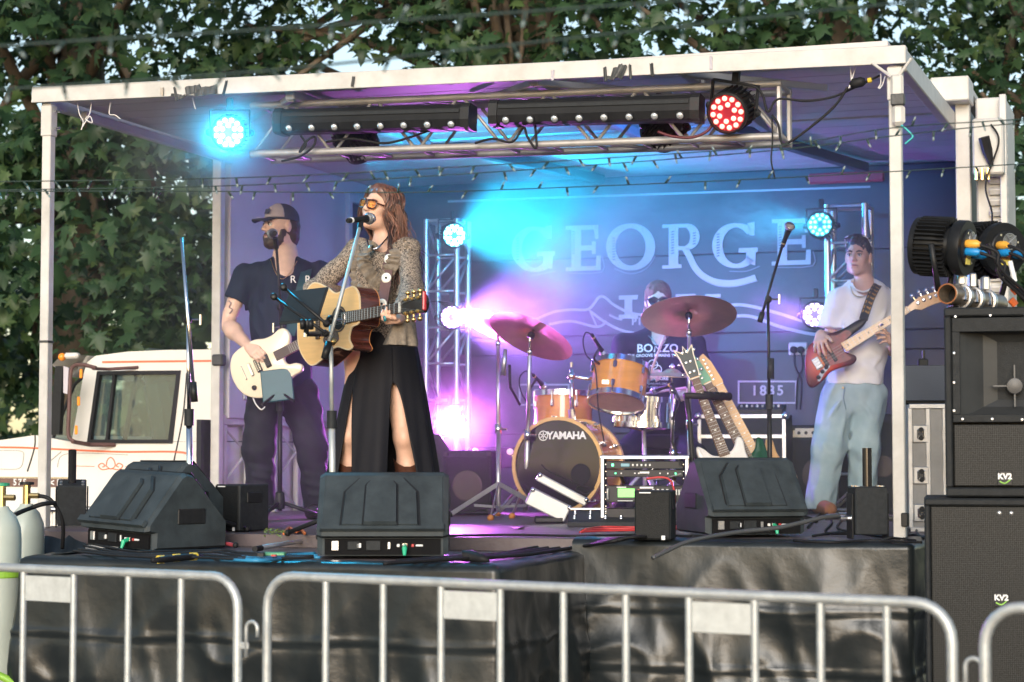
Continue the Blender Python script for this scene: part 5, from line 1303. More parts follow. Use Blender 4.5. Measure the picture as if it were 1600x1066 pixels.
for z_ in (.09, .27, .47):
 lt = MB().box(c8 - X8 * .055 + Z * z_ - Y8 * .195, (.075, .010, .085), (X8, Y8, Z), ch=.012).build("latch_dish", m_alu, f8)
 MB().box(c8 - X8 * .055 + Z * z_ - Y8 * .203, (.04, .012, .05), (X8, Y8, Z), ch=.008).build("latch_handle", m_chrome, lt)
 for s_ in (-1, 1): MB().lathe([(.012, 0), (.012, .005)], c8 - X8 * .055 + Z * (z_ + s_ * .02) - Y8 * .209, -Y8, 10).build("latch_rivet", m_blk, lt)
lp = thing("laptop", "open dark laptop standing on the silver edged road case", "laptop", c8 + Z * h8)
MB().box(c8 + Z * (h8 + .012) + X8 * .02, (.28, .22, .014), (X8, Y8, Z), ch=.004).build("keyboard_base", m_blk, lp)
lz = (Z * .96 - Y8 * -.28).normalized()
MB().box(c8 + Z * (h8 + .105) + X8 * .02 - Y8 * -.03 - Y8 * .13, (.28, .008, .185), (X8, X8.cross(lz) * -1, lz), ch=.006).build("screen_lid", M("laptop_lid", (.05, .055, .065), .25, metal=.5, var=.05), lp)
sk = thing("antenna_mast", "thin black mast with small receiver behind the laptop", "antenna", c8 + Z * h8 + Y8 * .12)
MB().tube([c8 + Z * h8 + Y8 * .12, W(1443, 548, D8 + .12)], .008, 6).build("mast", m_blk, sk)
MB().box(W(1442, 570, D8 + .1), (.05, .03, .06), ch=.006).build("receiver", m_blk, sk)

# ================================================================== guitars
def closed_curve(pts, n=6):
 p = [Vector((x, y, 0)) for x, y in pts]; m = len(p); out = []
 for i in range(m):
  a, b, c, d = p[(i - 1) % m], p[i], p[(i + 1) % m], p[(i + 2) % m]
  for k in range(n):
   t = k / n; q = 0.5 * ((2 * b) + (c - a) * t + (2 * a - 5 * b + 4 * c - d) * t * t + (3 * b - a - 3 * c + d) * t ** 3)
   out.append((q.x, q.y))
 return out
def inset(poly, d):
 n = len(poly); out = []
 A = sum(poly[i][0] * poly[(i + 1) % n][1] - poly[(i + 1) % n][0] * poly[i][1] for i in range(n)); sg = 1 if A > 0 else -1
 for i in range(n):
  p0, p1, p2 = Vector(poly[i - 1]), Vector(poly[i]), Vector(poly[(i + 1) % n])
  t = (p2 - p0); t = t.normalized() if t.length > 1e-9 else Vector((1, 0))
  out.append((p1.x - t.y * d * sg, p1.y + t.x * d * sg))
 return out
def rounded_body(poly, o, X, Y, N, th, r):
 """guitar body: outline extruded with rounded edges; front face at N = 0"""
 b = MB(); o, X, Y, N = Vector(o), Vector(X), Vector(Y), Vector(N); rings = []
 for (ins, d) in ((r, 0), (r * .35, -r * .3), (0, -r), (0, -th + r), (r * .35, -th + r * .3), (r, -th)):
  q = inset(poly, ins) if ins else poly; rings.append([o + X * x + Y * y + N * d for x, y in q])
 n = len(poly); vs_ = [p for r_ in rings for p in r_]; fs = [tuple(range(n)), tuple(5 * n + i for i in range(n))]
 for k in range(5):
  for i in range(n): fs.append((k * n + i, k * n + (i + 1) % n, (k + 1) * n + (i + 1) % n, (k + 1) * n + i))
 return b.add(vs_, fs)
m_spruce = M("spruce_top", (.66, .40, .15), .28, var=.1, vscale=6, coat=.4, stretch=(1, 1, 9))
m_rose = M("rosewood_side", (.075, .022, .016), .18, var=.6, vscale=7, coat=.6, stretch=(1, 1, 10))
m_fret = M("dark_fretboard", (.045, .028, .020), .45, var=.2)
m_wire = M("steel_string", (.30, .29, .28), .5, metal=.8, var=0)
m_maple = M("maple_neck", (.62, .36, .15), .32, var=.12, vscale=5, coat=.3)
m_creamg = M("cream_guitar_finish", (.80, .70, .54), .25, var=.04, coat=.5)
m_strap = M("brown_leather_strap", (.11, .06, .06), .6, var=.25, vscale=18)
m_pearl = M("pearl", (.8, .8, .74), .2, var=.1)

# ---- acoustic guitar of the singer
aC = W(530, 499, 9.16)
aA = Vector((.64, -.765, .055)).normalized(); aN = Vector((-.765, -.64, .05)); aN = (aN - aA * aN.dot(aA)).normalized(); aW = aN.cross(aA); aW = aW if aW.z > 0 else -aW
ag = thing("acoustic_guitar", "acoustic cutaway guitar with pale top and dark sides held by the singer", "guitar", aC)
out = closed_curve([(-.345, 0), (-.325, .11), (-.225, .197), (-.11, .168), (-.03, .128), (.05, .138), (.115, .142), (.158, .10), (.167, .03), (.160, -.035), (.105, -.052), (.088, -.10), (.112, -.140), (.075, -.152), (-.02, -.130), (-.11, -.168), (-.225, -.197), (-.325, -.11)], 5)
MB().prism(inset(out, .004), aC, aA, aW, aN, -.003, .002).build("soundboard", m_spruce, ag)
MB().prism(out, aC, aA, aW, aN, -.108, -.0035).build("sides", m_rose, ag, True, 50)
MB().ring(out, inset(out, .006), aC, aA, aW, aN, -.004, .003).build("binding", M("cream_binding", (.66, .50, .30), .3), ag)
MB().prism(out, aC, aA, aW, aN, -.113, -.1085).build("back", M("orange_binding", (.55, .22, .07), .3), ag)
def circ(r, n=28, c=(0, 0)): return [(c[0] + r * math.cos(2 * math.pi * i / n), c[1] + r * math.sin(2 * math.pi * i / n)) for i in range(n)]
MB().prism(circ(.050), aC, aA, aW, aN, .0025, .0030).build("sound_hole", M("hole_dark", (.01, .007, .006), .9), ag)
MB().ring(circ(.062), circ(.052), aC, aA, aW, aN, .0022, .0035).build("rosette", m_fret, ag)
MB().box(aC - aA * .165 + aN * .007, (.028, .155, .012), (aA, aW, aN), ch=.003).build("bridge", m_fret, ag)
MB().prism(closed_curve([(-.01, -.058), (-.05, -.052), (-.11, -.062), (-.12, -.095), (-.07, -.118), (-.0, -.100)], 4), aC, aA, aW, aN, .0025, .004).build("pickguard", M("tortoise_guard", (.05, .018, .012), .2), ag)
def neck_poly(x0, w0, x1, w1): return [(x0, -w0 / 2), (x1, -w1 / 2), (x1, w1 / 2), (x0, w0 / 2)]
MB().prism(neck_poly(.048, .056, .480, .044), aC, aA, aW, aN, .004, .011).build("fretboard", m_fret, ag)
MB().prism(neck_poly(.165, .054, .485, .043), aC, aA, aW, aN, -.016, .0035).build("neck", M("mahogany_neck", (.16, .06, .03), .35), ag)
for i in range(20):
 x = -.165 + .645 * (1 - 2 ** (-(i + 1) / 12.0)); x = .480 - (x + .165)
 MB().box(aC + aA * x + aN * .0115, (.0025, .050, .002), (aA, aW, aN)).build("fret", m_chrome, ag)
MB().box(aC + aA * .482 + aN * .0095, (.006, .044, .010), (aA, aW, aN)).build("nut", m_pearl, ag)
hd = MB().prism([(.485, -.024), (.505, -.036), (.655, -.040), (.668, -.020), (.672, 0), (.668, .020), (.655, .040), (.505, .036), (.485, .024)], aC, aA, aW, aN, -.012, .006).build("headstock", M("black_headstock", (.02, .016, .015), .2), ag)
for k in range(3):
 for s_ in (-1, 1):
  q = aC + aA * (.525 + k * .045) + aW * (s_ * .030)
  MB().lathe([(.009, .006), (.009, .012), (.004, .013), (.004, .020)], q, aN, 10).build("tuner_post", m_gold, hd)
  MB().tube([q + aW * s_ * .005 - aN * .004, q + aW * (s_ * .024) - aN * .004], .004, 6).build("tuner_shaft", m_gold, hd)
  MB().sphere(q + aW * (s_ * .032) - aN * .004, .012, 10, 6).build("tuner_button", m_gold, hd, True)
for k in range(6):
 y = -.024 + k * .0096
 MB().tube([aC - aA * .165 + aW * (y * 1.15) + aN * .014, aC + aA * .482 + aW * (y * .75) + aN * .0145, aC + aA * (.53 + .04 * (k % 3)) + aW * (.025 if k > 2 else -.025) + aN * .012], .0007, 4).build("string", m_wire, ag)
for k, (dx, dz) in enumerate(((.06, .0), (.075, -.010), (.055, -.02))): MB().tube([aC + aA * .62 + aN * .012, aC + aA * .66 + Vector((.05, 0, .01)), aC + aA * .66 + Vector((.09 + dx * .2, 0, dz))], .0014, 4).build("loose_string_end", m_rub, ag)
MB().box(aC + aA * .665 + aW * .01 + aN * .01, (.012, .085, .02), (aA, aW, aN), ch=.004).build("red_capo", M("red_capo", (.45, .02, .03), .3), ag)
# strap with pale conchos over her shoulder
stp = [W(594, 492, 9.22), W(598, 470, 9.25), W(603, 440, 9.30), W(606, 415, 9.33), (W(612, 392, 9.38)), W(622, 378, 9.48), W(634, 372, 9.6)]
c = bez(stp, 5); b = MB(); rows = []
for i, p in enumerate(c):
 tng = (c[min(i + 1, len(c) - 1)] - c[max(i - 1, 0)]).normalized(); sdv = tng.cross(Vector((-.25, -.95, .1))).normalized()
 rows.append([p - sdv * .026, p + sdv * .026])
b.grid(rows); b.grid([[p + Vector((0, .004, 0)) for p in r] for r in rows]); strap = b.build("strap", m_strap, ag, True)
for i in (4, 11, 17):
 MB().lathe([(.024, 0), (.025, .003), (.016, .006), (.013, .005)], c[i] + Vector((0, -.004, 0)), Vector((-.2, -.97, .1)), 16).build("concho", m_pearl, strap, True)
 MB().lathe([(.006, .006), (.006, .008)], c[i] + Vector((0, -.004, 0)), Vector((-.2, -.97, .1)), 8).build("concho_centre", m_rub, strap)

# ---- solid body guitars traced on their own plane
class PlaneGuitar:
 def __init__(s, name, label, bridge, nut, nrm, group=None, dn=0.0):
  s.o = Vector(bridge); s.N = Vector(nrm).normalized(); s.A = Vector(nut) - s.o
  s.A = s.A.normalized(); s.N = (s.N - s.A * s.N.dot(s.A)).normalized(); s.Wd = s.N.cross(s.A)
  s.t = thing(name, label, "guitar", s.o, group); s.nut = (Vector(nut) - s.o).dot(s.A)
 def loc(s, px, py):
  d = ray(px, py); e = Vector((0, 0, EYE)); tt = (s.o - e).dot(s.N) / d.dot(s.N); q = e + d * tt - s.o
  return q.dot(s.A), q.dot(s.Wd)
 def pt(s, x, y, z=0): return s.o + s.A * x + s.Wd * y + s.N * z
 def body(s, px, mat, th=.042, r=.010, curve=4): return rounded_body(closed_curve([s.loc(*p) for p in px], curve), s.o, s.A, s.Wd, s.N, th, r).build("body", mat, s.t, True, 50)
 def body_local(s, pts, mat, th=.042, r=.010, curve=4): return rounded_body(closed_curve(pts, curve), s.o, s.A, s.Wd, s.N, th, r).build("body", mat, s.t, True, 50)
 def plate(s, px, mat, name, z0=.001, z1=.004, curve=4): return MB().prism(closed_curve([s.loc(*p) for p in px], curve), s.o, s.A, s.Wd, s.N, z0, z1).build(name, mat, s.t)
 def box(s, x, y, lx, ly, z0, z1, mat, name, parent=None, ch=.002): return MB().box(s.pt(x, y, (z0 + z1) / 2), (lx, ly, z1 - z0), (s.A, s.Wd, s.N), ch=ch).build(name, mat, parent or s.t)
 def neck(s, x0, w0, w1, nfret, board, back, frets=m_galv, inlay=None, scale=.63):
  MB().prism(neck_poly(x0, w0, s.nut, w1), s.o, s.A, s.Wd, s.N, .003, .009).build("fretboard", board, s.t)
  MB().prism(neck_poly(x0, w0 * .96, s.nut + .01, w1 * .96), s.o, s.A, s.Wd, s.N, -.016, .0028).build("neck", back, s.t)
  for i in range(nfret):
   x = s.nut - scale * (1 - 2 ** (-(i + 1) / 12.0))
   if x < x0 + .01: break
   w = w1 + (w0 - w1) * (s.nut - x) / (s.nut - x0)
   s.box(x, 0, .0015, w * .98, .0092, .0104, frets, "fret", ch=0)
   if inlay and i in (2, 4, 6, 8, 11, 14, 16): s.box(x + .012, 0, .007, .012, .0088, .0094, inlay, "inlay", ch=0)
  s.box(s.nut + .002, 0, .005, w1, .004, .012, m_pearl, "nut")
 def strings(s, n, w0, w1, x0=0.0, z=.013):
  for k in range(n):
   f = (k / (n - 1) - .5); MB().tube([s.pt(x0, f * w0, z), s.pt(s.nut, f * w1, z)], .0006 if n == 6 else .0012, 4).build("string", m_wire, s.t)
 def head(s, pts, mat, n, side=1, z=-.004, btn=None, two=False):
  h = MB().prism(pts, s.o + s.A * s.nut, s.A, s.Wd, s.N, -.014 + z, z + .003).build("headstock", mat, s.t)
  xs = [p[0] for p in pts]; L = max(xs)
  for k in range(n):
   sd = (1 if k % 2 else -1) if two else side
   x = s.nut + L * (.22 + .68 * (k // 2 if two else k) / max(1, (n / 2 if two else n) - 1) * (.9))
   y = sd * .012; MB().lathe([(.007, z + .003), (.007, z + .008), (.003, z + .009), (.003, z + .016)], s.pt(x, y), s.N, 8).build("tuner_post", m_chrome, h)
   MB().tube([s.pt(x, y, z - .006), s.pt(x, sd * .048, z - .006)], .0035, 6).build("tuner_shaft", m_chrome, h)
   MB().sphere(s.pt(x, sd * .054, z - .006), .010, 8, 6).build("tuner_button", btn or m_chrome, h, True)
  return h
# cream electric guitar of the bearded man
DG = 11.5
eg = PlaneGuitar("electric_guitar", "cream electric guitar hanging on the man with the cap", W(393, 577, DG - .30), W(555, 492, DG - .46), (-.05, -1, .12))
eg.body([(396, 531), (378, 541), (362, 556), (359, 578), (366, 600), (380, 616), (398, 622), (418, 620), (436, 610), (446, 600), (458, 588), (470, 580), (471, 571), (462, 567), (450, 569), (443, 562), (446, 548), (452, 534), (451, 521), (443, 513), (434, 515), (425, 523), (412, 529)], m_creamg)
eg.neck(.16, .056, .044, 20, m_fret, m_maple)
eg.strings(6, .052, .036)
eg.head([(0, -.022), (.03, -.035), (.15, -.03), (.17, .01), (.15, .04), (.03, .03), (0, .022)], m_creamg, 6, 1)
for x in (.045, .105): eg.box(x, 0, .034, .078, .001, .009, m_blk, "pickup", ch=.004)
for x in (.035, .045, .055, .095, .105, .115):
 for k in range(6): pass
for x in (.038, .052):
 for k in range(6): eg.box(x, -.026 + k * .0104, .006, .006, .009, .0105, m_chrome, "pole_piece", ch=0)
eg.box(-.005, 0, .022, .080, .001, .012, m_chrome, "bridge", ch=.004); eg.box(-.05, 0, .012, .085, .001, .012, m_chrome, "tailpiece", ch=.003)
for p in ((398, 606), (415, 600)): x, y = eg.loc(*p); MB().lathe([(.014, .001), (.014, .012), (.010, .016)], eg.pt(x, y), eg.N, 14).build("knob", m_blk, eg.t, True)
cable("", [W(395, 621, DG - .27), W(400, 632, DG - .3), W(408, 640, DG - .3), W(414, 636, DG - .28)], .004, m_paper, parent=eg.t, name="guitar_lead")
# sunburst bass
DB = 12.3
m_burst = bpy.data.materials.new("sunburst"); m_burst.use_nodes = True
nt = m_burst.node_tree; bb = nt.nodes["Principled BSDF"]; bb.inputs["Roughness"].default_value = .38; bb.inputs["Specular IOR Level"].default_value = .3
bg = PlaneGuitar("bass_guitar", "sunburst bass guitar with dark red pickguard and maple neck", W(1277, 568, DB - .30), W(1418, 484, DB - .34), (-.12, -1, .10))
tc = nt.nodes.new("ShaderNodeTexCoord"); mp = nt.nodes.new("ShaderNodeMapping"); gr = nt.nodes.new("ShaderNodeTexGradient"); gr.gradient_type = 'SPHERICAL'
cb = bg.pt(*bg.loc(1286, 563)) - BASE[bg.t.name]; mp.vector_type = 'TEXTURE'; mp.inputs["Location"].default_value = cb; mp.inputs["Scale"].default_value = (.24, .24, .24)
rp = nt.nodes.new("ShaderNodeValToRGB"); e = rp.color_ramp.elements; e[0].color = (.012, .006, .006, 1); e[0].position = .12; e[1].color = (.62, .15, .012, 1); e[1].position = .9
x = e.new(.42); x.color = (.10, .008, .01, 1); x = e.new(.66); x.color = (.38, .025, .008, 1)
nt.links.new(tc.outputs["Object"], mp.inputs[0]); nt.links.new(mp.outputs[0], gr.inputs[0]); nt.links.new(gr.outputs["Fac"], rp.inputs[0]); nt.links.new(rp.outputs[0], bb.inputs["Base Color"])
bg.body([(1260, 548), (1270, 534), (1286, 523), (1306, 518), (1322, 511), (1338, 501), (1351, 497), (1354, 502), (1346, 512), (1334, 521), (1324, 530), (1318, 540), (1320, 549), (1328, 552), (1337, 556), (1338, 563), (1330, 570), (1314, 574), (1298, 581), (1286, 594), (1272, 605), (1262, 600), (1258, 578)], m_burst)
m_tort = M("red_tortoiseshell", (.085, .006, .010), .45, var=.7, vscale=35, col2=(.26, .02, .018))
bg.plate([(1292, 528), (1308, 524), (1322, 516), (1330, 522), (1320, 533), (1315, 543), (1322, 553), (1330, 560), (1318, 566), (1300, 571), (1288, 575), (1292, 560)], m_tort, "pickguard")
bg.neck(.185, .062, .040, 20, m_maple, m_maple, inlay=m_fret, scale=.86)
bg.strings(4, .056, .030)
bx = lambda px, py: bg.loc(px, py)
hp = [(q[0] - bg.nut, q[1]) for q in (bx(1415, 490), bx(1414, 484), bx(1424, 474), bx(1436, 464), bx(1463, 455), bx(1476, 459), bx(1473, 471), bx(1455, 477), bx(1440, 484), bx(1430, 483))]
h = MB().prism(hp, bg.o + bg.A * bg.nut, bg.A, bg.Wd, bg.N, -.018, -.002).build("headstock", m_maple, bg.t)
for p, p2 in (((1434, 474), (1426, 462)), ((1443, 469), (1437, 456)), ((1453, 465), (1448, 453)), ((1462, 462), (1460, 450))):
 xq, yq = bx(*p); MB().lathe([(.012, -.002), (.012, .006), (.006, .008), (.006, .018)], bg.pt(xq, yq), bg.N, 10).build("tuner_post", m_chrome, h)
 x2, y2 = bx(*p2); MB().tube([bg.pt(xq, yq, -.012), bg.pt(x2, y2, -.012)], .004, 6).build("tuner_shaft", m_chrome, h); MB().sphere(bg.pt(x2, y2, -.012), .017, 8, 6, (1, .4, 1)).build("tuner_button", M("blue_grey_button", (.30, .33, .48), .3, metal=.6), h, True)
for p in ((1284, 556), (1297, 549)):
 xq, yq = bx(*p); bg.box(xq, 0, .022, .095, .002, .010, m_blk, "pickup", ch=.005)
bg.box(0, 0, .045, .075, .001, .010, m_galv, "bridge", ch=.004)
for k in range(4): bg.box(.002, -.028 + k * .0187, .03, .010, .010, .016, m_galv, "saddle")
cp = bg.plate([(1277, 592), (1283, 580), (1293, 570), (1297, 573), (1288, 584), (1281, 596)], M("brushed_plate", (.22, .25, .30), .5, metal=.5), "control_plate")
for p in ((1279, 590), (1285, 581), (1291, 574)): xq, yq = bx(*p); MB().lathe([(.013, .004), (.013, .016), (.009, .019)], bg.pt(xq, yq), bg.N, 12).build("knob", m_blk, cp, True)
sb = bez([bg.pt(*bg.loc(1349, 500), .0), W(1354, 484, DB - .27), W(1362, 462, DB - .22), W(1370, 447, DB - .12), W(1376, 440, DB + .05)], 6); rows = []
for i, p in enumerate(sb):
 tng = (sb[min(i + 1, len(sb) - 1)] - sb[max(i - 1, 0)]).normalized(); sdv = tng.cross(Vector((-.1, -.98, .15))).normalized(); rows.append([p - sdv * .026, p + sdv * .026])
m_sp = M("dark_patterned_strap", (.02, .018, .02), .7, var=.2)
q = MB(); q.grid(rows); q.grid([[p + Vector((0, .004, 0)) for p in r] for r in rows]); sp = q.build("strap", m_sp, bg.t, True)
m_ochre = M("ochre_weave", (.48, .26, .05), .7, var=.3, vscale=60)
for i in range(5, 20, 2):
 p = sb[i]; tng = (sb[i + 1] - p).normalized(); sdv = tng.cross(Vector((-.1, -.98, .15))).normalized(); nv = Vector((-.1, -.98, .15)).normalized()
 for sg in (-1, 1): MB().box(p + nv * .002 + sdv * (.018 * sg), (.022, .006, .002), (tng, sdv, nv)).build("woven_motif", m_ochre, sp)
 MB().box(p + nv * .002 + sdv * (.005 if i % 4 else -.005), (.010, .020, .002), ((tng + sdv * .6).normalized(), (sdv - tng * .6).normalized(), nv)).build("woven_motif", m_ochre, sp)

# ---- three guitars leaning in a stand
gs = thing("guitar_stand", "black guitar rack with padded arm holding the three spare guitars", "guitar stand", WZ(1120, 815, DECK))
DS = 10.6
MB().tube([W(1072, 616, DS), W(1078, 660, DS), W(1082, 725, DS), Vector((W(1084, 700, DS).x, DS, DECK + .02))], .014, 8).build("upright", m_blk, gs, True)
MB().tube([W(1070, 618, DS - .02), W(1140, 621, DS + .12)], .017, 10).build("padded_arm", m_rub, gs, True)
for i in range(5): MB().tube([W(1100 + i * 9, 618 + i * .4, DS + .05 + .02 * i), W(1104 + i * 9, 618.3 + i * .4, DS + .06 + .02 * i)], .024, 10).build("foam_ring", m_rub, gs, True)
MB().tube([Vector((W(1084, 700, DS).x, DS, DECK + .03)), Vector((W(1180, 700, DS).x, DS + .15, DECK + .03))], .014, 8).build("base_bar", m_blk, gs)
MB().tube([Vector((W(1090, 700, DS).x, DS - .2, DECK + .015)), Vector((W(1090, 700, DS).x, DS + .25, DECK + .015))], .012, 8).build("foot_bar", m_blk, gs)
m_rfret = M("rosewood_board", (.11, .06, .035), .7, var=.25, spec=.15)
def stand_guitar(label, bridge, nut, D_, col, headcol, two, fret, grp="spare electric guitars in the rack"):
 g_ = PlaneGuitar("electric_guitar", label, W(*bridge, D_), W(*nut, D_ + .12), (.05, -1, .15), grp)
 g_.body_local([(-.09, 0), (-.085, .09), (-.02, .15), (.06, .125), (.12, .11), (.19, .135), (.26, .125), (.235, .09), (.19, .06), (.17, 0), (.19, -.06), (.24, -.10), (.215, -.125), (.14, -.115), (.06, -.13), (-.02, -.155), (-.085, -.10)], col)
 g_.neck(.165, .056, .043, 22, fret, m_maple, inlay=m_pearl); g_.strings(6, .052, .036)
 for x in (.04, .11): g_.box(x, 0, .036, .080, .001, .010, m_blk, "pickup", ch=.004)
 g_.box(-.01, 0, .03, .08, .001, .012, m_blk, "bridge", ch=.004)
 return g_
w1 = stand_guitar("white electric guitar with dark headstock, first in the rack", (1150, 757), (1086, 592), DS - .04, M("white_guitar_finish", (.66, .64, .62), .3, var=.04), m_blk, True, m_rfret)
for s_ in (0,):
 hh = w1.head([(0, -.024), (.03, -.032), (.13, -.040), (.185, -.050), (.15, -.012), (.19, .0), (.15, .014), (.185, .050), (.13, .038), (.03, .030), (0, .024)], M("dark_green_grey_head", (.05, .06, .055), .25), 6, 1, two=True)
 MB().ring([(0, -.026), (.03, -.035), (.13, -.043), (.19, -.054), (.155, -.012), (.195, .0), (.155, .014), (.19, .054), (.13, .041), (.03, .033), (0, .026)], [(0, -.022), (.03, -.030), (.13, -.038), (.178, -.046), (.146, -.012), (.185, 0), (.146, .014), (.178, .046), (.13, .036), (.03, .028), (0, .022)], w1.o + w1.A * w1.nut, w1.A, w1.Wd, w1.N, -.017, .0005).build("headstock_binding", m_creamg, w1.t)
w2 = stand_guitar("electric guitar with green headstock and pearl inlays in the rack", (1190, 757), (1106, 600), DS + .08, M("dark_green_finish", (.006, .055, .028), .2, var=.1), None, False, m_rfret)
w2.head([(0, -.024), (.02, -.03), (.14, -.02), (.20, .0), (.19, .03), (.15, .04), (.02, .032), (0, .024)], M("green_headstock", (.10, .30, .19), .3), 6, 1, btn=m_creamg)
w3 = stand_guitar("natural wood electric guitar, rear one in the rack", (1204, 757), (1124, 602), DS + .20, m_maple, None, False, m_maple)
w3.head([(0, -.024), (.02, -.03), (.14, -.02), (.20, .0), (.19, .03), (.15, .04), (.02, .032), (0, .024)], m_maple, 6, 1, btn=m_gold)

# ================================================================== the four musicians
from mathutils.bvhtree import BVHTree
def skin_mat(name, col):
 m = M(name, col, .48, var=.10, vscale=22, bump=.04, bscale=180)
 b = m.node_tree.nodes["Principled BSDF"]; b.inputs["Subsurface Weight"].default_value = .0
 return m
m_lip = M("lips", (.42, .16, .14), .4, var=.1)
m_eyew = M("eye_white", (.72, .70, .68), .2, var=0); m_iris = M("eye_dark", (.03, .018, .012), .1, var=0)
def head_sdf(F, c, R, s=1.0, fem=False):
 c = Vector(c); L = lambda x, y, z: c + R @ (Vector((x, y, z)) * s); A = np.array(R); e = lambda p, r, k=.02, cut=False: F.ell(p, [q * s for q in r], A, k, cut)
 jw = .9 if fem else 1.0
 e(L(0, -.012, .032), (.074, .093, .088)); e(L(0, .028, -.030), (.060, .064, .080), .03); e(L(0, .030, -.078), (.050 * jw, .050, .038), .03)
 e(L(0, .070, -.104), (.020 * jw, .016, .015), .025)
 for q in (-1, 1):
  e(L(q * .038, .056, -.020), (.021, .022, .024), .02); e(L(q * .077, -.012, -.008), (.009, .020, .032), .006); e(L(q * .050 * jw, .0, -.075), (.014, .03, .025), .03)
 F.cap(L(-.036, .079, .022), L(.036, .079, .022), .009 * s, .009 * s, .018)
 for q in (-1, 1): e(L(q * .031, .101, .003), (.017, .013, .010), .012, True)
 F.cap(L(0, .088, .014), L(0, .113 if not fem else .109, -.025), .008 * s, .0115 * s, .012)
 for q in (-1, 1): e(L(q * .011, .101, -.031), (.008, .010, .007), .008)
 F.cap(L(-.018, .088, -.061), L(.018, .088, -.061), .0065 * s, .0065 * s, .006); F.cap(L(-.015, .087, -.071), L(.015, .087, -.071), .0075 * s, .0075 * s, .006)
 return L
def face_parts(t, L, R, s, hair, closed=False, brow=.0042):
 f = R.col[1]
 for q in (-1, 1):
  if not closed:
   MB().sphere(L(q * .031, .083, .002), .0125 * s, 10, 8).build("eye", m_eyew, t, True)
   MB().lathe([(.006 * s, 0), (.005 * s, .002), (.001, .003)], L(q * .031, .083, .001) + f * .0112 * s, f, 10).build("iris", m_iris, t)
   MB().tube([L(q * .018, .0925, .0065), L(q * .031, .0965, .0105), L(q * .045, .0885, .006)], .0028 * s, 5).build("upper_eyelid", hair, t, True)
  else:
   MB().tube([L(q * .018, .0915, .0), L(q * .031, .0955, -.003), L(q * .045, .0865, .001)], .0026 * s, 5).build("eyelash", hair, t, True)
  MB().tube(bez([L(q * .012, .0935, .020), L(q * .030, .0945, .027), L(q * .050, .081, .022)], 4), [.003 * s, .0040 * s, .0044 * s, brow * s, brow * s, brow * s, .0038 * s, .003 * s, .0015 * s], 6).build("eyebrow", hair, t, True)
 MB().tube(bez([L(-.022, .0895, -.065), L(-.008, .0985, -.0615), L(0, .0980, -.0625), L(.008, .0985, -.0615), L(.022, .0895, -.065)], 3), [.002, .0035, .004, .005, .005, .005, .0045, .005, .005, .005, .004, .0035, .002][:13], 6).build("lips", m_lip, t, True)
def hand(F, w, f, pn, sg, curl=(.5, .8, .5), thumb=(.6, .6, .4), s=1.0, spread=.0, k=.006):
 """w wrist, f wrist to knuckles, pn out of the palm, sg which side the thumb is on"""
 w = Vector(w); f = Vector(f).normalized(); pn = Vector(pn); pn = (pn - f * pn.dot(f)).normalized(); sd = f.cross(pn) * sg
 offs = (.030, .010, -.010, -.028); ln = ((.042, .025, .020), (.046, .029, .021), (.043, .026, .020), (.034, .020, .017))
 for i, o in enumerate(offs):
  kn = w + f * (.082 - .004 * abs(i - 1)) * s + sd * (o * s)
  F.cap(w + sd * (o * .55 * s) + f * .012 * s, kn, .0155 * s, .0125 * s, .012)
  t = 0; p = kn; cu = curl if not isinstance(curl[0], tuple) else curl[i]
  for j in range(3):
   t += cu[j]; d = (f * math.cos(t) + pn * math.sin(t) + sd * spread * (o / .03)).normalized(); q = p + d * (ln[i][j] * s)
   F.cap(p, q, (.0092 - .0007 * j) * s * (.88 if i == 3 else 1), (.0086 - .0008 * j) * s * (.88 if i == 3 else 1), k); p = q
 p = w + f * .022 * s + sd * .022 * s; d = (f * thumb[0] + sd * thumb[1] + pn * thumb[2]).normalized()
 q = p + d * .044 * s; F.cap(p, q, .0145 * s, .0115 * s, .01); d2 = (d + f * .35 + pn * .1).normalized(); r = q + d2 * .032 * s; F.cap(q, r, .0105 * s, .0095 * s, .006); F.cap(r, r + d2 * .018 * s, .0095 * s, .0075 * s, .006)
def field_for(pts, pad, vox):
 a = np.array([list(p) for p in pts]); return Field(a.min(0) - pad, a.max(0) + pad, vox)
def sn(seed, fr, stretch=(1, 1, 1)):
 """smooth wrinkle noise"""
 r = np.random.default_rng(seed); ks = r.normal(size=(5, 3)) * fr * np.array(stretch); ph = r.uniform(0, 6.28, 5)
 return lambda x, y, z: sum(np.sin(k[0] * x + k[1] * y + k[2] * z + p) for k, p in zip(ks, ph)) / 3.0
def folds(pairs, amp, width):
 """diagonal creases between two points: returns a function for Field.ripple"""
 def f(x, y, z):
  out = 0
  for a, b in pairs:
   a = np.array(a, dtype=np.float32); b = np.array(b, dtype=np.float32); ba = b - a; L = float(ba @ ba)
   px, py, pz = x - a[0], y - a[1], z - a[2]; t = np.clip((px * ba[0] + py * ba[1] + pz * ba[2]) / L, 0, 1)
   d2 = (px - t * ba[0]) ** 2 + (py - t * ba[1]) ** 2 + (pz - t * ba[2]) ** 2
   out = out - np.exp(-d2 / width ** 2) * np.sin(np.pi * np.clip(t, .02, .98))
  return out
 return f
def strand(b, pts, r0, n=4, wave=0.0, ph=0.0):
 c = bez(pts, n); m = len(c)
 if wave: c = [p + Vector((math.sin(i * .95 + ph), math.cos(i * .8 + ph * 1.7) * .7, 0)) * (wave * (i / (m - 1)) ** 1.2) for i, p in enumerate(c)]
 b.tube(c, [r0 * (1 - .75 * (i / (m - 1)) ** 2) * (.5 + min(1, i / 2) * .5) for i in range(m)], 5)

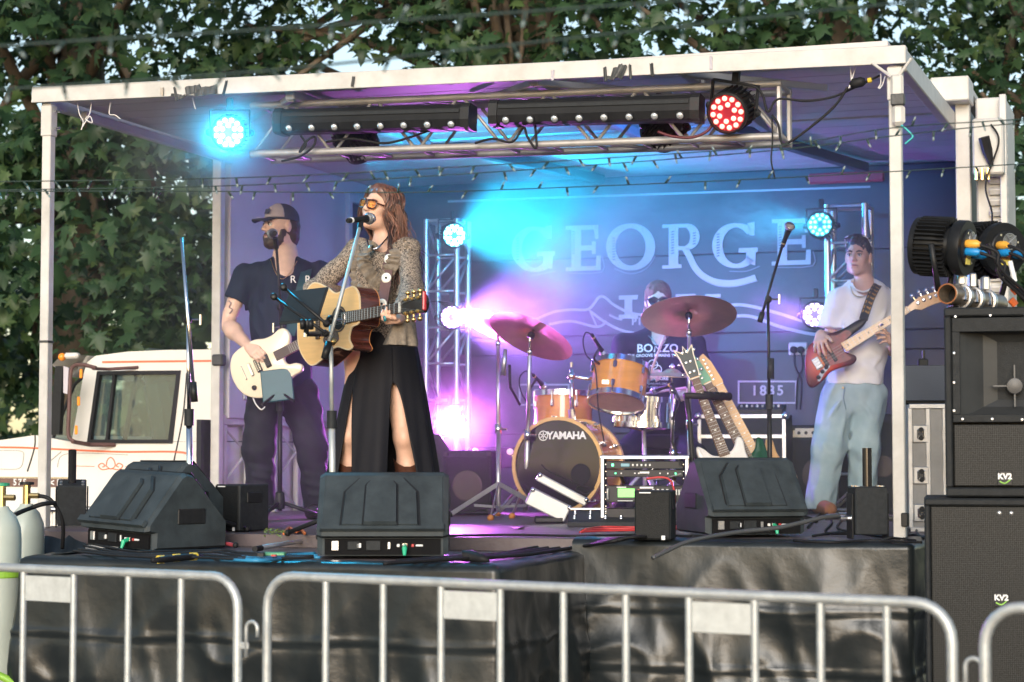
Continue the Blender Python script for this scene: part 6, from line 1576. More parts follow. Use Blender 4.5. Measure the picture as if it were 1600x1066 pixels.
# ------------------------------------------------------------------ 1. the man with the cap
def guitarist():
 Y0 = 11.5; J = lambda x, y, d=0: W(x, y, Y0 + d)
 base = Vector((W(450, 700, Y0).x, Y0, DECK)); t = thing("person", "bearded person in dark cap and navy v-neck shirt playing the cream guitar", "person", base)
 sk = skin_mat("skin_fair", (.66, .44, .35)); m_tee = M("navy_tshirt", (.010, .020, .042), .8, var=.15, spec=.25, bump=.08, bscale=300); m_jean = M("black_denim", (.010, .013, .019), .75, spec=.25, var=.3, vscale=10, bump=.15, bscale=260)
 m_hair = M("dark_brown_hair", (.040, .025, .018), .5, var=.35, vscale=60)
 hc = J(438, 354); R = frame_from((-.80, -.58, .03))
 nk = J(446, 402, .02); sL = J(383, 432); sR = J(503, 430, .05); el = J(354, 506, .0); wr = J(388, 541, -.27); el2 = J(528, 500, .0); wr2 = J(520, 530, -.34)
 ch = J(442, 470); ws = J(441, 560); hp = J(442, 598)
 F = field_for([hc + Z * .18, J(335, 480, -.6), J(545, 600, .25), ws], .04, .0052)
 L = head_sdf(F, hc, R, 1.0)
 F.cap(J(447, 372, .03), nk, .056, .062, .03); F.cap(nk, J(444, 430, .0), .07, .09, .04)
 F.cap(sL, el, .050, .044, .03); F.cap(el, el.lerp(wr, .35), .042, .046, .03); F.cap(el.lerp(wr, .3), wr, .046, .029, .03)
 F.cap(sR, el2, .050, .043, .03); F.cap(el2, wr2, .043, .029, .03); F.cap(sL, sR, .06, .06, .05); F.cap(ch, ws, .10, .09, .05)
 hand(F, wr, (J(411, 560, -.38) - wr), Vector((.25, .9, -.35)), 1, curl=(.5, .75, .5), thumb=(.8, .35, .45))
 hand(F, wr2, (J(508, 512, -.40) - wr2), Vector((.1, -.9, -.2)), -1, curl=(.7, .9, .6))
 body = F.mesh("body", sk, t, base)
 face_parts(t, L, R, 1, m_hair)
 # shirt: torso and short sleeves
 G = field_for([sL + Z * .06 + Vector((-.12, 0, 0)), sR + Vector((.12, .2, .06)), J(360, 470, -.25), hp - Z * .06], .05, .0075)
 G.cap(J(444, 440), J(441, 500), .155, .170, .06, ((0, 1, 0), .72)); G.cap(J(441, 500), J(441, 605), .172, .178, .06, ((0, 1, 0), .74))
 G.cap(sL + Vector((.03, 0, .0)), J(445, 424, .02), .062, .075, .05); G.cap(sR - Vector((.03, 0, 0)), J(445, 424, .02), .062, .075, .05)
 G.cap(sL, sL.lerp(el, .52), .074, .072, .05); G.cap(sR, sR.lerp(el2, .55), .074, .070, .05)
 G.halfspace(J(441, 612), (0, 0, -1));
 d = (el - sL).normalized(); p = sL.lerp(el, .50)
 sl, x, y, z = G.sub(np.array(p) - .16, np.array(p) + .16); G.D[sl] = np.maximum(G.D[sl], ((x - p.x) * d.x + (y - p.y) * d.y + (z - p.z) * d.z) * ((x < J(382, 500).x)).astype(np.float32) - 1.0 * (x >= J(382, 500).x))
 # v neck
 G.cap(J(430, 412, -.16), J(439, 446, -.17), .055, .012, .01, None, True); G.cap(J(460, 412, -.16), J(443, 446, -.17), .055, .012, .01, None, True); G.cap(J(446, 395, -.05), J(446, 415, -.10), .070, .062, .01, None, True)
 G.ripple(.006, sn(3, 26, (1, .6, .5))); G.ripple(.014, folds([(J(385, 450, -.1), J(430, 520, -.12)), (J(500, 450, -.1), J(450, 520, -.12)), (J(390, 500, -.1), J(425, 560, -.12)), (J(395, 540, -.12), J(480, 500, -.12)), (J(380, 440, -.06), J(372, 465, -.03))], 1, .018))
 G.mesh("tshirt", m_tee, t, base)
 # jeans
 Q = field_for([J(365, 580, -.3), J(525, 580, .3), base + Vector((-.2, 0, 0))], .06, .008)
 kL, aL = J(404, 700, -.05), J(409, 796, .02); kR, aR = J(487, 698, -.05), J(497, 800, .02)
 Q.ell(J(441, 605), (.175, .125, .13), None, .06)
 Q.cap(J(414, 620), kL, .110, .088, .06); Q.cap(kL, aL, .088, .080, .04); Q.cap(J(468, 620), kR, .112, .088, .06); Q.cap(kR, aR, .088, .080, .04)
 Q.halfspace((0, 0, DECK + .045), (0, 0, -1))
 Q.ripple(.007, sn(8, 30, (.6, .6, 1.6))); Q.ripple(.017, folds([(J(375 + i * 4, 700 + i * 14, -.1), J(438, 712 + i * 13, -.08)) for i in range(6)] + [(J(462, 690 + i * 16, -.1), J(520, 702 + i * 15, -.08)) for i in range(6)] + [(J(420, 610, -.12), J(395, 660, -.1)), (J(460, 612, -.12), J(490, 660, -.1))], 1, .014))
 Q.mesh("jeans", m_jean, t, base)
 m_shoe = M("dark_boot", (.02, .018, .017), .5)
 for a in (aL, aR):
  H = field_for([Vector((a.x - .1, a.y - .24, DECK)), Vector((a.x + .1, a.y + .1, DECK + .12))], .02, .008); H.cap(Vector((a.x, a.y + .03, DECK + .05)), Vector((a.x - .02, a.y - .17, DECK + .04)), .05, .042, .02); H.halfspace((0, 0, DECK + .004), (0, 0, -1)); H.mesh("shoe", m_shoe, t, base)
 # beard and hair
 A = np.array(R); B = field_for([hc - Vector((.14, .16, .18)), hc + Vector((.14, .16, .16))], .0, .0055)
 e = lambda p, r, k=.02, cut=False: B.ell(p, r, A, k, cut)
 e(L(0, .034, -.082), (.060, .060, .050)); e(L(0, .068, -.110), (.034, .030, .026), .03); e(L(0, .086, -.052), (.030, .014, .008), .01)
 for q in (-1, 1): e(L(q * .058, .014, -.050), (.010, .026, .045), .02); e(L(q * .030, .078, -.070), (.014, .016, .024), .012)
 e(L(0, .104, -.066), (.018, .022, .0085), .004, True); e(L(0, .06, .03), (.09, .09, .062), .01, True)
 B.ripple(.0022, sn(5, 210)); B.mesh("beard", m_hair, t, base)
 B = field_for([hc - Vector((.16, .16, .18)), hc + Vector((.16, .16, .16))], .0, .0055)
 e = lambda p, r, k=.02, cut=False: B.ell(p, r, A, k, cut)
 e(L(0, -.045, .0), (.080, .075, .095)); e(L(0, -.07, -.07), (.060, .045, .05), .03)
 e(L(0, .085, .0), (.10, .10, .2), .004, True); B.ripple(.0035, sn(6, 160)); B.mesh("hair", m_hair, t, base)
 # trucker cap
 m_cap = M("navy_cap", (.015, .028, .050), .7, var=.15, bump=.2, bscale=300); m_capw = M("grey_cap_front", (.42, .36, .36), .7, var=.1, bump=.1, bscale=300)
 C = field_for([hc - Vector((.2, .2, .06)), hc + Vector((.2, .2, .18))], .0, .0055)
 ec = lambda p, r, k=.01, cut=False: C.ell(p, r, A, k, cut)
 ec(L(0, -.012, .040), (.086, .106, .096)); up_ = R.col[2]
 C.halfspace(L(0, 0, .034), -up_ + R.col[1] * .0); cap = C.mesh("cap", m_cap, t, base)
 C = field_for([hc - Vector((.2, .2, .06)), hc + Vector((.2, .2, .18))], .0, .0055); ec(L(0, -.010, .041), (.0875, .108, .0985)); C.halfspace(L(0, 0, .044), -up_); C.halfspace(L(0, .018, 0), -R.col[1]); C.mesh("cap_front", m_capw, cap, base)
 rows = []
 for i in range(9):
  a = -1.05 + 2.1 * i / 8; rows.append([L(math.sin(a) * .084, .010 + math.cos(a) * .080, .036 - .0), L(math.sin(a) * .082, .045 + math.cos(a) * .092, .035), L(math.sin(a) * .075, .085 + math.cos(a) * .098, .026 - .010 * a * a)])
 b = MB(); b.grid(rows); b.grid([[p - up_ * .005 for p in r] for r in rows]); b.grid([[r[2], r[2] - up_ * .005] for r in rows]); b.build("cap_brim", m_cap, cap, True)
 MB().tube(bez([L(.055, .06, .055), L(.084, .01, .052), L(.075, -.065, .045), L(.03, -.105, .042)], 5), .0022, 5).build("cap_braid", m_paper, cap)
 MB().box(L(-.022, .101, .078), (.052, .002, .03), (R.col[0], R.col[1], (R.col[2] - R.col[1] * .3).normalized())).build("cap_emblem", m_cap, cap)
 lettering("TOUR", .018, L(-.01, .150, .0375), R.col[0] * -1 * -1, (R.col[1] * -1), cap, m_paper, .0005)
 # strap, necklace, shirt emblem, tattoo
 st_ = bez([J(452, 524, -.26), J(462, 490, -.20), J(470, 455, -.17), J(477, 430, -.10), J(480, 418, .02), J(478, 420, .12)], 5); rows = []
 for i, p in enumerate(st_):
  tg = (st_[min(i + 1, len(st_) - 1)] - st_[max(i - 1, 0)]).normalized(); sv = tg.cross(Vector((0, -1, .1))).normalized(); rows.append([p - sv * .030, p + sv * .030])
 b = MB(); b.grid(rows); b.grid([[p + YA * .004 for p in r] for r in rows]); b.build("strap", M("dark_teal_strap", (.012, .06, .075), .6), eg.t, True)
 MB().tube(bez([J(423, 405, -.06), J(430, 425, -.115), J(440, 436, -.13), J(452, 428, -.12), J(464, 408, -.06)], 5), .0022, 5).build("necklace", m_gold, t)
 for px in (458, 481):
  lettering("R", .060, J(px, 437, -.157), XA, Z, t, m_paper, .001)
 MB().tube(bez([J(357, 470, -.045), J(361, 474, -.05), J(358, 480, -.052), J(363, 484, -.052), J(358, 490, -.05)], 4), .003, 5).build("tattoo", M("tattoo_ink", (.16, .13, .16), .6), t)
 return t
guitarist()

# ------------------------------------------------------------------ 2. the singer
def singer():
 Y0 = 9.5; J = lambda x, y, d=0: W(x, y, Y0 + d)
 base = Vector((W(598, 700, Y0).x, Y0, DECK)); t = thing("person", "singing person in lace blouse, amber glasses and slit black skirt", "person", base)
 sk = skin_mat("skin_warm", (.66, .40, .29))
 m_hair = M("chestnut_hair", (.060, .024, .018), .40, var=.5, vscale=24, col2=(.20, .09, .065))
 hc = J(594, 326, .0); R = frame_from((-.60, -.78, .16), (.30, .10, .95))
 nk = J(600, 390, .02); sL = J(560, 392, .10); sR = J(637, 390, -.08); el = J(490, 455, .05); wr = J(530, 506, -.24); el2 = J(643, 456, -.28); wr2 = J(624, 499, -.55)
 F = field_for([hc + Z * .16, J(470, 460, -.75), J(665, 560, .25)], .04, .0052)
 L = head_sdf(F, hc, R, .92, True)
 F.cap(J(600, 352, .02), nk, .046, .048, .025); F.cap(nk, J(600, 430, .0), .055, .085, .05, ((-.6, -.8, 0), .75))
 F.cap(sL, sR, .030, .030, .03); F.cap(J(598, 432), J(598, 500), .098, .09, .05)
 F.cap(sL, el, .034, .034, .02); F.cap(el, wr, .034, .024, .02); F.cap(sR, el2, .034, .034, .02); F.cap(el2, wr2, .034, .024, .02)
 hand(F, wr, (J(551, 516, -.31) - wr), Vector((.4, .3, -.9)), -1, curl=(.45, .8, .5), s=.92)
 # fretting hand: knuckles below the neck, fingers up and over the strings, thumb behind
 hand(F, wr2, (J(607, 505, -.66) - wr2), Vector((-.15, -.2, .95)), 1, curl=((.5, .9, .9), (.7, 1.0, .8), (.6, 1.0, .8), (.5, .9, .7)), thumb=(.35, .2, .95), s=.95)
 # legs, seen through the slits
 Lg = field_for([J(515, 560, -.2), J(680, 560, .2), base], .05, .006)
 F.mesh("body", sk, t, base)
 kL, aL = J(548, 682, -.05), J(549, 800, .02); kR, aR = J(632, 684, -.07), J(646, 802, -.0)
 Lg.cap(J(566, 570), kL, .078, .050, .04); Lg.cap(kL, kL.lerp(aL, .4) + YA * .012, .047, .050, .03); Lg.cap(kL.lerp(aL, .4), aL, .050, .036, .03)
 Lg.cap(J(620, 570), kR, .082, .051, .04); Lg.cap(kR, kR.lerp(aR, .4) + YA * .012, .048, .051, .03); Lg.cap(kR.lerp(aR, .4), aR, .051, .036, .03); Lg.ell(kR + Vector((0, -.034, 0)), (.024, .020, .034), None, .025); Lg.ell(kL + Vector((0, -.034, 0)), (.024, .020, .034), None, .025)
 Lg.cap(J(570, 560), J(620, 560), .09, .09, .05)
 Lg.mesh("legs", sk, t, base)
 m_boot = M("brown_leather_boot", (.085, .034, .022), .4, var=.3, vscale=16)
 for k_, a in ((kL, aL), (kR, aR)):
  tp_ = Vector((k_.lerp(a, .42).x, k_.lerp(a, .42).y, DECK + .335)); b = MB(); rows = []
  for j in range(7):
   q = j / 6; r_ = .072 - .018 * q; cc = tp_.lerp(Vector((a.x, a.y, DECK + .09)), q)
   rows.append([cc + Vector((math.cos(i * .4488) * r_, math.sin(i * .4488) * r_ * 1.1, (.020 * math.cos(2 * i * .4488) if j == 0 else 0))) for i in range(15)])
  b.grid(rows); b.tube([Vector((a.x, a.y + .04, DECK + .075)), Vector((a.x - .01, a.y - .08, DECK + .06)), Vector((a.x - .02, a.y - .18, DECK + .04))], [.05, .046, .02], 10); b.box(Vector((a.x, a.y + .05, DECK + .022)), (.05, .05, .04)); b.build("boot", m_boot, t, True, 60)
 face_parts(t, L, R, .92, m_hair, True)
 # ---- lace blouse with ruffles
 m_lace = bpy.data.materials.new("taupe_lace"); m_lace.use_nodes = True; nt = m_lace.node_tree; b_ = nt.nodes["Principled BSDF"]
 tc = nt.nodes.new("ShaderNodeTexCoord"); v = nt.nodes.new("ShaderNodeTexVoronoi"); v.inputs["Scale"].default_value = 40; v.feature = 'DISTANCE_TO_EDGE'; rp = nt.nodes.new("ShaderNodeValToRGB")
 nz = nt.nodes.new("ShaderNodeTexNoise"); nz.inputs["Scale"].default_value = 45; nz.inputs["Detail"].default_value = 3; mxn = nt.nodes.new("ShaderNodeMixRGB"); mxn.inputs[0].default_value = .12
 nt.links.new(tc.outputs["Object"], nz.inputs[0]); nt.links.new(tc.outputs["Object"], mxn.inputs[1]); nt.links.new(nz.outputs["Color"], mxn.inputs[2]); nt.links.new(mxn.outputs[0], v.inputs[0])
 rp.color_ramp.elements[0].color = (.40, .32, .25, 1); rp.color_ramp.elements[0].position = .02; rp.color_ramp.elements[1].color = (.07, .055, .045, 1); rp.color_ramp.elements[1].position = .16
 nt.links.new(v.outputs["Distance"], rp.inputs[0]); nt.links.new(rp.outputs[0], b_.inputs["Base Color"]); b_.inputs["Roughness"].default_value = .8
 bp = nt.nodes.new("ShaderNodeBump"); bp.inputs["Strength"].default_value = .6; bp.inputs["Distance"].default_value = .004; bp.invert = True; nt.links.new(v.outputs["Distance"], bp.inputs["Height"]); nt.links.new(bp.outputs[0], b_.inputs["Normal"])
 m_ruf = M("taupe_ruffle", (.20, .165, .13), .8, var=.35, vscale=45, bump=.3, bscale=120)
 G = field_for([J(465, 350, -.7), J(670, 545, .3)], .05, .0065)
 fc = Vector((-.6, -.8, 0));
 G.cap(J(600, 415), J(598, 470), .125, .115, .05, ((-.6, -.8, 0), .78)); G.cap(J(598, 470), J(598, 530), .113, .135, .05, ((-.6, -.8, 0), .80))
 G.cap(J(578, 425, -.02), J(574, 500, -.02), .085, .085, .05); G.cap(sL, nk + Vector((-.02, 0, -.03)), .058, .060, .04); G.cap(sR, nk + Vector((.02, 0, -.03)), .058, .060, .04)
 G.cap(sL, el, .054, .050, .03); G.cap(el, el.lerp(wr, .9), .050, .040, .03); G.cap(sR, el2, .055, .052, .03); G.cap(el2, el2.lerp(wr2, .82), .052, .046, .03)
 # open neck
 G.cap(J(594, 385, -.14), J(590, 425, -.17), .052, .016, .01, None, True); G.cap(J(600, 372, -.03), J(600, 390, -.04), .058, .052, .01, None, True)
 G.ripple(.0035, sn(12, 46)); G.ripple(.006, folds([(J(555, 400, .0), J(500, 440, .0)), (J(545, 415, 0), J(495, 458, 0)), (J(645, 400, -.15), J(640, 440, -.25)), (J(632, 420, -.18), J(650, 450, -.25)), (J(570, 470, -.12), J(610, 500, -.14))], 1, .012))
 bl = G.mesh("blouse", m_lace, t, base)
 b = MB(); rnd = random.Random(4)
 def ruffle(pts, w, n=40, amp=.012, out=Vector((-.3, -.95, 0))):
  c = bez(pts, max(2, n // (len(pts) - 1))); rows = []
  for i, p in enumerate(c):
   tg = (c[min(i + 1, len(c) - 1)] - c[max(i - 1, 0)]).normalized(); sv = tg.cross(out).normalized(); ph = i * 1.15 + rnd.uniform(-.4, .4)
   rows.append([p, p + sv * (w * .55) + out * (amp * (1 + math.sin(ph))) , p + sv * w + out * (amp * 1.2 * (1 + math.sin(ph + .6)))])
  b.grid(rows)
 fr = -.155
 for k in range(4):
  ruffle([J(578 + k * 2, 378, -.06), J(572 - k * 3, 395, fr + .03), J(570 - k * 4, 412, fr), J(582 - k * 3, 430 + k * 3, fr - .01), J(588, 444 + k * 5, fr - .01)], -.030 - .004 * k)
  ruffle([J(620 + k, 380, -.1), J(618 + k * 3, 398, fr - .01), J(612 + k * 4, 415, fr - .02), J(602 + k * 2, 432 + k * 3, fr - .02), J(592, 446 + k * 5, fr - .02)], .028 + .004 * k)
 for k in range(3): ruffle([J(555 + k * 6, 440 + k * 8, fr + .03), J(575, 450 + k * 9, fr), J(595, 452 + k * 9, fr - .01), J(612, 446 + k * 8, fr - .02)], .032)
 ruffle([J(628, 378, -.12), J(634, 400, -.16), J(628, 430, -.17), J(618, 460, -.17)], -.026); ruffle([J(560, 380, .02), J(562, 400, -.05), J(556, 425, -.08), J(560, 450, -.1)], .024)
 b.build("front_ruffle", m_ruf, bl, True, fix=False)
 # bell cuffs
 def cuff(at, to, r0, r1, L_, seed):
  bb = MB(); rows = []; d = (Vector(to) - Vector(at)).normalized(); X = d.orthogonal().normalized(); Yv = d.cross(X); r_ = random.Random(seed); ph = r_.uniform(0, 6)
  for j in range(7):
   q = j / 6; rows.append([Vector(at) + d * (L_ * q) + (X * math.cos(a * .2244) + Yv * math.sin(a * .2244)) * (r0 + (r1 - r0) * q) * (1 + .30 * q * math.sin(a * .2244 * 6 + ph) + .12 * q * math.sin(a * .2244 * 11 + ph)) for a in range(29)])
  bb.grid(rows); bb.build("ruffled_cuff", m_ruf, bl, True, fix=False)
 cuff(J(630, 494, -.50), J(627, 541, -.50), .040, .068, .135, 1); cuff(J(632, 500, -.47), J(630, 535, -.47), .05, .056, .11, 3)
 # ---- skirt with two slits
 m_sk = M("black_crepe_skirt", (.009, .009, .013), .72, var=.12, spec=.25, bump=.05, bscale=260)
 sc = J(598, 520); hem = DECK + .10; top_ = sc.z + .02; nA, nZ = 150, 60
 sl_ = [(J(536, 606), J(548, 735)), (J(626, 600), J(646, 735))]
 def ring_pt(i, j):
  a = 2 * math.pi * i / nA; q = j / nZ; z = top_ + (hem - top_) * q
  rx = .128 + .165 * q ** .85; ry = .105 + .135 * q
  fold_ = 1 + .055 * q * math.sin(a * 11 + 1.0) + .035 * q * math.sin(a * 17 + 2.2 + q)
  return Vector((sc.x + (.012 - .02 * q) + math.cos(a) * rx * fold_ + .005 * q, Y0 + .01 + math.sin(a) * ry * fold_, z))
 def pt_at(adeg, q):
  a = math.radians(adeg); z = top_ + (hem - top_) * q; rx = .128 + .165 * q ** .85; ry = .105 + .185 * q
  fold_ = 1 + .050 * q * math.sin(a * 11 + 1.0) + .032 * q * math.sin(a * 17 + 2.2 + q)
  return Vector((sc.x + .012 - .015 * q + math.cos(a) * rx * fold_, Y0 + .01 + math.sin(a) * ry * fold_, z))
 def edges(q):
  """angles of the slit edges, closed above, parting downwards"""
  o1 = max(0, (q - .33) / .67) ** .6; o2 = max(0, (q - .30) / .70) ** .5
  return 223 - 9.0 * o1, 223 + 21 * o1, 285 - 11 * o2 + 3 * q, 285 + 29 * o2 + 3 * q
 rowsA, rowsB = [], []
 for j in range(nZ + 1):
  q = j / nZ; e0, e1, e2, e3 = edges(q)
  rowsA.append([pt_at(e3 + (e0 + 360 - e3) * i / 110, q) for i in range(111)]); rowsB.append([pt_at(e1 + (e2 - e1) * i / 40, q) for i in range(41)])
 b = MB(); b.grid(rowsA); b.grid(rowsB); so_ = b.build("skirt", m_sk, t, True, fix=False)
 md = so_.modifiers.new("thickness", 'SOLIDIFY'); md.thickness = .004
 H = field_for([J(550, 500, -.2), J(645, 560, .2)], .06, .008); H.ell(J(598, 545), (.145, .115, .14), None, .04); H.cap(J(598, 505), J(598, 540), .122, .135, .04, ((0, 1, 0), .8)); H.mesh("shorts", m_sk, t, base)
 # ---- hair: a soft mass under many strands
 A = np.array(R); s = .92
 B = field_for([hc - Vector((.16, .2, .20)), hc + Vector((.24, .24, .2))], .0, .006); e = lambda p, r, k=.02, cut=False: B.ell(p, r, A, k, cut)
 e(L(0, -.028, .040), (.080, .094, .086)); e(L(0, -.06, -.05), (.074, .050, .09), .03)
 e(L(0, .030, .088), (.062, .040, .030), .03); e(L(0, .115, -.015), (.064, .074, .082), .012, True); B.ripple(.004, sn(9, 110, (1, 1, .3))); hm = B.mesh("hair", m_hair, t, base)
 rnd = random.Random(5); groups = [MB() for _ in range(3)]
 for i in range(420):      # parted in the middle, falling to both sides and down the back
  sd_ = -1 if rnd.random() < .62 else 1; q = rnd.random()          # -1: the side nearest the camera
  p0 = L(sd_ * rnd.uniform(.0, .006), .068 - .135 * q, .100 + .022 * math.sin(q * 2.6) - .010 * (1 - q) ** 3)
  p1 = L(sd_ * rnd.uniform(.050, .062), .062 - .135 * q, .100 - .012 * rnd.random() + .01 * q)
  p2 = L(sd_ * rnd.uniform(.080, .092), .050 - .135 * q, .035 + rnd.uniform(-.02, .02))
  p3 = L(sd_ * rnd.uniform(.084, .105), .030 - .125 * q, -.050 + rnd.uniform(-.03, .03))
  ln = rnd.uniform(.14, .44) * (1 if sd_ < 0 else .6)
  if sd_ < 0: dr = Vector((.05 + rnd.uniform(-.03, .05), -.03 + .10 * q, 0))
  else: dr = Vector((.10 + rnd.uniform(-.02, .03), .06, 0))
  p4 = p3 + Vector((0, 0, -ln * .5)) + dr * .55; p5 = p3 + Vector((rnd.uniform(-.02, .02), rnd.uniform(-.02, .02), -ln)) + dr
  strand(groups[i % 3], [p0, p1, p2, p3, p4, p5], rnd.uniform(.0028, .0066), 4, rnd.uniform(.010, .028), rnd.uniform(0, 1.2) + 2.2 * q)
 for i in range(46):   # locks falling over the near shoulder and behind it
  q = rnd.random(); p0 = L(-.075, .030 - .05 * q, .045); p1 = L(-.092, .015 - .05 * q, -.04); p2 = J(610 + q * 26 + rnd.uniform(-3, 3), 378 + rnd.uniform(-8, 8), -.12 + .14 * q); p3 = J(614 + q * 30 + rnd.uniform(-6, 6), 412 + rnd.uniform(-10, 15), -.17 + .15 * q); p4 = J(616 + q * 34 + rnd.uniform(-8, 8), 450 + rnd.uniform(-25, 30), -.18 + .16 * q)
  strand(groups[i % 3], [p0, p1, p2, p3, p4], rnd.uniform(.003, .0065), 5, .014, rnd.uniform(0, 3))
 for i in range(60):   # thin flyaway hairs
  q = rnd.random(); a = L(-.06 + .12 * rnd.random(), .03 - .1 * q, .115); b2 = L(-.10 * (1 if rnd.random() < .7 else -.9), -.03 * q, .03); c2 = b2 + Vector((rnd.uniform(.0, .06), rnd.uniform(-.04, .04), -rnd.uniform(.08, .2))); d2 = c2 + Vector((rnd.uniform(-.02, .05), rnd.uniform(-.03, .03), -rnd.uniform(.06, .18)))
  strand(groups[2], [a, b2, c2, d2], .0018, 5, .022, rnd.uniform(0, 6))
 for g_, cc in zip(groups, ((.030, .013, .010), (.085, .036, .026), (.19, .085, .055))): g_.build("hair_lock", M("hair_tone_%.2f" % cc[0], cc, .38, var=.35, vscale=30), hm, True)
 # ---- amber glasses, necklace, ring, earring
 m_fr = M("tortoise_frame", (.045, .012, .010), .2, var=.3); m_am = M("amber_lens_glass", (.95, .42, .06), .05, var=0, trans=.8, alpha=.85)
 gl = thing("glasses_tmp", "x", "x", hc) if False else None
 gf = None
 for q in (-1, 1):
  fr_ = [(q * .006, .018), (q * .030, .021), (q * .054, .016), (q * .058, -.004), (q * .048, -.020), (q * .022, -.022), (q * .008, -.012)]
  lo = [L(x / s * .92 * 1.0, .112 - abs(x) * .30, z + .0) for x, z in fr_]
  fo = MB(); fo.tube(bez(lo + [lo[0]], 3), .0042, 6); o_ = fo.build("glasses_frame", m_fr, t, True)
  MB().add(lo, [tuple(range(len(lo)))]).build("glasses_lens", m_am, o_, fix=False)
  MB().tube([L(q * .060, .092, .010), L(q * .080, .03, .008), L(q * .082, -.01, .004)], .0036, 6).build("glasses_temple", m_fr, o_)
 MB().tube([L(-.008, .111, .008), L(.008, .111, .008)], .0036, 6).build("glasses_bridge", m_fr, t)
 MB().tube(bez([J(574, 376, -.02), J(577, 386, -.10), J(586, 389, -.12), J(594, 384, -.11), J(606, 370, -.04)], 5), .0045, 6).build("necklace", m_chrome, t)
 MB().lathe([(.013, -.004), (.014, 0), (.013, .004)], J(601, 498, -.68), (1, .3, .2), 12).build("finger_ring", M("teal_stone", (.02, .25, .3), .2), t)
 return t
singer()

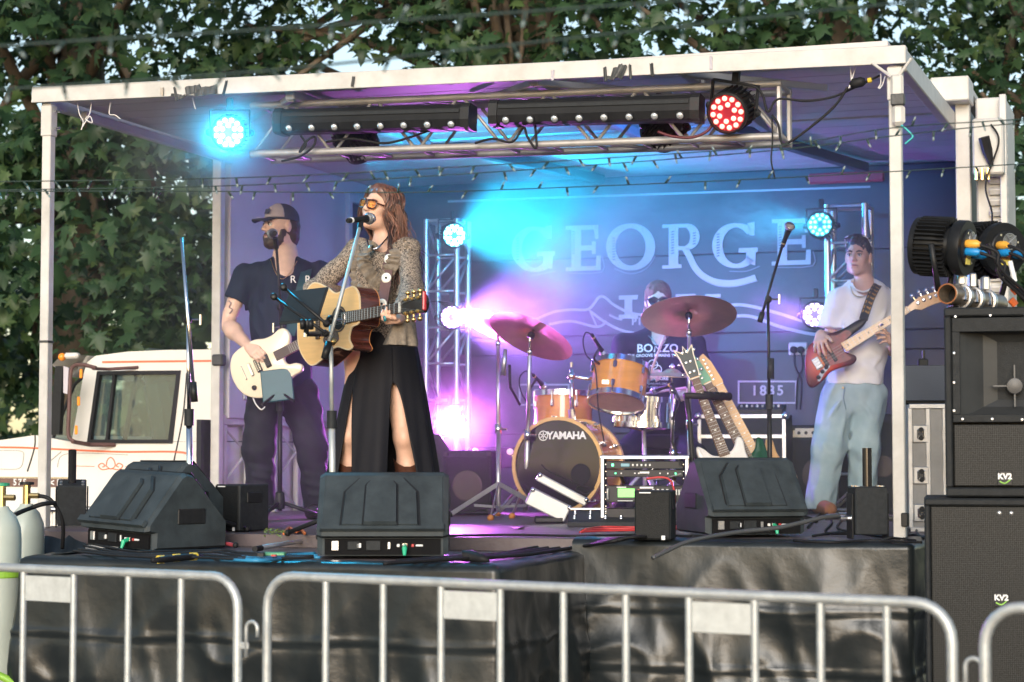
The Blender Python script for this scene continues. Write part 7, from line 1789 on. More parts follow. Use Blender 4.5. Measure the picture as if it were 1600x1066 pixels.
# ------------------------------------------------------------------ 3. the bass player
def bassist():
 Y0 = 12.3; J = lambda x, y, d=0: W(x, y, Y0 + d)
 base = Vector((W(1330, 700, Y0).x, Y0, DECK)); t = thing("person", "young person in white t-shirt and pale blue jeans playing the bass", "person", base)
 sk = skin_mat("skin_tan", (.62, .38, .27)); m_tee = M("white_cotton_tshirt", (.80, .79, .79), .85, var=.05, vscale=5, sheen=.2, bump=.05, bscale=250)
 m_jean = M("pale_washed_denim", (.23, .34, .37), .8, var=.2, vscale=7, bump=.12, bscale=300, col2=(.38, .49, .51)); m_hair = M("black_brown_hair", (.020, .013, .012), .45, var=.4, vscale=70)
 hc = J(1341, 401); R = frame_from((-.42, -.90, .0), (.03, 0, 1)); nk = J(1350, 449, .02)
 sL = J(1308, 470, -.02); sR = J(1384, 468, .05); el = J(1296, 530, .06); wr = J(1282, 522, -.26); el2 = J(1398, 548, .02); wr2 = J(1394, 541, -.26)
 F = field_for([hc + Z * .17, J(1245, 480, -.55), J(1440, 570, .25)], .04, .0052)
 L = head_sdf(F, hc, R, 1.0)
 F.cap(J(1348, 418, .03), nk, .054, .056, .025); F.cap(nk, J(1350, 480), .065, .09, .04); F.cap(sL, sR, .05, .05, .05); F.cap(J(1348, 480), J(1340, 560), .1, .1, .05)
 F.cap(sL, el, .044, .040, .03); F.cap(el, wr, .042, .027, .02); F.cap(sR, el2, .044, .040, .03); F.cap(el2, wr2, .041, .027, .02)
 hand(F, wr, (J(1281, 537, -.34) - wr), Vector((.35, .75, -.3)), 1, curl=((.35, .7, .5), (.3, .6, .4), (.45, .7, .5), (.5, .8, .5)), thumb=(.7, .55, .0), s=1.04, spread=.25)
 hand(F, wr2, (J(1385, 520, -.37) - wr2), Vector((-.75, -.35, .25)), -1, curl=((.3, .7, .7), (.35, .75, .7), (.4, .8, .7), (.4, .8, .6)), thumb=(.5, .3, .8), s=1.04, spread=.2)
 F.mesh("body", sk, t, base); face_parts(t, L, R, 1, m_hair, False, .0050)
 G = field_for([J(1262, 440, -.3), J(1440, 620, .3)], .05, .0078)
 G.cap(J(1350, 470, .0), J(1342, 530), .160, .170, .06, ((0, 1, 0), .72)); G.cap(J(1342, 530), J(1336, 606), .170, .176, .06, ((0, 1, 0), .74))
 G.cap(sL + Vector((.02, 0, 0)), nk - Z * .03, .062, .070, .05); G.cap(sR - Vector((.02, 0, 0)), nk - Z * .03, .062, .07, .05)
 G.cap(sL, sL.lerp(el, .80) + Vector((-.015, -.02, 0)), .072, .082, .04); G.cap(sR, sR.lerp(el2, .7), .068, .066, .04)
 G.cap(J(1349, 428, .0), J(1349, 451, -.06), .062, .066, .006, None, True)
 G.halfspace(J(1338, 601), (-.05, 0, -1))
 p = J(1290, 512); sl, x, y, z = G.sub(np.array(p) - .14, np.array(p) + .14); G.D[sl] = np.where(x < J(1316, 500).x, np.maximum(G.D[sl], (p.z - z) + (x - p.x) * -.15), G.D[sl])
 G.ripple(.006, sn(13, 26)); G.ripple(.018, folds([(J(1310, 480, -.1), J(1330, 560, -.13)), (J(1322, 470, -.1), J(1350, 520, -.13)), (J(1390, 480, -.08), J(1350, 540, -.13)), (J(1300, 480, -.08), J(1296, 510, -.06)), (J(1340, 560, -.13), J(1380, 590, -.1)), (J(1345, 545, -.13), J(1385, 565, -.1)), (J(1360, 580, -.12), J(1378, 545, -.08))], 1, .016))
 sh = G.mesh("tshirt", m_tee, t, base)
 MB().tube(bez([J(1331, 443, -.09), J(1337, 452, -.118), J(1349, 456, -.125), J(1361, 451, -.112), J(1368, 441, -.07)], 5), .006, 6).build("collar", m_tee, sh, True)
 Q = field_for([J(1255, 590, -.3), J(1395, 590, .3), base], .06, .008)
 kL, aL = J(1294, 700, -.06), J(1281, 788, -.02); kR, aR = J(1350, 700, -.02), J(1345, 790, .03)
 Q.ell(J(1336, 612), (.168, .125, .12), None, .05); Q.cap(J(1310, 622), kL, .112, .100, .06); Q.cap(kL, aL, .098, .088, .05); Q.cap(J(1358, 622), kR, .108, .094, .06); Q.cap(kR, aR, .092, .086, .05)
 Q.halfspace((0, 0, DECK + .035), (0, 0, -1))
 Q.ripple(.007, sn(17, 30)); Q.ripple(.017, folds([(J(1266, 765 + 7 * i, -.1), J(1300, 768 + 7 * i, -.1)) for i in range(4)] + [(J(1326, 762 + 8 * i, -.08), J(1368, 766 + 8 * i, -.06)) for i in range(4)] + [(J(1318, 620, -.13), J(1290, 660, -.14)), (J(1325, 640, -.13), J(1305, 700, -.13)), (J(1345, 625, -.12), J(1372, 665, -.1)), (J(1283, 690, -.14), J(1305, 720, -.14)), (J(1336, 700, -.1), J(1362, 720, -.1))], 1, .015))
 jn = Q.mesh("jeans", m_jean, t, base)
 MB().tube([J(1320, 604, -.135), J(1318, 622, -.135), J(1322, 640, -.12)], .003, 5).build("fly_seam", M("denim_seam", (.16, .25, .28), .8), jn); MB().box(J(1317, 606, -.137), (.012, .006, .012), ch=.003).build("button", m_gold, jn)
 m_shoe = M("tan_suede_boot", (.24, .10, .035), .8, var=.25)
 for a, dx in ((aL, .03), (aR, -.02)):
  H = field_for([Vector((a.x - .13, a.y - .28, DECK)), Vector((a.x + .13, a.y + .12, DECK + .14))], .02, .008); H.cap(Vector((a.x, a.y + .03, DECK + .05)), Vector((a.x + dx, a.y - .20, DECK + .036)), .052, .042, .02); H.halfspace((0, 0, DECK + .004), (0, 0, -1)); H.mesh("shoe", m_shoe, t, base)
 A = np.array(R); B = field_for([hc - Vector((.14, .16, .12)), hc + Vector((.14, .16, .18))], .0, .0055); e = lambda p, r, k=.012, cut=False: B.ell(p, r, A, k, cut)
 e(L(0, -.018, .045), (.080, .096, .092)); e(L(0, .045, .110), (.055, .05, .026), .03); e(L(.0, .098, .000), (.072, .070, .068), .008, True); e(L(0, .04, -.06), (.1, .1, .075), .01, True)
 for q in (-1, 1): e(L(q * .082, -.008, -.012), (.016, .026, .036), .006, True)
 B.ripple(.0045, sn(21, 150)); hm = B.mesh("hair", m_hair, t, base)
 rnd = random.Random(8); b = MB()
 for i in range(150):
  a = rnd.uniform(-1.3, 1.3); r_ = rnd.uniform(.0, .075); p0 = L(math.sin(a) * r_, math.cos(a) * r_ * .9 + .005, .125 - r_ * .35); b.tube([p0, p0 + R @ Vector((rnd.uniform(-.015, .015), .018, .012)), p0 + R @ Vector((rnd.uniform(-.02, .02), .032, .004))], [.004, .0035, .001], 4)
 b.build("hair_tuft", m_hair, hm, True)
 sg = MB().tube(bez([L(-.083, -.015, .06), L(-.07, .05, .112), L(-.03, .062, .124), L(.0, .055, .126)], 5), .0034, 5).tube(bez([L(.083, -.015, .06), L(.07, .05, .112), L(.03, .062, .124), L(.0, .055, .126)], 5), .0034, 5).build("sunglasses", m_paper, t, True)
 MB().tube(bez([J(1329, 447, -.10), J(1334, 460, -.135), J(1344, 464, -.142), J(1354, 460, -.135), J(1363, 446, -.10)], 5), .0028, 5).build("necklace", m_gold, t)
 for i in range(12):
  a = i / 12 * 2 * math.pi; MB().sphere(wr2 + Vector((math.cos(a) * .031, math.sin(a) * .031, .010 * math.sin(a))), .006, 6, 4).build("bracelet_bead", m_pearl, t, True)
 MB().lathe([(.0115, -.004), (.0125, 0), (.0115, .004)], J(1378, 508, -.41), (-.3, .2, .9), 10).build("finger_ring", m_chrome, t)
 return t
bassist()

# ------------------------------------------------------------------ 4. the drummer, seated behind the kit
def drummer():
 Y0 = 12.85; J = lambda x, y, d=0: W(x, y, Y0 + d)
 base = Vector((W(1030, 700, Y0).x, Y0, DECK)); t = thing("person", "seated drummer in sunglasses and black printed t-shirt behind the cymbals", "person", base)
 sk = skin_mat("skin_fair", (.66, .44, .35)); m_tee = M("black_band_tshirt", (.009, .009, .014), .8, var=.15, spec=.25)
 m_hair = M("auburn_hair", (.16, .07, .05), .85, spec=.15, var=.4, vscale=40)
 hc = J(1028, 471); R = frame_from((-.05, -1, -.06)); nk = J(1029, 520, .02); sL = J(975, 540); sR = J(1084, 540); el = J(962, 600, -.05); wr = J(1008, 598, -.34); el2 = J(1104, 606, -.05); wr2 = J(1078, 612, -.32)
 F = field_for([hc + Z * .16, J(940, 540, -.6), J(1125, 690, .2)], .04, .006)
 L = head_sdf(F, hc, R, 1.0); F.cap(J(1029, 500, .03), nk, .055, .058, .025); F.cap(nk, J(1029, 560), .06, .1, .05); F.cap(sL, sR, .05, .05, .05); F.cap(J(1029, 560), J(1029, 660), .1, .12, .05)
 F.cap(sL, el, .048, .042, .03); F.cap(el, wr, .042, .028, .02); F.cap(sR, el2, .048, .042, .03); F.cap(el2, wr2, .042, .028, .02)
 hand(F, wr, (J(1019, 582, -.40) - wr), Vector((.9, -.2, .1)), 1, curl=(1.0, 1.2, .8), thumb=(.8, .2, .5)); hand(F, wr2, (J(1060, 609, -.42) - wr2), Vector((-.2, -.2, -.9)), -1, curl=(1.0, 1.2, .8), thumb=(.8, .2, .5))
 F.mesh("body", sk, t, base); face_parts(t, L, R, 1, m_hair)
 G = field_for([J(950, 515, -.3), J(1115, 680, .25)], .04, .009)
 G.cap(J(1029, 560), J(1029, 670), .165, .185, .06, ((0, 1, 0), .78)); G.cap(sL, nk - Z * .02, .065, .072, .05); G.cap(sR, nk - Z * .02, .065, .072, .05); G.cap(sL, sL.lerp(el, .6), .075, .075, .04); G.cap(sR, sR.lerp(el2, .6), .075, .075, .04)
 G.cap(J(1029, 505, -.06), J(1029, 524, -.09), .066, .062, .006, None, True); G.ripple(.005, sn(31, 26)); G.ripple(.008, folds([(J(985, 560, -.12), J(1010, 620, -.14)), (J(1075, 560, -.12), J(1050, 620, -.14)), (J(990, 600, -.13), J(1060, 640, -.14))], 1, .02))
 sh = G.mesh("tshirt", m_tee, t, base)
 Q = field_for([J(950, 650, -.7), J(1115, 660, .3), base], .05, .010)
 for s_ in (-1, 1):
  hp_ = J(1029 + s_ * 26, 690); kn = J(1029 + s_ * 58, 712, -.42); an = Vector((kn.x + s_ * .02, kn.y - .02, DECK + .09)); Q.cap(hp_, kn, .10, .075, .05); Q.cap(kn, an, .072, .055, .03); Q.cap(Vector((an.x, an.y + .02, DECK + .05)), Vector((an.x, an.y - .18, DECK + .04)), .045, .04, .02)
 Q.ell(J(1029, 690, .02), (.18, .16, .12), None, .05); Q.mesh("trousers", M("black_denim", (.016, .02, .026), .75), t, base)
 A = np.array(R); B = field_for([hc - Vector((.16, .18, .26)), hc + Vector((.16, .18, .18))], .0, .006); e = lambda p, r, k=.02, cut=False: B.ell(p, r, A, k, cut)
 e(L(0, -.02, .045), (.088, .102, .094)); e(L(0, -.03, -.08), (.092, .06, .14), .03); e(L(0, .10, -.035), (.058, .085, .095), .012, True); B.ripple(.004, sn(22, 110, (1, 1, .3))); B.mesh("hair", m_hair, t, base)
 m_dk = M("sunglass_lens", (.01, .01, .013), .08, var=0)
 for q in (-1, 1):
  pts = [L(q * .006, .112, .016), L(q * .03, .112, .021), L(q * .058, .098, .017), L(q * .060, .097, -.006), L(q * .042, .106, -.022), L(q * .016, .112, -.016)]
  b = MB(); b.add(pts + [p - R.col[1] * .004 for p in pts], [tuple(range(6)), tuple(range(11, 5, -1))] + [(i, (i + 1) % 6, 6 + (i + 1) % 6, 6 + i) for i in range(6)]); o_ = b.build("sunglass_lens", m_dk, t); MB().tube(bez(pts + [pts[0]], 3), .004, 6).build("sunglass_rim", m_blk, o_, True)
  MB().tube([L(q * .060, .095, .012), L(q * .082, .0, .01)], .004, 6).build("sunglass_temple", m_blk, o_)
 MB().tube([L(-.008, .113, .010), L(.008, .113, .010)], .004, 6).build("sunglass_bridge", m_blk, t)
 for dx in (0, 4): MB().tube(bez([J(1017 - dx, 524, -.08), J(1023 - dx / 2, 534, -.12), J(1029, 540 + dx, -.15), J(1036 + dx / 2, 533, -.12), J(1041 + dx, 524, -.08)], 4), .0022, 5).build("necklace", m_chrome, t)
 # print on the shirt follows the cloth
 bvh = BVHTree.FromPolygons([v.co + base for v in sh.data.vertices], [p.vertices for p in sh.data.polygons])
 def printed(me, px, py, name="shirt_print"):
  c_ = J(px, py); vs_ = []
  for v in me.vertices:
   q = Vector((c_.x + v.co.x, Y0 - .6, c_.z + v.co.y)); h_ = bvh.ray_cast(q, YA); y = (h_[0].y if h_[0] else Y0 - .12) - .004 - (v.co.z * .5)
   v.co = Vector((q.x, y, q.z)) - base
  me.materials.clear(); me.materials.append(m_paper); o_ = bpy.data.objects.new(name, me); COL.objects.link(o_); o_.parent = sh; return o_
 printed(text_mesh("BONZO", .074, .0008, bold=.0012), 1026, 546); printed(text_mesh("THE GROOVE REMAINS THE SAME", .026, .0008, bold=.0008), 1027, 557)
 printed(text_mesh("THE ENCORE", .03, .0008, bold=.0008), 1020, 593); printed(text_mesh("MUSICIANS INTL ORG", .017, .0008), 1020, 601); printed(text_mesh("KARA HEART BOND", .017, .0008), 1020, 606)
 for (x, y) in ((1018, 571), (1012, 579), (1024, 579)):
  mb = MB().ring(circ(.032, 24), circ(.027, 24), (0, 0, 0), XA, YA, Z, 0, .001); o_ = mb.build("ring_tmp", m_paper); me = o_.data; bpy.data.objects.remove(o_); printed(me, x, y)
 # sticks are held things
 for (a, b2, lab) in (((1010, 600), (1043, 512), "pink lit drum stick raised in front of the drummer's chest"), ((1072, 606), (1004, 616), "drum stick held low over the snare")):
  s2 = thing("drum_stick", lab, "drum stick", J(*a, -.42), "drum sticks"); MB().tube([J(*a, -.42), J(a[0] + (b2[0] - a[0]) * .8, a[1] + (b2[1] - a[1]) * .8, -.45), J(*b2, -.46)], [.0085, .008, .005], 8).build("shaft", M("stick_maple", (.62, .42, .30), .4), s2, True); MB().sphere(J(*b2, -.46), .0075, 8, 6).build("tip", m_paper, s2, True)
 return t
drummer()

# ================================================================== front of stage: skirts, barriers, PA, small things
m_vinyl = M("black_vinyl_skirt", (.014, .018, .020), .32, var=.2, vscale=6, bump=.25, bscale=12, spec=.45, rvar=.10)
def skirt(label, pts, ztop, seed, amp=.022, swag=None, over=.07, inward=None):
 """cloth hung along a plan line of (u, v) points, folded over the edge at ztop"""
 from mathutils import noise; r = random.Random(seed); P = [S(u, v, 0) for u, v in pts]; seg = [(P[i + 1] - P[i]).length for i in range(len(P) - 1)]; T = sum(seg)
 nS = int(T / .022); zs_ = [0, .012, .03, .06] + [.06 + (ztop - .1) * k / 64 for k in range(1, 65)]
 ph = [r.uniform(0, 6.28) for _ in range(12)]; fr = [r.uniform(2.5, 6), r.uniform(6, 11), r.uniform(11, 19), r.uniform(1, 2.5)]
 crease = [r.uniform(.28, .34), r.uniform(.50, .58), r.uniform(.70, .8), .93]
 rows = []
 for i in range(nS + 1):
  s_ = T * i / nS; a = s_; k = 0
  while k < len(seg) - 1 and a > seg[k]: a -= seg[k]; k += 1
  p = P[k].lerp(P[k + 1], min(1, a / seg[k])); tg = (P[k + 1] - P[k]).normalized(); nv = Vector((tg.y, -tg.x, 0))
  if k < len(seg) - 1 and seg[k] - a < .12: q = (a - seg[k] + .12) / .24; n2 = (P[k + 2] - P[k + 1]).normalized(); nv = (nv.lerp(Vector((n2.y, -n2.x, 0)), q)).normalized()
  elif k > 0 and a < .12: q = .5 - a / .24; n2 = (P[k] - P[k - 1]).normalized(); nv = (nv.lerp(Vector((n2.y, -n2.x, 0)), q)).normalized()
  col = [p - nv * over + Z * (ztop + .009), p - nv * over * .4 + Z * (ztop + .010 + .003 * math.sin(s_ * 30))]
  for h in zs_:
   q = min(1, h / .5); d = .012 + amp * (.25 + .75 * q) * (math.sin(fr[3] * s_ + ph[0]) + .8 * math.sin(fr[0] * s_ + ph[1] + h * 1.2) + .5 * math.sin(fr[1] * s_ + ph[2] - h * 1.7) * (.4 + .6 * math.sin(h * 4 + ph[3])) + .28 * math.sin(fr[2] * s_ + ph[4] + 2 * math.sin(h * 5 + ph[5]))) * .6 + amp * .5
   for c_ in crease:
    w_ = h - c_ * (ztop) * .95 - .006 * math.sin(s_ * 9 + c_ * 40); d += .007 * math.exp(-(w_ / .011) ** 2) - .004 * math.exp(-((w_ - .02) / .012) ** 2)
   d += .012 * math.sin(h * 7 + 5 * math.sin(s_ * 1.9 + ph[6])) * math.sin(s_ * 3.1 + ph[7] + h * 2) * q
   d += q * (.045 * noise.noise((s_ * 2.4, h * 1.1, seed)) + .034 * (1 - abs(noise.noise((s_ * 3 + h * 1.5, h * 2.2 - s_ * .8, seed + 5)))) ** 4 + .016 * (1 - abs(noise.noise((s_ * 6 - h, h * 1.6, seed + 2)))) ** 5 + .006 * noise.noise((s_ * 9, h * 7, seed)))
   if h == 0: d = .006
   col.append(p + nv * max(.004, d) + Z * (ztop + .004 - h - (swag(s_ / T) if swag else 0) * min(1, h / .05 + .6)))
  rows.append(col)
 o = MB().grid(rows).build("stage_skirt", m_vinyl, None, True, fix=False)
 return tag(o, label, "stage skirt", "black vinyl skirts round the stage")
skirt("black vinyl skirt hung around the protruding front platform", [(EU0, -.45), (EU0, EV0), (EU1, EV0), (EU1, -.42)], EXT, 3, .034)
skirt("black vinyl skirt with shiny folds along the right stage front", [(EU1 - .02, -.375), (LU + .10, -.375), (LU + .12, .2)], DECK, 8, .044)
tp2 = MB(); rows = []
for i in range(12):
 q = i / 11; rows.append([SVW(35 + 100 * q, 846 - 8 * math.sin(q * 3) + (3 if i % 2 else 0), -.5 - .1 * (k / 5)) + Vector((0, -.02 * k, -.035 * k + .012 * math.sin(i * 1.7 + k))) for k in range(6)])
tag(tp2.grid(rows).build("tarpaulin", m_vinyl, None, True, fix=False), "crumpled grey black tarpaulin at the left deck corner", "tarpaulin")

# ---- crowd barriers
def barrier(label, A, B, bars, plates, zt=1.10, rad=.10, left_end=True, right_end=True, hook=None):
 A, B = Vector(A), Vector(B); A.z = B.z = 0; d = (B - A).normalized(); n_ = Vector((d.y, -d.x, 0)); L = (B - A).length
 t = thing("crowd_barrier", label, "crowd barrier", (A + B) / 2, "grey steel crowd barriers")
 pts = []
 if left_end: pts += [A + Z * .12] + [A + Z * (zt - rad)] + [A + d * (rad - rad * math.cos(k * math.pi / 12)) + Z * (zt - rad + rad * math.sin(k * math.pi / 12)) for k in range(1, 6)]
 pts += [A + d * (rad if left_end else 0) + Z * zt, A + d * (L - (rad if right_end else 0)) + Z * zt]
 if right_end: pts += [B - d * (rad - rad * math.sin(k * math.pi / 12)) + Z * (zt - rad + rad * math.cos(k * math.pi / 12)) for k in range(1, 6)] + [B + Z * (zt - rad), B + Z * .12]
 MB().tube(pts, .0150, 12).build("rail", m_galv, t, True, 50)
 MB().tube([A + Z * .14, B + Z * .14], .0155, 10).build("lower_rail", m_galv, t, True, 50)
 for x in bars: MB().tube([A + d * x + Z * .15, A + d * x + Z * (zt - .012)], .0114, 10).build("upright", m_galv, t, True, 50)
 for (x0, x1) in plates:
  pl_ = MB().box(A + d * ((x0 + x1) / 2) + Z * (zt - .066), (x1 - x0 - .022, .004, .085), (d, n_, Z), ch=.001).build("name_plate", M("plate_galvanised", (.60, .62, .61), .5, metal=.4, var=.12, vscale=30), t)
 for x in ((.12, L - .12)):
  f = MB().tube([A + d * x - n_ * .3 + Z * .02, A + d * x + n_ * .3 + Z * .02], .015, 8); f.tube([A + d * x + Z * .02, A + d * x + Z * .15], .015, 8); f.build("foot", m_galv, t)
 if hook:
  q = B + Z * hook; h = MB().box(q + d * .022, (.045, .010, .022), (d, n_, Z), ch=.003).build("hook_lug", m_galv, t)
  MB().tube([q + d * .035 - Z * .035] + [q + d * (.035 + .022 - .022 * math.cos(k * math.pi / 8)) + Z * (.055 + .022 * math.sin(k * math.pi / 8)) for k in range(9)] + [q + d * .079 + Z * .03], .0062, 8).build("hook", m_galv, t, True)
 return t
def along(A, B, pxs):
 """distance from A of the vertical bar seen at each pixel column"""
 A, B = Vector(A), Vector(B); out = []
 for px in pxs:
  k = (px - CX) / F_PX; d = B - A; s_ = (k * A.y - A.x) / (d.x - k * d.y); out.append(s_ * (Vector((d.x, d.y, 0))).length)
 return out
A1, B1 = WZ(-330, 873, 1.10), WZ(372, 902, 1.10)
b1 = along(A1, B1, (-290, -205, -120, -40, 41, 119, 204, 286)); barrier("grey crowd barrier ending left of the centre, with one plate", A1, B1, b1, [(b1[4], b1[5])], hook=.885)
A2, B2 = WZ(418, 899, 1.10), WZ(1487, 944, 1.10)
b2_ = along(A2, B2, (511, 600, 690, 782, 880, 977, 1075, 1177, 1279, 1382)); barrier("long grey crowd barrier in the middle with two plates", A2, B2, b2_, [(b2_[2], b2_[3]), (b2_[6], b2_[7])], hook=.885)
A3, B3 = WZ(1538, 947, 1.10), WZ(1990, 968, 1.10)
b3 = along(A3, B3, (1640, 1740, 1840)); barrier("grey crowd barrier at the right edge before the subwoofer", A3, B3, b3, [], right_end=False)

# ---- PA stack
DP = 7.7
m_pa = M("textured_black_cabinet", (.017, .019, .021), .6, var=.25, vscale=30, bump=.25, bscale=190, spec=.2)
def perf(name, s_=330.0):
 m = M(name, (.028, .030, .031), .5, var=0, spec=.2)
 nt = m.node_tree; b_ = nt.nodes["Principled BSDF"]; tc = nt.nodes.new("ShaderNodeTexCoord"); v = nt.nodes.new("ShaderNodeTexVoronoi"); v.inputs["Scale"].default_value = s_; v.inputs["Randomness"].default_value = .15
 mp = nt.nodes.new("ShaderNodeMapping"); mp.inputs["Scale"].default_value = (1, .001, 1); nt.links.new(tc.outputs["Object"], mp.inputs[0]); nt.links.new(mp.outputs[0], v.inputs[0])
 r = nt.nodes.new("ShaderNodeValToRGB"); r.color_ramp.elements[0].position = .38; r.color_ramp.elements[0].color = (.004, .004, .004, 1); r.color_ramp.elements[1].position = .52; r.color_ramp.elements[1].color = (.032, .034, .034, 1)
 nt.links.new(v.outputs["Distance"], r.inputs[0]); nt.links.new(r.outputs[0], b_.inputs["Base Color"]); return m
m_perf = perf("perforated_steel", 140.0)
x0 = W(1476, 600, DP).x; x1 = x0 + .60; zT = W(1500, 481, DP).z; zB = W(1500, 776, DP).z; xc = (x0 + x1) / 2
pa = thing("main_speaker", "large black speaker with horn stacked on the subwoofer", "speaker", Vector((xc, DP + .25, zB)))
def hbox(x0, x1, y0, y1, z0, z1, name, mat, parent, ch=.004): return MB().box(((x0 + x1) / 2, (y0 + y1) / 2, (z0 + z1) / 2), (x1 - x0, y1 - y0, z1 - z0), ch=ch).build(name, mat, parent)
hbox(x0, x1, DP + .12, DP + .52, zB, zT, "cabinet", m_pa, pa, .012)
for a in ((x0, x1, zT - .035, zT), (x0, x1, zB, zB + .035), (x0, x0 + .028, zB + .035, zT - .035), (x1 - .028, x1, zB + .035, zT - .035)): hbox(a[0], a[1], DP, DP + .119, a[2], a[3], "front_edge", m_pa, pa, .006)
hz0, hz1 = W(1500, 660, DP).z, zT - .04
# horn flare: rectangular mouth narrowing to a slot
mx0, mx1 = x0 + .03, x1 - .03; hn = MB(); rows = []
for (q, y) in ((0, DP + .012), (.25, DP + .05), (.55, DP + .10), (.8, DP + .117)):
 cx_, cz_ = (mx0 + mx1) / 2, (hz0 + hz1) / 2; w_ = (mx1 - mx0) / 2 * (1 - .80 * q); h_ = (hz1 - hz0) / 2 * (1 - .55 * q) if q else (hz1 - hz0) / 2
 rows.append([Vector((cx_ + w_ * a, y, cz_ + h_ * b)) for a, b in ((-1, -1), (0, -1), (1, -1), (1, 0), (1, 1), (0, 1), (-1, 1), (-1, 0), (-1, -1))])
hn.grid(rows).build("horn_flare", M("horn_plastic", (.030, .032, .034), .42, var=.15), pa)
for (a, b, c_, d_) in ((mx0, mx1, hz1 - .055, hz1), (mx0, mx1, hz0, hz0 + .03), (mx0, mx0 + .03, hz0 + .03, hz1 - .055)): hbox(a, b, DP + .004, DP + .012, c_, d_, "horn_rim", m_pa, pa, .002)
pc_ = Vector(((mx0 + mx1) / 2, DP + .075, (hz0 + hz1) / 2 - .01))
pc_.x = W(1576, 604, DP + .07).x; pc_.z = W(1576, 604, DP + .07).z
MB().lathe([(.012, .022), (.03, .018), (.033, 0), (.033, -.03)], pc_, -YA, 20).build("phase_plug", M("phase_plug", (.05, .05, .052), .45), pa, True, 40)
for k in range(3):
 a = math.pi / 2 * (k + 1); dv = Vector((math.cos(a), 0, math.sin(a) * 1.0)); MB().box(pc_ + dv * .052, (.06, .02, .006), (dv, YA, dv.cross(YA)), ch=.001).build("plug_fin", M("dark_fin", (.10, .10, .10), .5), pa)
g0, g1 = zB + .04, hz0 - .008
hbox(x0 + .032, x1 - .032, DP + .008, DP + .02, g0, g1, "grille", m_perf, pa, .004)
for px, py in ((1492, 495), (1545, 494), (1598, 494), (1490, 552), (1490, 598), (1490, 642), (1503, 655), (1548, 655), (1593, 656)): MB().lathe([(.006, 0), (.006, .003), (.003, .005)], W(px, py, DP + .004), -YA, 8).build("bolt", m_alu, pa)
def badge(px, py, parent, y):
 c_ = W(px, py, y); o_ = MB().box(c_, (.055, .006, .056), ch=.002).build("badge", m_blk, parent)
 lettering("KV2", .030, c_ + Vector((0, -.004, .006)), XA, Z, o_, m_paper, .0005, bold=.0012)
 MB().tube(bez([c_ + Vector((-.02, -.004, -.012)), c_ + Vector((0, -.004, -.020)), c_ + Vector((.020, -.004, -.006))], 4), .0025, 5).build("badge_swoosh", M("lime_print", (.30, .62, .10), .5), o_)
badge(1567, 747, pa, DP + .004)
sx0 = W(1447, 900, DP - .02).x; sx1 = sx0 + .76; sT = zB - .006
sw_ = thing("subwoofer", "tall black subwoofer cabinet at the right edge under the main speaker", "speaker", Vector(((sx0 + sx1) / 2, DP + .25, 0)))
hbox(sx0, sx1, DP + .03, DP + .62, .02, sT, "cabinet", m_pa, sw_, .012)
for a in ((sx0, sx1, sT - .028, sT), (sx0, sx0 + .022, .02, sT - .028), (sx1 - .022, sx1, .02, sT - .028), (sx0 + .022, sx1 - .022, .02, .05)): hbox(a[0], a[1], DP - .03, DP + .029, a[2], a[3], "front_edge", m_pa, sw_, .006)
hbox(sx0 + .024, sx1 - .024, DP - .018, DP - .008, .05, sT - .03, "grille", m_perf, sw_, .004)
for (cz_, r_) in ((sT - .42, .22), (sT - .95, .22)): MB().lathe([(r_, 0), (r_ + .012, .006), (r_ - .02, .008)], Vector(((sx0 + sx1) / 2, DP - .006, cz_)), -YA, 32).build("woofer_ring", m_blk, sw_)
badge(1563, 935, sw_, DP - .022)
for k in range(4): MB().sphere(Vector((sx0 + .08 + (k % 2) * .6, DP + .1 + (k // 2) * .4, .012)), .012, 8, 6).build("foot", m_rub, sw_, True)
for px in (1559, 1577): MB().sphere(W(px, 801, DP - .01), .012, 10, 8).build("cable_gland", m_alu, sw_, True)

def face_camera(t, pivot):
 a = -math.atan2(pivot.x, pivot.y); R_ = Matrix.Rotation(a, 3, 'Z'); t.location = pivot + R_ @ (BASE[t.name] - pivot); t.rotation_euler = (0, 0, a)
face_camera(pa, Vector((x0, DP, 0)) + Z * 0); face_camera(sw_, Vector((sx0, DP, 0)))
# ---- pipe on top of the main speaker with two lamps seen from behind
DQ = 8.0
pp = thing("scaffold_pipe", "short steel pipe end with clamps lying on the main speaker", "pipe", W(1510, 466, DQ))
m_pipe = M("old_steel_pipe", (.30, .25, .20), .4, metal=.8, var=.35, vscale=20)
pa0, pa1 = W(1480, 459, DQ - .12), W(1552, 474, DQ + .28)
pd = (pa1 - pa0).normalized(); MB().lathe([(.038, 0), (.042, .002), (.042, .55), (.036, .55), (.036, .004)], pa0, pd, 24, True).build("tube", m_pipe, pp, True, 40)
MB().lathe([(.0365, .0), (.041, .0), (.041, .008), (.0365, .008)], pa0 - pd * .002, pd, 24, True).build("copper_rim", M("rusty_rim", (.35, .13, .05), .5, metal=.6), pp)
MB().lathe([(.036, .10), (.036, .102)], pa0, pd, 20).build("inner_dark", M("port_black", (.004, .004, .005), .8), pp)
for q in (.14, .26, .40):
 MB().lathe([(.044, -.016), (.052, -.014), (.052, .014), (.044, .016)], pa0 + pd * q, pd, 16, True).build("clamp", m_alu, pp, True, 40); MB().box(pa0 + pd * q + Z * .075, (.03, .05, .06), ch=.006).build("clamp_block", m_alu, pp); MB().tube([pa0 + pd * q + Vector((.0, -.05, .03)), pa0 + pd * q + Vector((.0, -.07, -.02))], .009, 8).build("clamp_bolt", m_chrome, pp)
for k, px in enumerate((1490, 1548)): MB().box(W(px, 478, DQ + (.0 if k == 0 else .26)) + Z * .0, (.03, .12, .014), ch=.003).build("stand_foot", m_blk, pp)
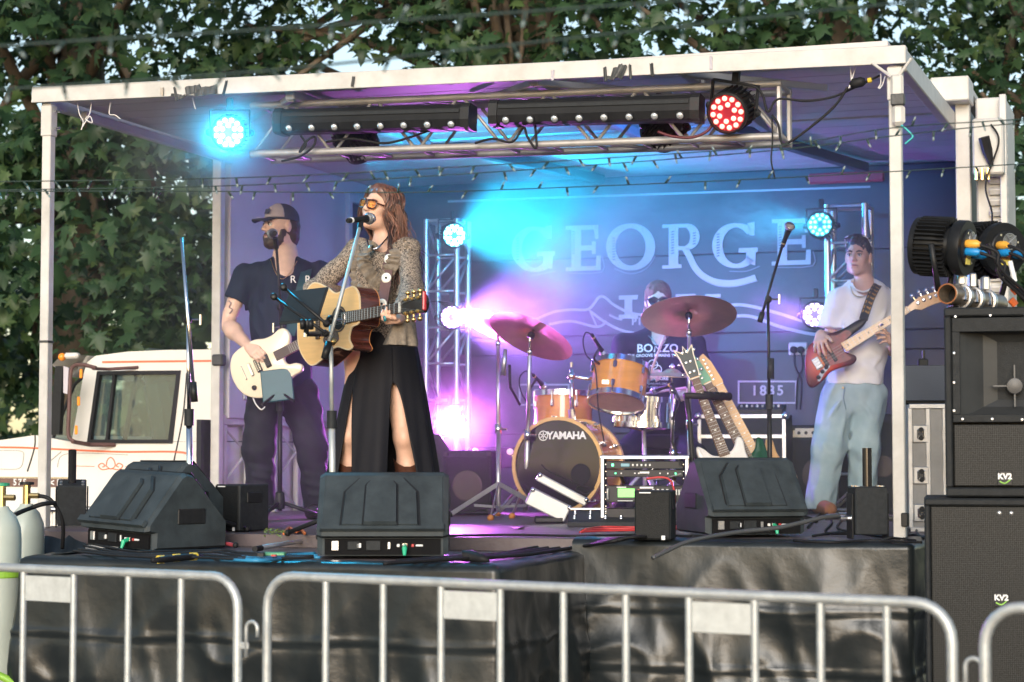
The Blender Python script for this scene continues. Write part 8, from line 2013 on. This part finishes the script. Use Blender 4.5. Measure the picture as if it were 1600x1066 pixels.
def par_back(label, fc, d, r, dep):
 t, F_, pos = par(label, fc, d, r, dep, led_mat("off", (.1, .3, .6), .2), yoke=False, fins=38, group="round led par lamps")
 fw, rx, uz = F_.col[1], F_.col[0], F_.col[2]; bc = pos - fw * dep
 MB().lathe([(r * .93, -.004), (r * .95, 0), (r * .95, .035), (r * .90, .045)], bc, fw, 36).build("back_shell", m_fin, t, True, 40)
 MB().lathe([(r * .60, -.012), (r * .64, -.008), (r * .64, 0)], bc, fw, 28).build("back_plate", m_blk, t)
 fanc = bc - fw * .014 + uz * (r * .28) + rx * (r * .12)
 for k in range(5): MB().lathe([(r * (.06 + .055 * k) - .0012, -.001), (r * (.06 + .055 * k) + .0016, -.001), (r * (.06 + .055 * k) + .0016, .002), (r * (.06 + .055 * k) - .0012, .002)], fanc, -fw, 24, True).build("fan_guard_ring", m_alu, t)
 for k in range(2): a = .7 + k * 1.57; MB().tube([fanc - fw * .004 + (rx * math.cos(a) + uz * math.sin(a)) * (r * .32), fanc - fw * .004 - (rx * math.cos(a) + uz * math.sin(a)) * (r * .32)], .0028, 5).build("fan_guard_bar", m_alu, t)
 m_bl = M("blue_connector", (.01, .24, .60), .4)
 for (a, b, mt) in ((.38, -.18, m_bl), (-.30, -.14, m_bl), (-.36, .12, M("yellow_connector", (.75, .38, .05), .4))):
  q = bc - fw * .01 + rx * (r * a) + uz * (r * b); MB().lathe([(.015, 0), (.018, .008), (.018, .045), (.010, .06)], q, -fw, 12).build("connector", mt, t, True, 40)
  MB().tube(bez([q - fw * .05, q - fw * .09 + Vector((.04, 0, -.03)), q + Vector((.12, -.05, -.10)), q + Vector((.24, 0, -.20)), q + Vector((.34, .05, -.30))], 4), .007, 6).build("lead", m_rub, t, True)
 MB().box(bc - fw * .013 + uz * (-r * .42) - rx * (r * .05), (.05, .002, .035), (rx, fw, uz)).build("warning_label", M("yellow_label", (.75, .62, .12), .5), t)
 MB().box(bc - fw * .013 + uz * (-r * .28) - rx * (r * .05), (.05, .002, .022), (rx, fw, uz)).build("warning_label", M("dark_red_label", (.30, .03, .03), .5), t)
 for k in range(4): MB().lathe([(.005, 0), (.005, .004)], bc - fw * .010 + (rx * math.cos(k * 1.57 + .5) + uz * math.sin(k * 1.57 + .5)) * (r * .56), -fw, 8).build("screw", m_chrome, t)
 y = MB();
 for s_ in (-1, 1): y.tube([pos - fw * dep * .5 + rx * (s_ * r * 1.1), Vector((pos.x, pos.y, 0)) + rx * (s_ * r * .5) - fw * dep * .5 + Z * (W(1480, 460, DQ).z + .02)], .012, 6)
 y.build("yoke", m_blk, t, True); return t
par_back("black lamp seen from behind on the pipe, left of two", W(1437, 384, DQ + .03), (-.80, .52, .10), .118, .20)
par_back("black lamp seen from behind on the pipe, right of two", W(1522, 392, DQ + .42), (-.42, .88, .06), .118, .20)
cable("thick black multicore hanging from the rear lamps on the right", [W(x, y, DQ + .1) for x, y in ((1545, 380), (1555, 405), (1572, 430), (1590, 455), (1612, 480))], .011)
for k, (x, y) in enumerate(((1582, 449), (1579, 468))): tag(MB().tube([W(x, y, DQ + .02), W(x + 8, y + 9, DQ + .02)], .015, 8).build("cable_marker", M("orange_tape", (.75, .16, .04), .5)), ("orange marker tape on the upper lamp cable" if k == 0 else "orange marker tape on the lower lamp cable"), "cable tape")
tag(MB().tube([W(1578, 408, DQ), W(1586, 440, DQ)], .010, 8).build("cable_label", m_paper), "white label sleeve on the lamp cable at the right edge", "cable tape")

# ---- gas cylinders with hoses
m_cyl = M("pale_green_white_cylinder", (.40, .45, .41), .4, var=.08, vscale=6, rvar=.1); m_gcyl = M("green_band", (.25, .48, .05), .45)
def cylinder(label, px, Y, ztop, r, wheel, band):
 c_ = Vector((W(px, 900, Y).x, Y, 0)); t = thing("gas_cylinder", label, "gas cylinder", c_, "co2 gas cylinders")
 MB().lathe([(r * .9, 0), (r, .02), (r, ztop - .13), (r * .95, ztop - .08), (r * .72, ztop - .03), (r * .4, ztop), (.03, ztop + .012)], c_, Z, 32).build("bottle", m_cyl, t, True, 60)
 v = MB().tube([c_ + Z * (ztop + .005), c_ + Z * (ztop + .10)], .018, 10).tube([c_ + Z * (ztop + .05), c_ + Vector((.06, -.01, ztop + .05))], .013, 8).build("brass_valve", m_gold, t)
 MB().lathe([(.012, 0), (.034, .002), (.034, .014), (.012, .016)], c_ + Z * (ztop + .10), Z, 14).build("hand_wheel", wheel, v)
 if band: MB().lathe([(r + .001, ztop - .30), (r + .004, ztop - .295), (r + .004, ztop - .255), (r + .001, ztop - .25)], c_, Z, 32, True).build("strap_band", m_gcyl, t)
 return t, c_ + Z * (ztop + .05)
t_, v1 = cylinder("tall pale cylinder with green band at the left picture edge", 1, 8.75, 1.245, .088, M("green_wheel", (.03, .30, .16), .4), True)
t_, v2 = cylinder("pale gas cylinder with black hand wheel behind the banded one", 40, 9.35, 1.24, .085, m_blk, False)
cable("black gas hose from the cylinders to the left co2 jet", [v1 + Vector((-.25, -.05, -.12)), v1 + Vector((-.02, -.12, -.11)), W(40, 797, 9.2), W(66, 788, 9.25), W(86, 786, 9.3)], .011)
cable("black hose curling behind the second cylinder valve", [v2 + Vector((.05, 0, 0)), v2 + Vector((.12, -.02, -.02)), v2 + Vector((.17, 0, -.12)), v2 + Vector((.16, .05, -.25))], .010)
cable("green webbing strap at the bottom left corner", [W(-10, 1052, 8.4), W(12, 1062, 8.4), W(30, 1075, 8.4), W(60, 1100, 8.5)], .018, m_gcyl, "strap", "strap")
cable("thick grey hose lying across the stage front to the right co2 jet", [W(x, y, d) for x, y, d in ((1020, 872, 8.15), (1040, 862, 8.2), (1080, 845, 8.3), (1150, 832, 8.5), (1220, 824, 8.6), (1290, 808, 8.75), (1332, 806, 8.85))], .010, M("grey_hose", (.07, .075, .08), .4))
MBc = thing("hose_fitting", "chrome hose fitting joined to the right co2 jet", "hose fitting", W(1315, 807, 8.83)); MB().tube([W(1290, 808.5, 8.8), W(1310, 807, 8.82)], .014, 10).tube([W(1310, 807, 8.82), W(1331, 806, 8.85)], .018, 10).build("coupling", m_chrome, MBc, True, 40)

# ---- cables and small things on the floor
def floor_cable(label, pts, r=.006, mat=m_rub, z=None, wob=0.004, seed=1):
 rn = random.Random(seed); q = []
 for p in pts:
  x, y = p[0], p[1]; zz = (p[2] if len(p) > 2 else (z if z else DECK)) + r + .002; w_ = WZ(x, y, zz); q.append(w_ + Z * rn.uniform(0, wob))
 return cable(label, q, r, mat)
E1 = EXT + .012
for k in range(5):
 floor_cable(["black cable bundle along the platform's right edge, front strand", "black cable along the platform's right edge, second strand", "black cable along the platform's right edge, third strand", "black cable along the platform's right edge, rear strand", "thin black cable crossing behind the centre wedge"][k],
    [(600 + k * 10, 882 - k * 2, E1), (690 + k * 6, 876 - k * 2, E1), (760 + k * 6, 872 - k * 2, E1), (830, 866 - k * 3, E1), (900, 856 - k * 3, E1), (960 + k * 8, 846 - k * 2, DECK + .006 * k), (1000 + 6 * k, 838, DECK)] if k < 4 else [(690, 838), (800, 836), (900, 838), (1000, 836), (1080, 838)], .008 - .0006 * k, seed=k)
rc_ = M("red_cable", (.50, .04, .04), .45)
for k in range(3): floor_cable(["red cable lying before the foot controller, front", "red cable lying before the foot controller, middle", "red cable lying before the foot controller, rear"][k], [(906 + k * 4, 832 - k * 2), (940, 830 - k * 3), (985, 829 - k * 2), (1040, 828 - k * 2), (1078, 826 - k * 3)], .005, rc_, seed=k + 9)
for k in range(4): floor_cable(["black cable under the front left wedge, lowest", "black cable under the front left wedge, second", "black cable under the front left wedge, third", "black cable under the front left wedge, topmost"][k], [(115 + k * 8, 862 - 4 * k, E1), (170 + 10 * k, 868 - k * 2, E1), (240, 872 - k * 3, E1), (300 + k * 15, 872 - k * 4, E1), (380, 874 - k * 3, E1), (490, 872 - k * 2, E1)], .006, seed=20 + k)
bc_ = M("blue_cable", (.03, .22, .40), .4)
for k in range(3): floor_cable(["blue cable by the left of the centre wedge, front", "blue cable by the left of the centre wedge, middle", "blue cable by the left of the centre wedge, rear"][k], [(366 + 6 * k, 876 - k * 3, E1), (410, 877 - k * 2, E1), (450, 872 - k * 2, E1), (500 - k * 4, 872 - 3 * k, E1)], .006, bc_, seed=30 + k)
for k in range(7): floor_cable(["tangled black cable at the right co2 jet, strand by the wedge", "tangled black cable at the right co2 jet, long front strand", "tangled black cable at the right co2 jet, looped strand", "tangled black cable between the right post and the speaker", "black cable loop behind the right post", "black cable running to the right deck edge", "thin black cable at the deck edge below the jet"][k],
 [[(1262, 825), (1285, 800), (1300, 815), (1290, 832), (1330, 836)], [(1270, 838), (1320, 832), (1370, 838), (1430, 846)], [(1300, 800), (1312, 790), (1320, 806), (1308, 824), (1330, 832)], [(1412, 842), (1425, 812), (1440, 800), (1432, 830), (1444, 842)], [(1416, 800), (1430, 790), (1440, 808), (1420, 830), (1415, 846)], [(1372, 846), (1400, 840), (1426, 836), (1446, 840)], [(1240, 846), (1300, 848), (1360, 846), (1440, 849)]][k], .006, seed=40 + k)
yb = thing("cable_connector", "black cable connector with yellow bands at the platform's left front edge", "connector", WZ(275, 874, E1))
pcs = [WZ(x, y, E1 + .012) for x, y in ((238, 876), (258, 874), (300, 870), (316, 869))]; MB().tube(pcs, [.010, .014, .014, .008], 10).build("barrel", m_rub, yb, True)
for x, y in ((251, 874.5), (276, 872), (302, 870)): MB().tube([WZ(x - 4, y, E1 + .012), WZ(x + 4, y - .5, E1 + .012)], .0165, 10).build("yellow_band", M("yellow_tape", (.7, .5, .05), .5), yb)
pl2 = thing("black_plug", "fat black round plug lying on the platform right of the centre wedge", "plug", WZ(735, 872, E1)); MB().tube([WZ(722, 869, E1 + .02), WZ(736, 869, E1 + .02), WZ(752, 873, E1 + .015), WZ(764, 876, E1 + .008)], [.022, .026, .016, .008], 12).build("body", m_rub, pl2, True)
pd_ = thing("effects_pedal", "small green effects pedal with red end left of the centre wedge", "effects pedal", WZ(426, 872, E1)); MB().box(WZ(426, 868, E1 + .012), (.105, .07, .026), ch=.004).build("case", M("green_pedal", (.10, .33, .17), .4), pd_); MB().box(WZ(428, 868, E1 + .0265) , (.02, .04, .006), ch=.002).build("red_label", M("red_paint", (.6, .06, .03), .4), pd_); MB().box(WZ(408, 869, E1 + .014), (.03, .05, .03), ch=.003).build("switch_block", m_blk, pd_)
tb = thing("silver_rod", "silver telescopic rod lying behind the green pedal", "rod", WZ(445, 852, E1)); MB().tube([WZ(402, 857, E1 + .014), WZ(498, 841, E1 + .02)], .011, 10).build("tube", m_alu, tb, True); MB().tube([WZ(398, 858, E1 + .014), WZ(408, 856.5, E1 + .014)], .013, 10).build("end_cap", m_rub, tb)
oc = M("orange_lead", (.55, .16, .05), .5); floor_cable("short orange lead coiled behind the silver rod", [(444, 834), (452, 826), (462, 832), (470, 828), (476, 834)], .008, oc)
rb = thing("red_black_rod", "dark red rod lying beside the front left wedge", "rod", WZ(335, 852, E1)); MB().tube([WZ(318, 842, E1 + .012), WZ(366, 852, E1 + .012)], .009, 8).build("tube", M("dark_red_rod", (.22, .03, .04), .4), rb, True); MB().sphere(WZ(368, 852, E1 + .014), .014, 8, 6).build("tip", m_rub, rb, True)
sp_ = thing("leafy_sprig", "small yellow green sprig lying on the deck", "sprig", WZ(428, 834, DECK)); m_sprig = M("sprig_leaf", (.20, .27, .08), .6, var=.3)
sl_ = mesh_of(MB().add([(0, 0, 0), (.016, .008, .006), (.034, 0, .002), (.016, -.008, .006)], [(0, 1, 2, 3)]), "leaf", m_sprig); rn = random.Random(3)
for k in range(30): put("leaf", sl_, sp_, WZ(428 + rn.uniform(-16, 16), 833 + rn.uniform(-5, 4), DECK + rn.uniform(.004, .03)), Matrix.Rotation(rn.uniform(0, 6.28), 3, 'Z') @ Matrix.Rotation(rn.uniform(-.6, .6), 3, 'Y'), rn.uniform(.6, 1.1))
tag(MB().add([WZ(798, 824, DECK + .005), WZ(820, 820, DECK + .005), WZ(815, 824, DECK + .012), WZ(806, 826, DECK + .004)], [(0, 1, 2, 3)]).build("tape_scrap", m_tape), "dark scrap of tape on the deck before the drums", "tape scrap")

# ---- fairy light strings across the front
m_grn = M("dark_green_wire", (.012, .035, .03), .5); m_bulb = M("clear_bulb", (.22, .28, .28), .35, var=0)
bulb_b = mesh_of(MB().lathe([(.0035, 0), (.0045, -.004), (.0045, -.020), (.003, -.022)], (0, 0, 0), (0, 0, 1), 8), "bulb_socket", m_grn, True)
bulb_t = mesh_of(MB().lathe([(.0035, -.0215), (.0042, -.026), (.003, -.034), (.0008, -.037)], (0, 0, 0), (0, 0, 1), 8), "bulb", m_bulb, True)
def light_string(label, pts, D_, step, seed, r=.0022):
 rn = random.Random(seed); c_ = bez([W(x, y, D_) for x, y in pts], 10); t = thing("fairy_light_string", label, "string lights", c_[0], "fairy light strings")
 MB().tube(c_, r, 5).build("wire", m_grn, t, True); acc = 0; nx = rn.uniform(0, step)
 for a, b in zip(c_[:-1], c_[1:]):
  L = (b - a).length
  while nx < acc + L:
   p = a.lerp(b, (nx - acc) / L); R_ = Matrix.Rotation(rn.uniform(-.7, .7) + (math.pi if rn.random() < .22 else 0), 3, 'Y') @ Matrix.Rotation(rn.uniform(-.5, .5), 3, 'X')
   s_ = put("bulb_socket", bulb_b, t, p, R_); bb_ = put("bulb", bulb_t, t, p, R_); nx += step * rn.uniform(.8, 1.2)
  acc += L
 return t
light_string("blurred fairy light string crossing the top, uppermost", [(-250, 92), (0, 72), (400, 47), (800, 20), (1200, -8), (1700, -40)], 4.3, .125, 1, .0035)
light_string("blurred fairy light string crossing just above the canopy beam", [(-250, 160), (0, 140), (400, 112), (800, 70), (1200, 26), (1450, 0), (1800, -40)], 4.5, .125, 2, .0035)
light_string("fairy light string passing the right post higher than the others", [(-250, 287), (0, 284), (400, 277), (800, 256), (1200, 229), (1395, 200), (1600, 186), (1850, 165)], 7.0, .12, 3)
light_string("fairy light string just below the upper one across the stage", [(-250, 300), (0, 297), (400, 289), (800, 267), (1200, 236), (1400, 212), (1600, 192), (1850, 175)], 7.2, .12, 4)
light_string("lowest fairy light string, crossing the singer's hair", [(-250, 300), (0, 299), (300, 299), (600, 301), (800, 296), (1200, 279), (1600, 256), (1850, 240)], 7.6, .13, 5)

# ---- far left: parked car and white fence beyond the truck
def parked_car(label, c_, yaw, col):
 X, Y_ = yawed(yaw); c_ = Vector(c_); t = thing("parked_car", label, "car", c_)
 prof = [(-2.1, .35), (-2.12, .75), (-1.9, .92), (-1.45, .98), (-.9, 1.42), (.55, 1.45), (1.15, 1.0), (1.95, .88), (2.1, .65), (2.08, .35)]
 m = M("car_paint_" + label[:5], col, .25, var=.03, coat=.6); MB().prism(prof, c_, X, Z, Y_, -.85, .85).build("body", m, t)
 gl_ = M("car_glass", (.02, .025, .03), .08, var=0)
 for s_ in (-.853, .853): MB().prism([(-.95, 1.02), (-.78, 1.36), (.48, 1.38), (.92, 1.02)], c_, X, Z, Y_, s_ - .002, s_ + .002).build("side_window", gl_, t)
 MB().prism([(-1.42, .99), (-1.36, .99), (-.92, 1.40), (-.98, 1.40)], c_, X, Z, Y_, -.7, .7).build("rear_window", gl_, t)
 for x in (-1.3, 1.3):
  for s_ in (-.86, .86): w_ = MB().lathe([(.12, -.09), (.32, -.09), (.33, 0), (.32, .09), (.12, .09)], c_ + X * x + Y_ * s_ + Z * .33, Y_, 20).build("wheel", m_rub, t, True, 40); MB().lathe([(.2, 0), (.21, .1), (.05, .1)], c_ + X * x + Y_ * s_ + Z * .33, Y_ * (1 if s_ > 0 else -1), 14).build("rim", m_alu, w_)
 for s_ in (-.62, .62): MB().box(c_ - X * 2.10 + Y_ * s_ + Z * .78, (.06, .34, .14), (X, Y_, Z), ch=.02).build("tail_light", M("tail_light", (.5, .02, .02), .3, var=0, emit=(1, .06, .05), estr=1.5), t)
 return t
parked_car("white car with red tail lights parked under the tree far left", Vector((W(38, 650, 27).x - .6, 27, 0)), 78, (.55, .57, .6))
parked_car("dark red car parked behind the truck bonnet", Vector((W(-70, 650, 31).x, 31, 0)), 60, (.20, .02, .025))
fn = thing("white_fence", "white paling fence behind the truck bonnet under the trees", "fence", Vector((W(60, 700, 23).x, 23, 0)))
for k in range(14): MB().box(Vector((W(60, 700, 23).x - .9 + k * .16, 23, .62)), (.10, .02, 1.24), ch=.008).build("paling", m_white, fn)
for z_ in (.35, 1.0): MB().box(Vector((W(60, 700, 23).x + .14, 23.03, z_)), (2.3, .03, .08)).build("rail", m_white, fn)
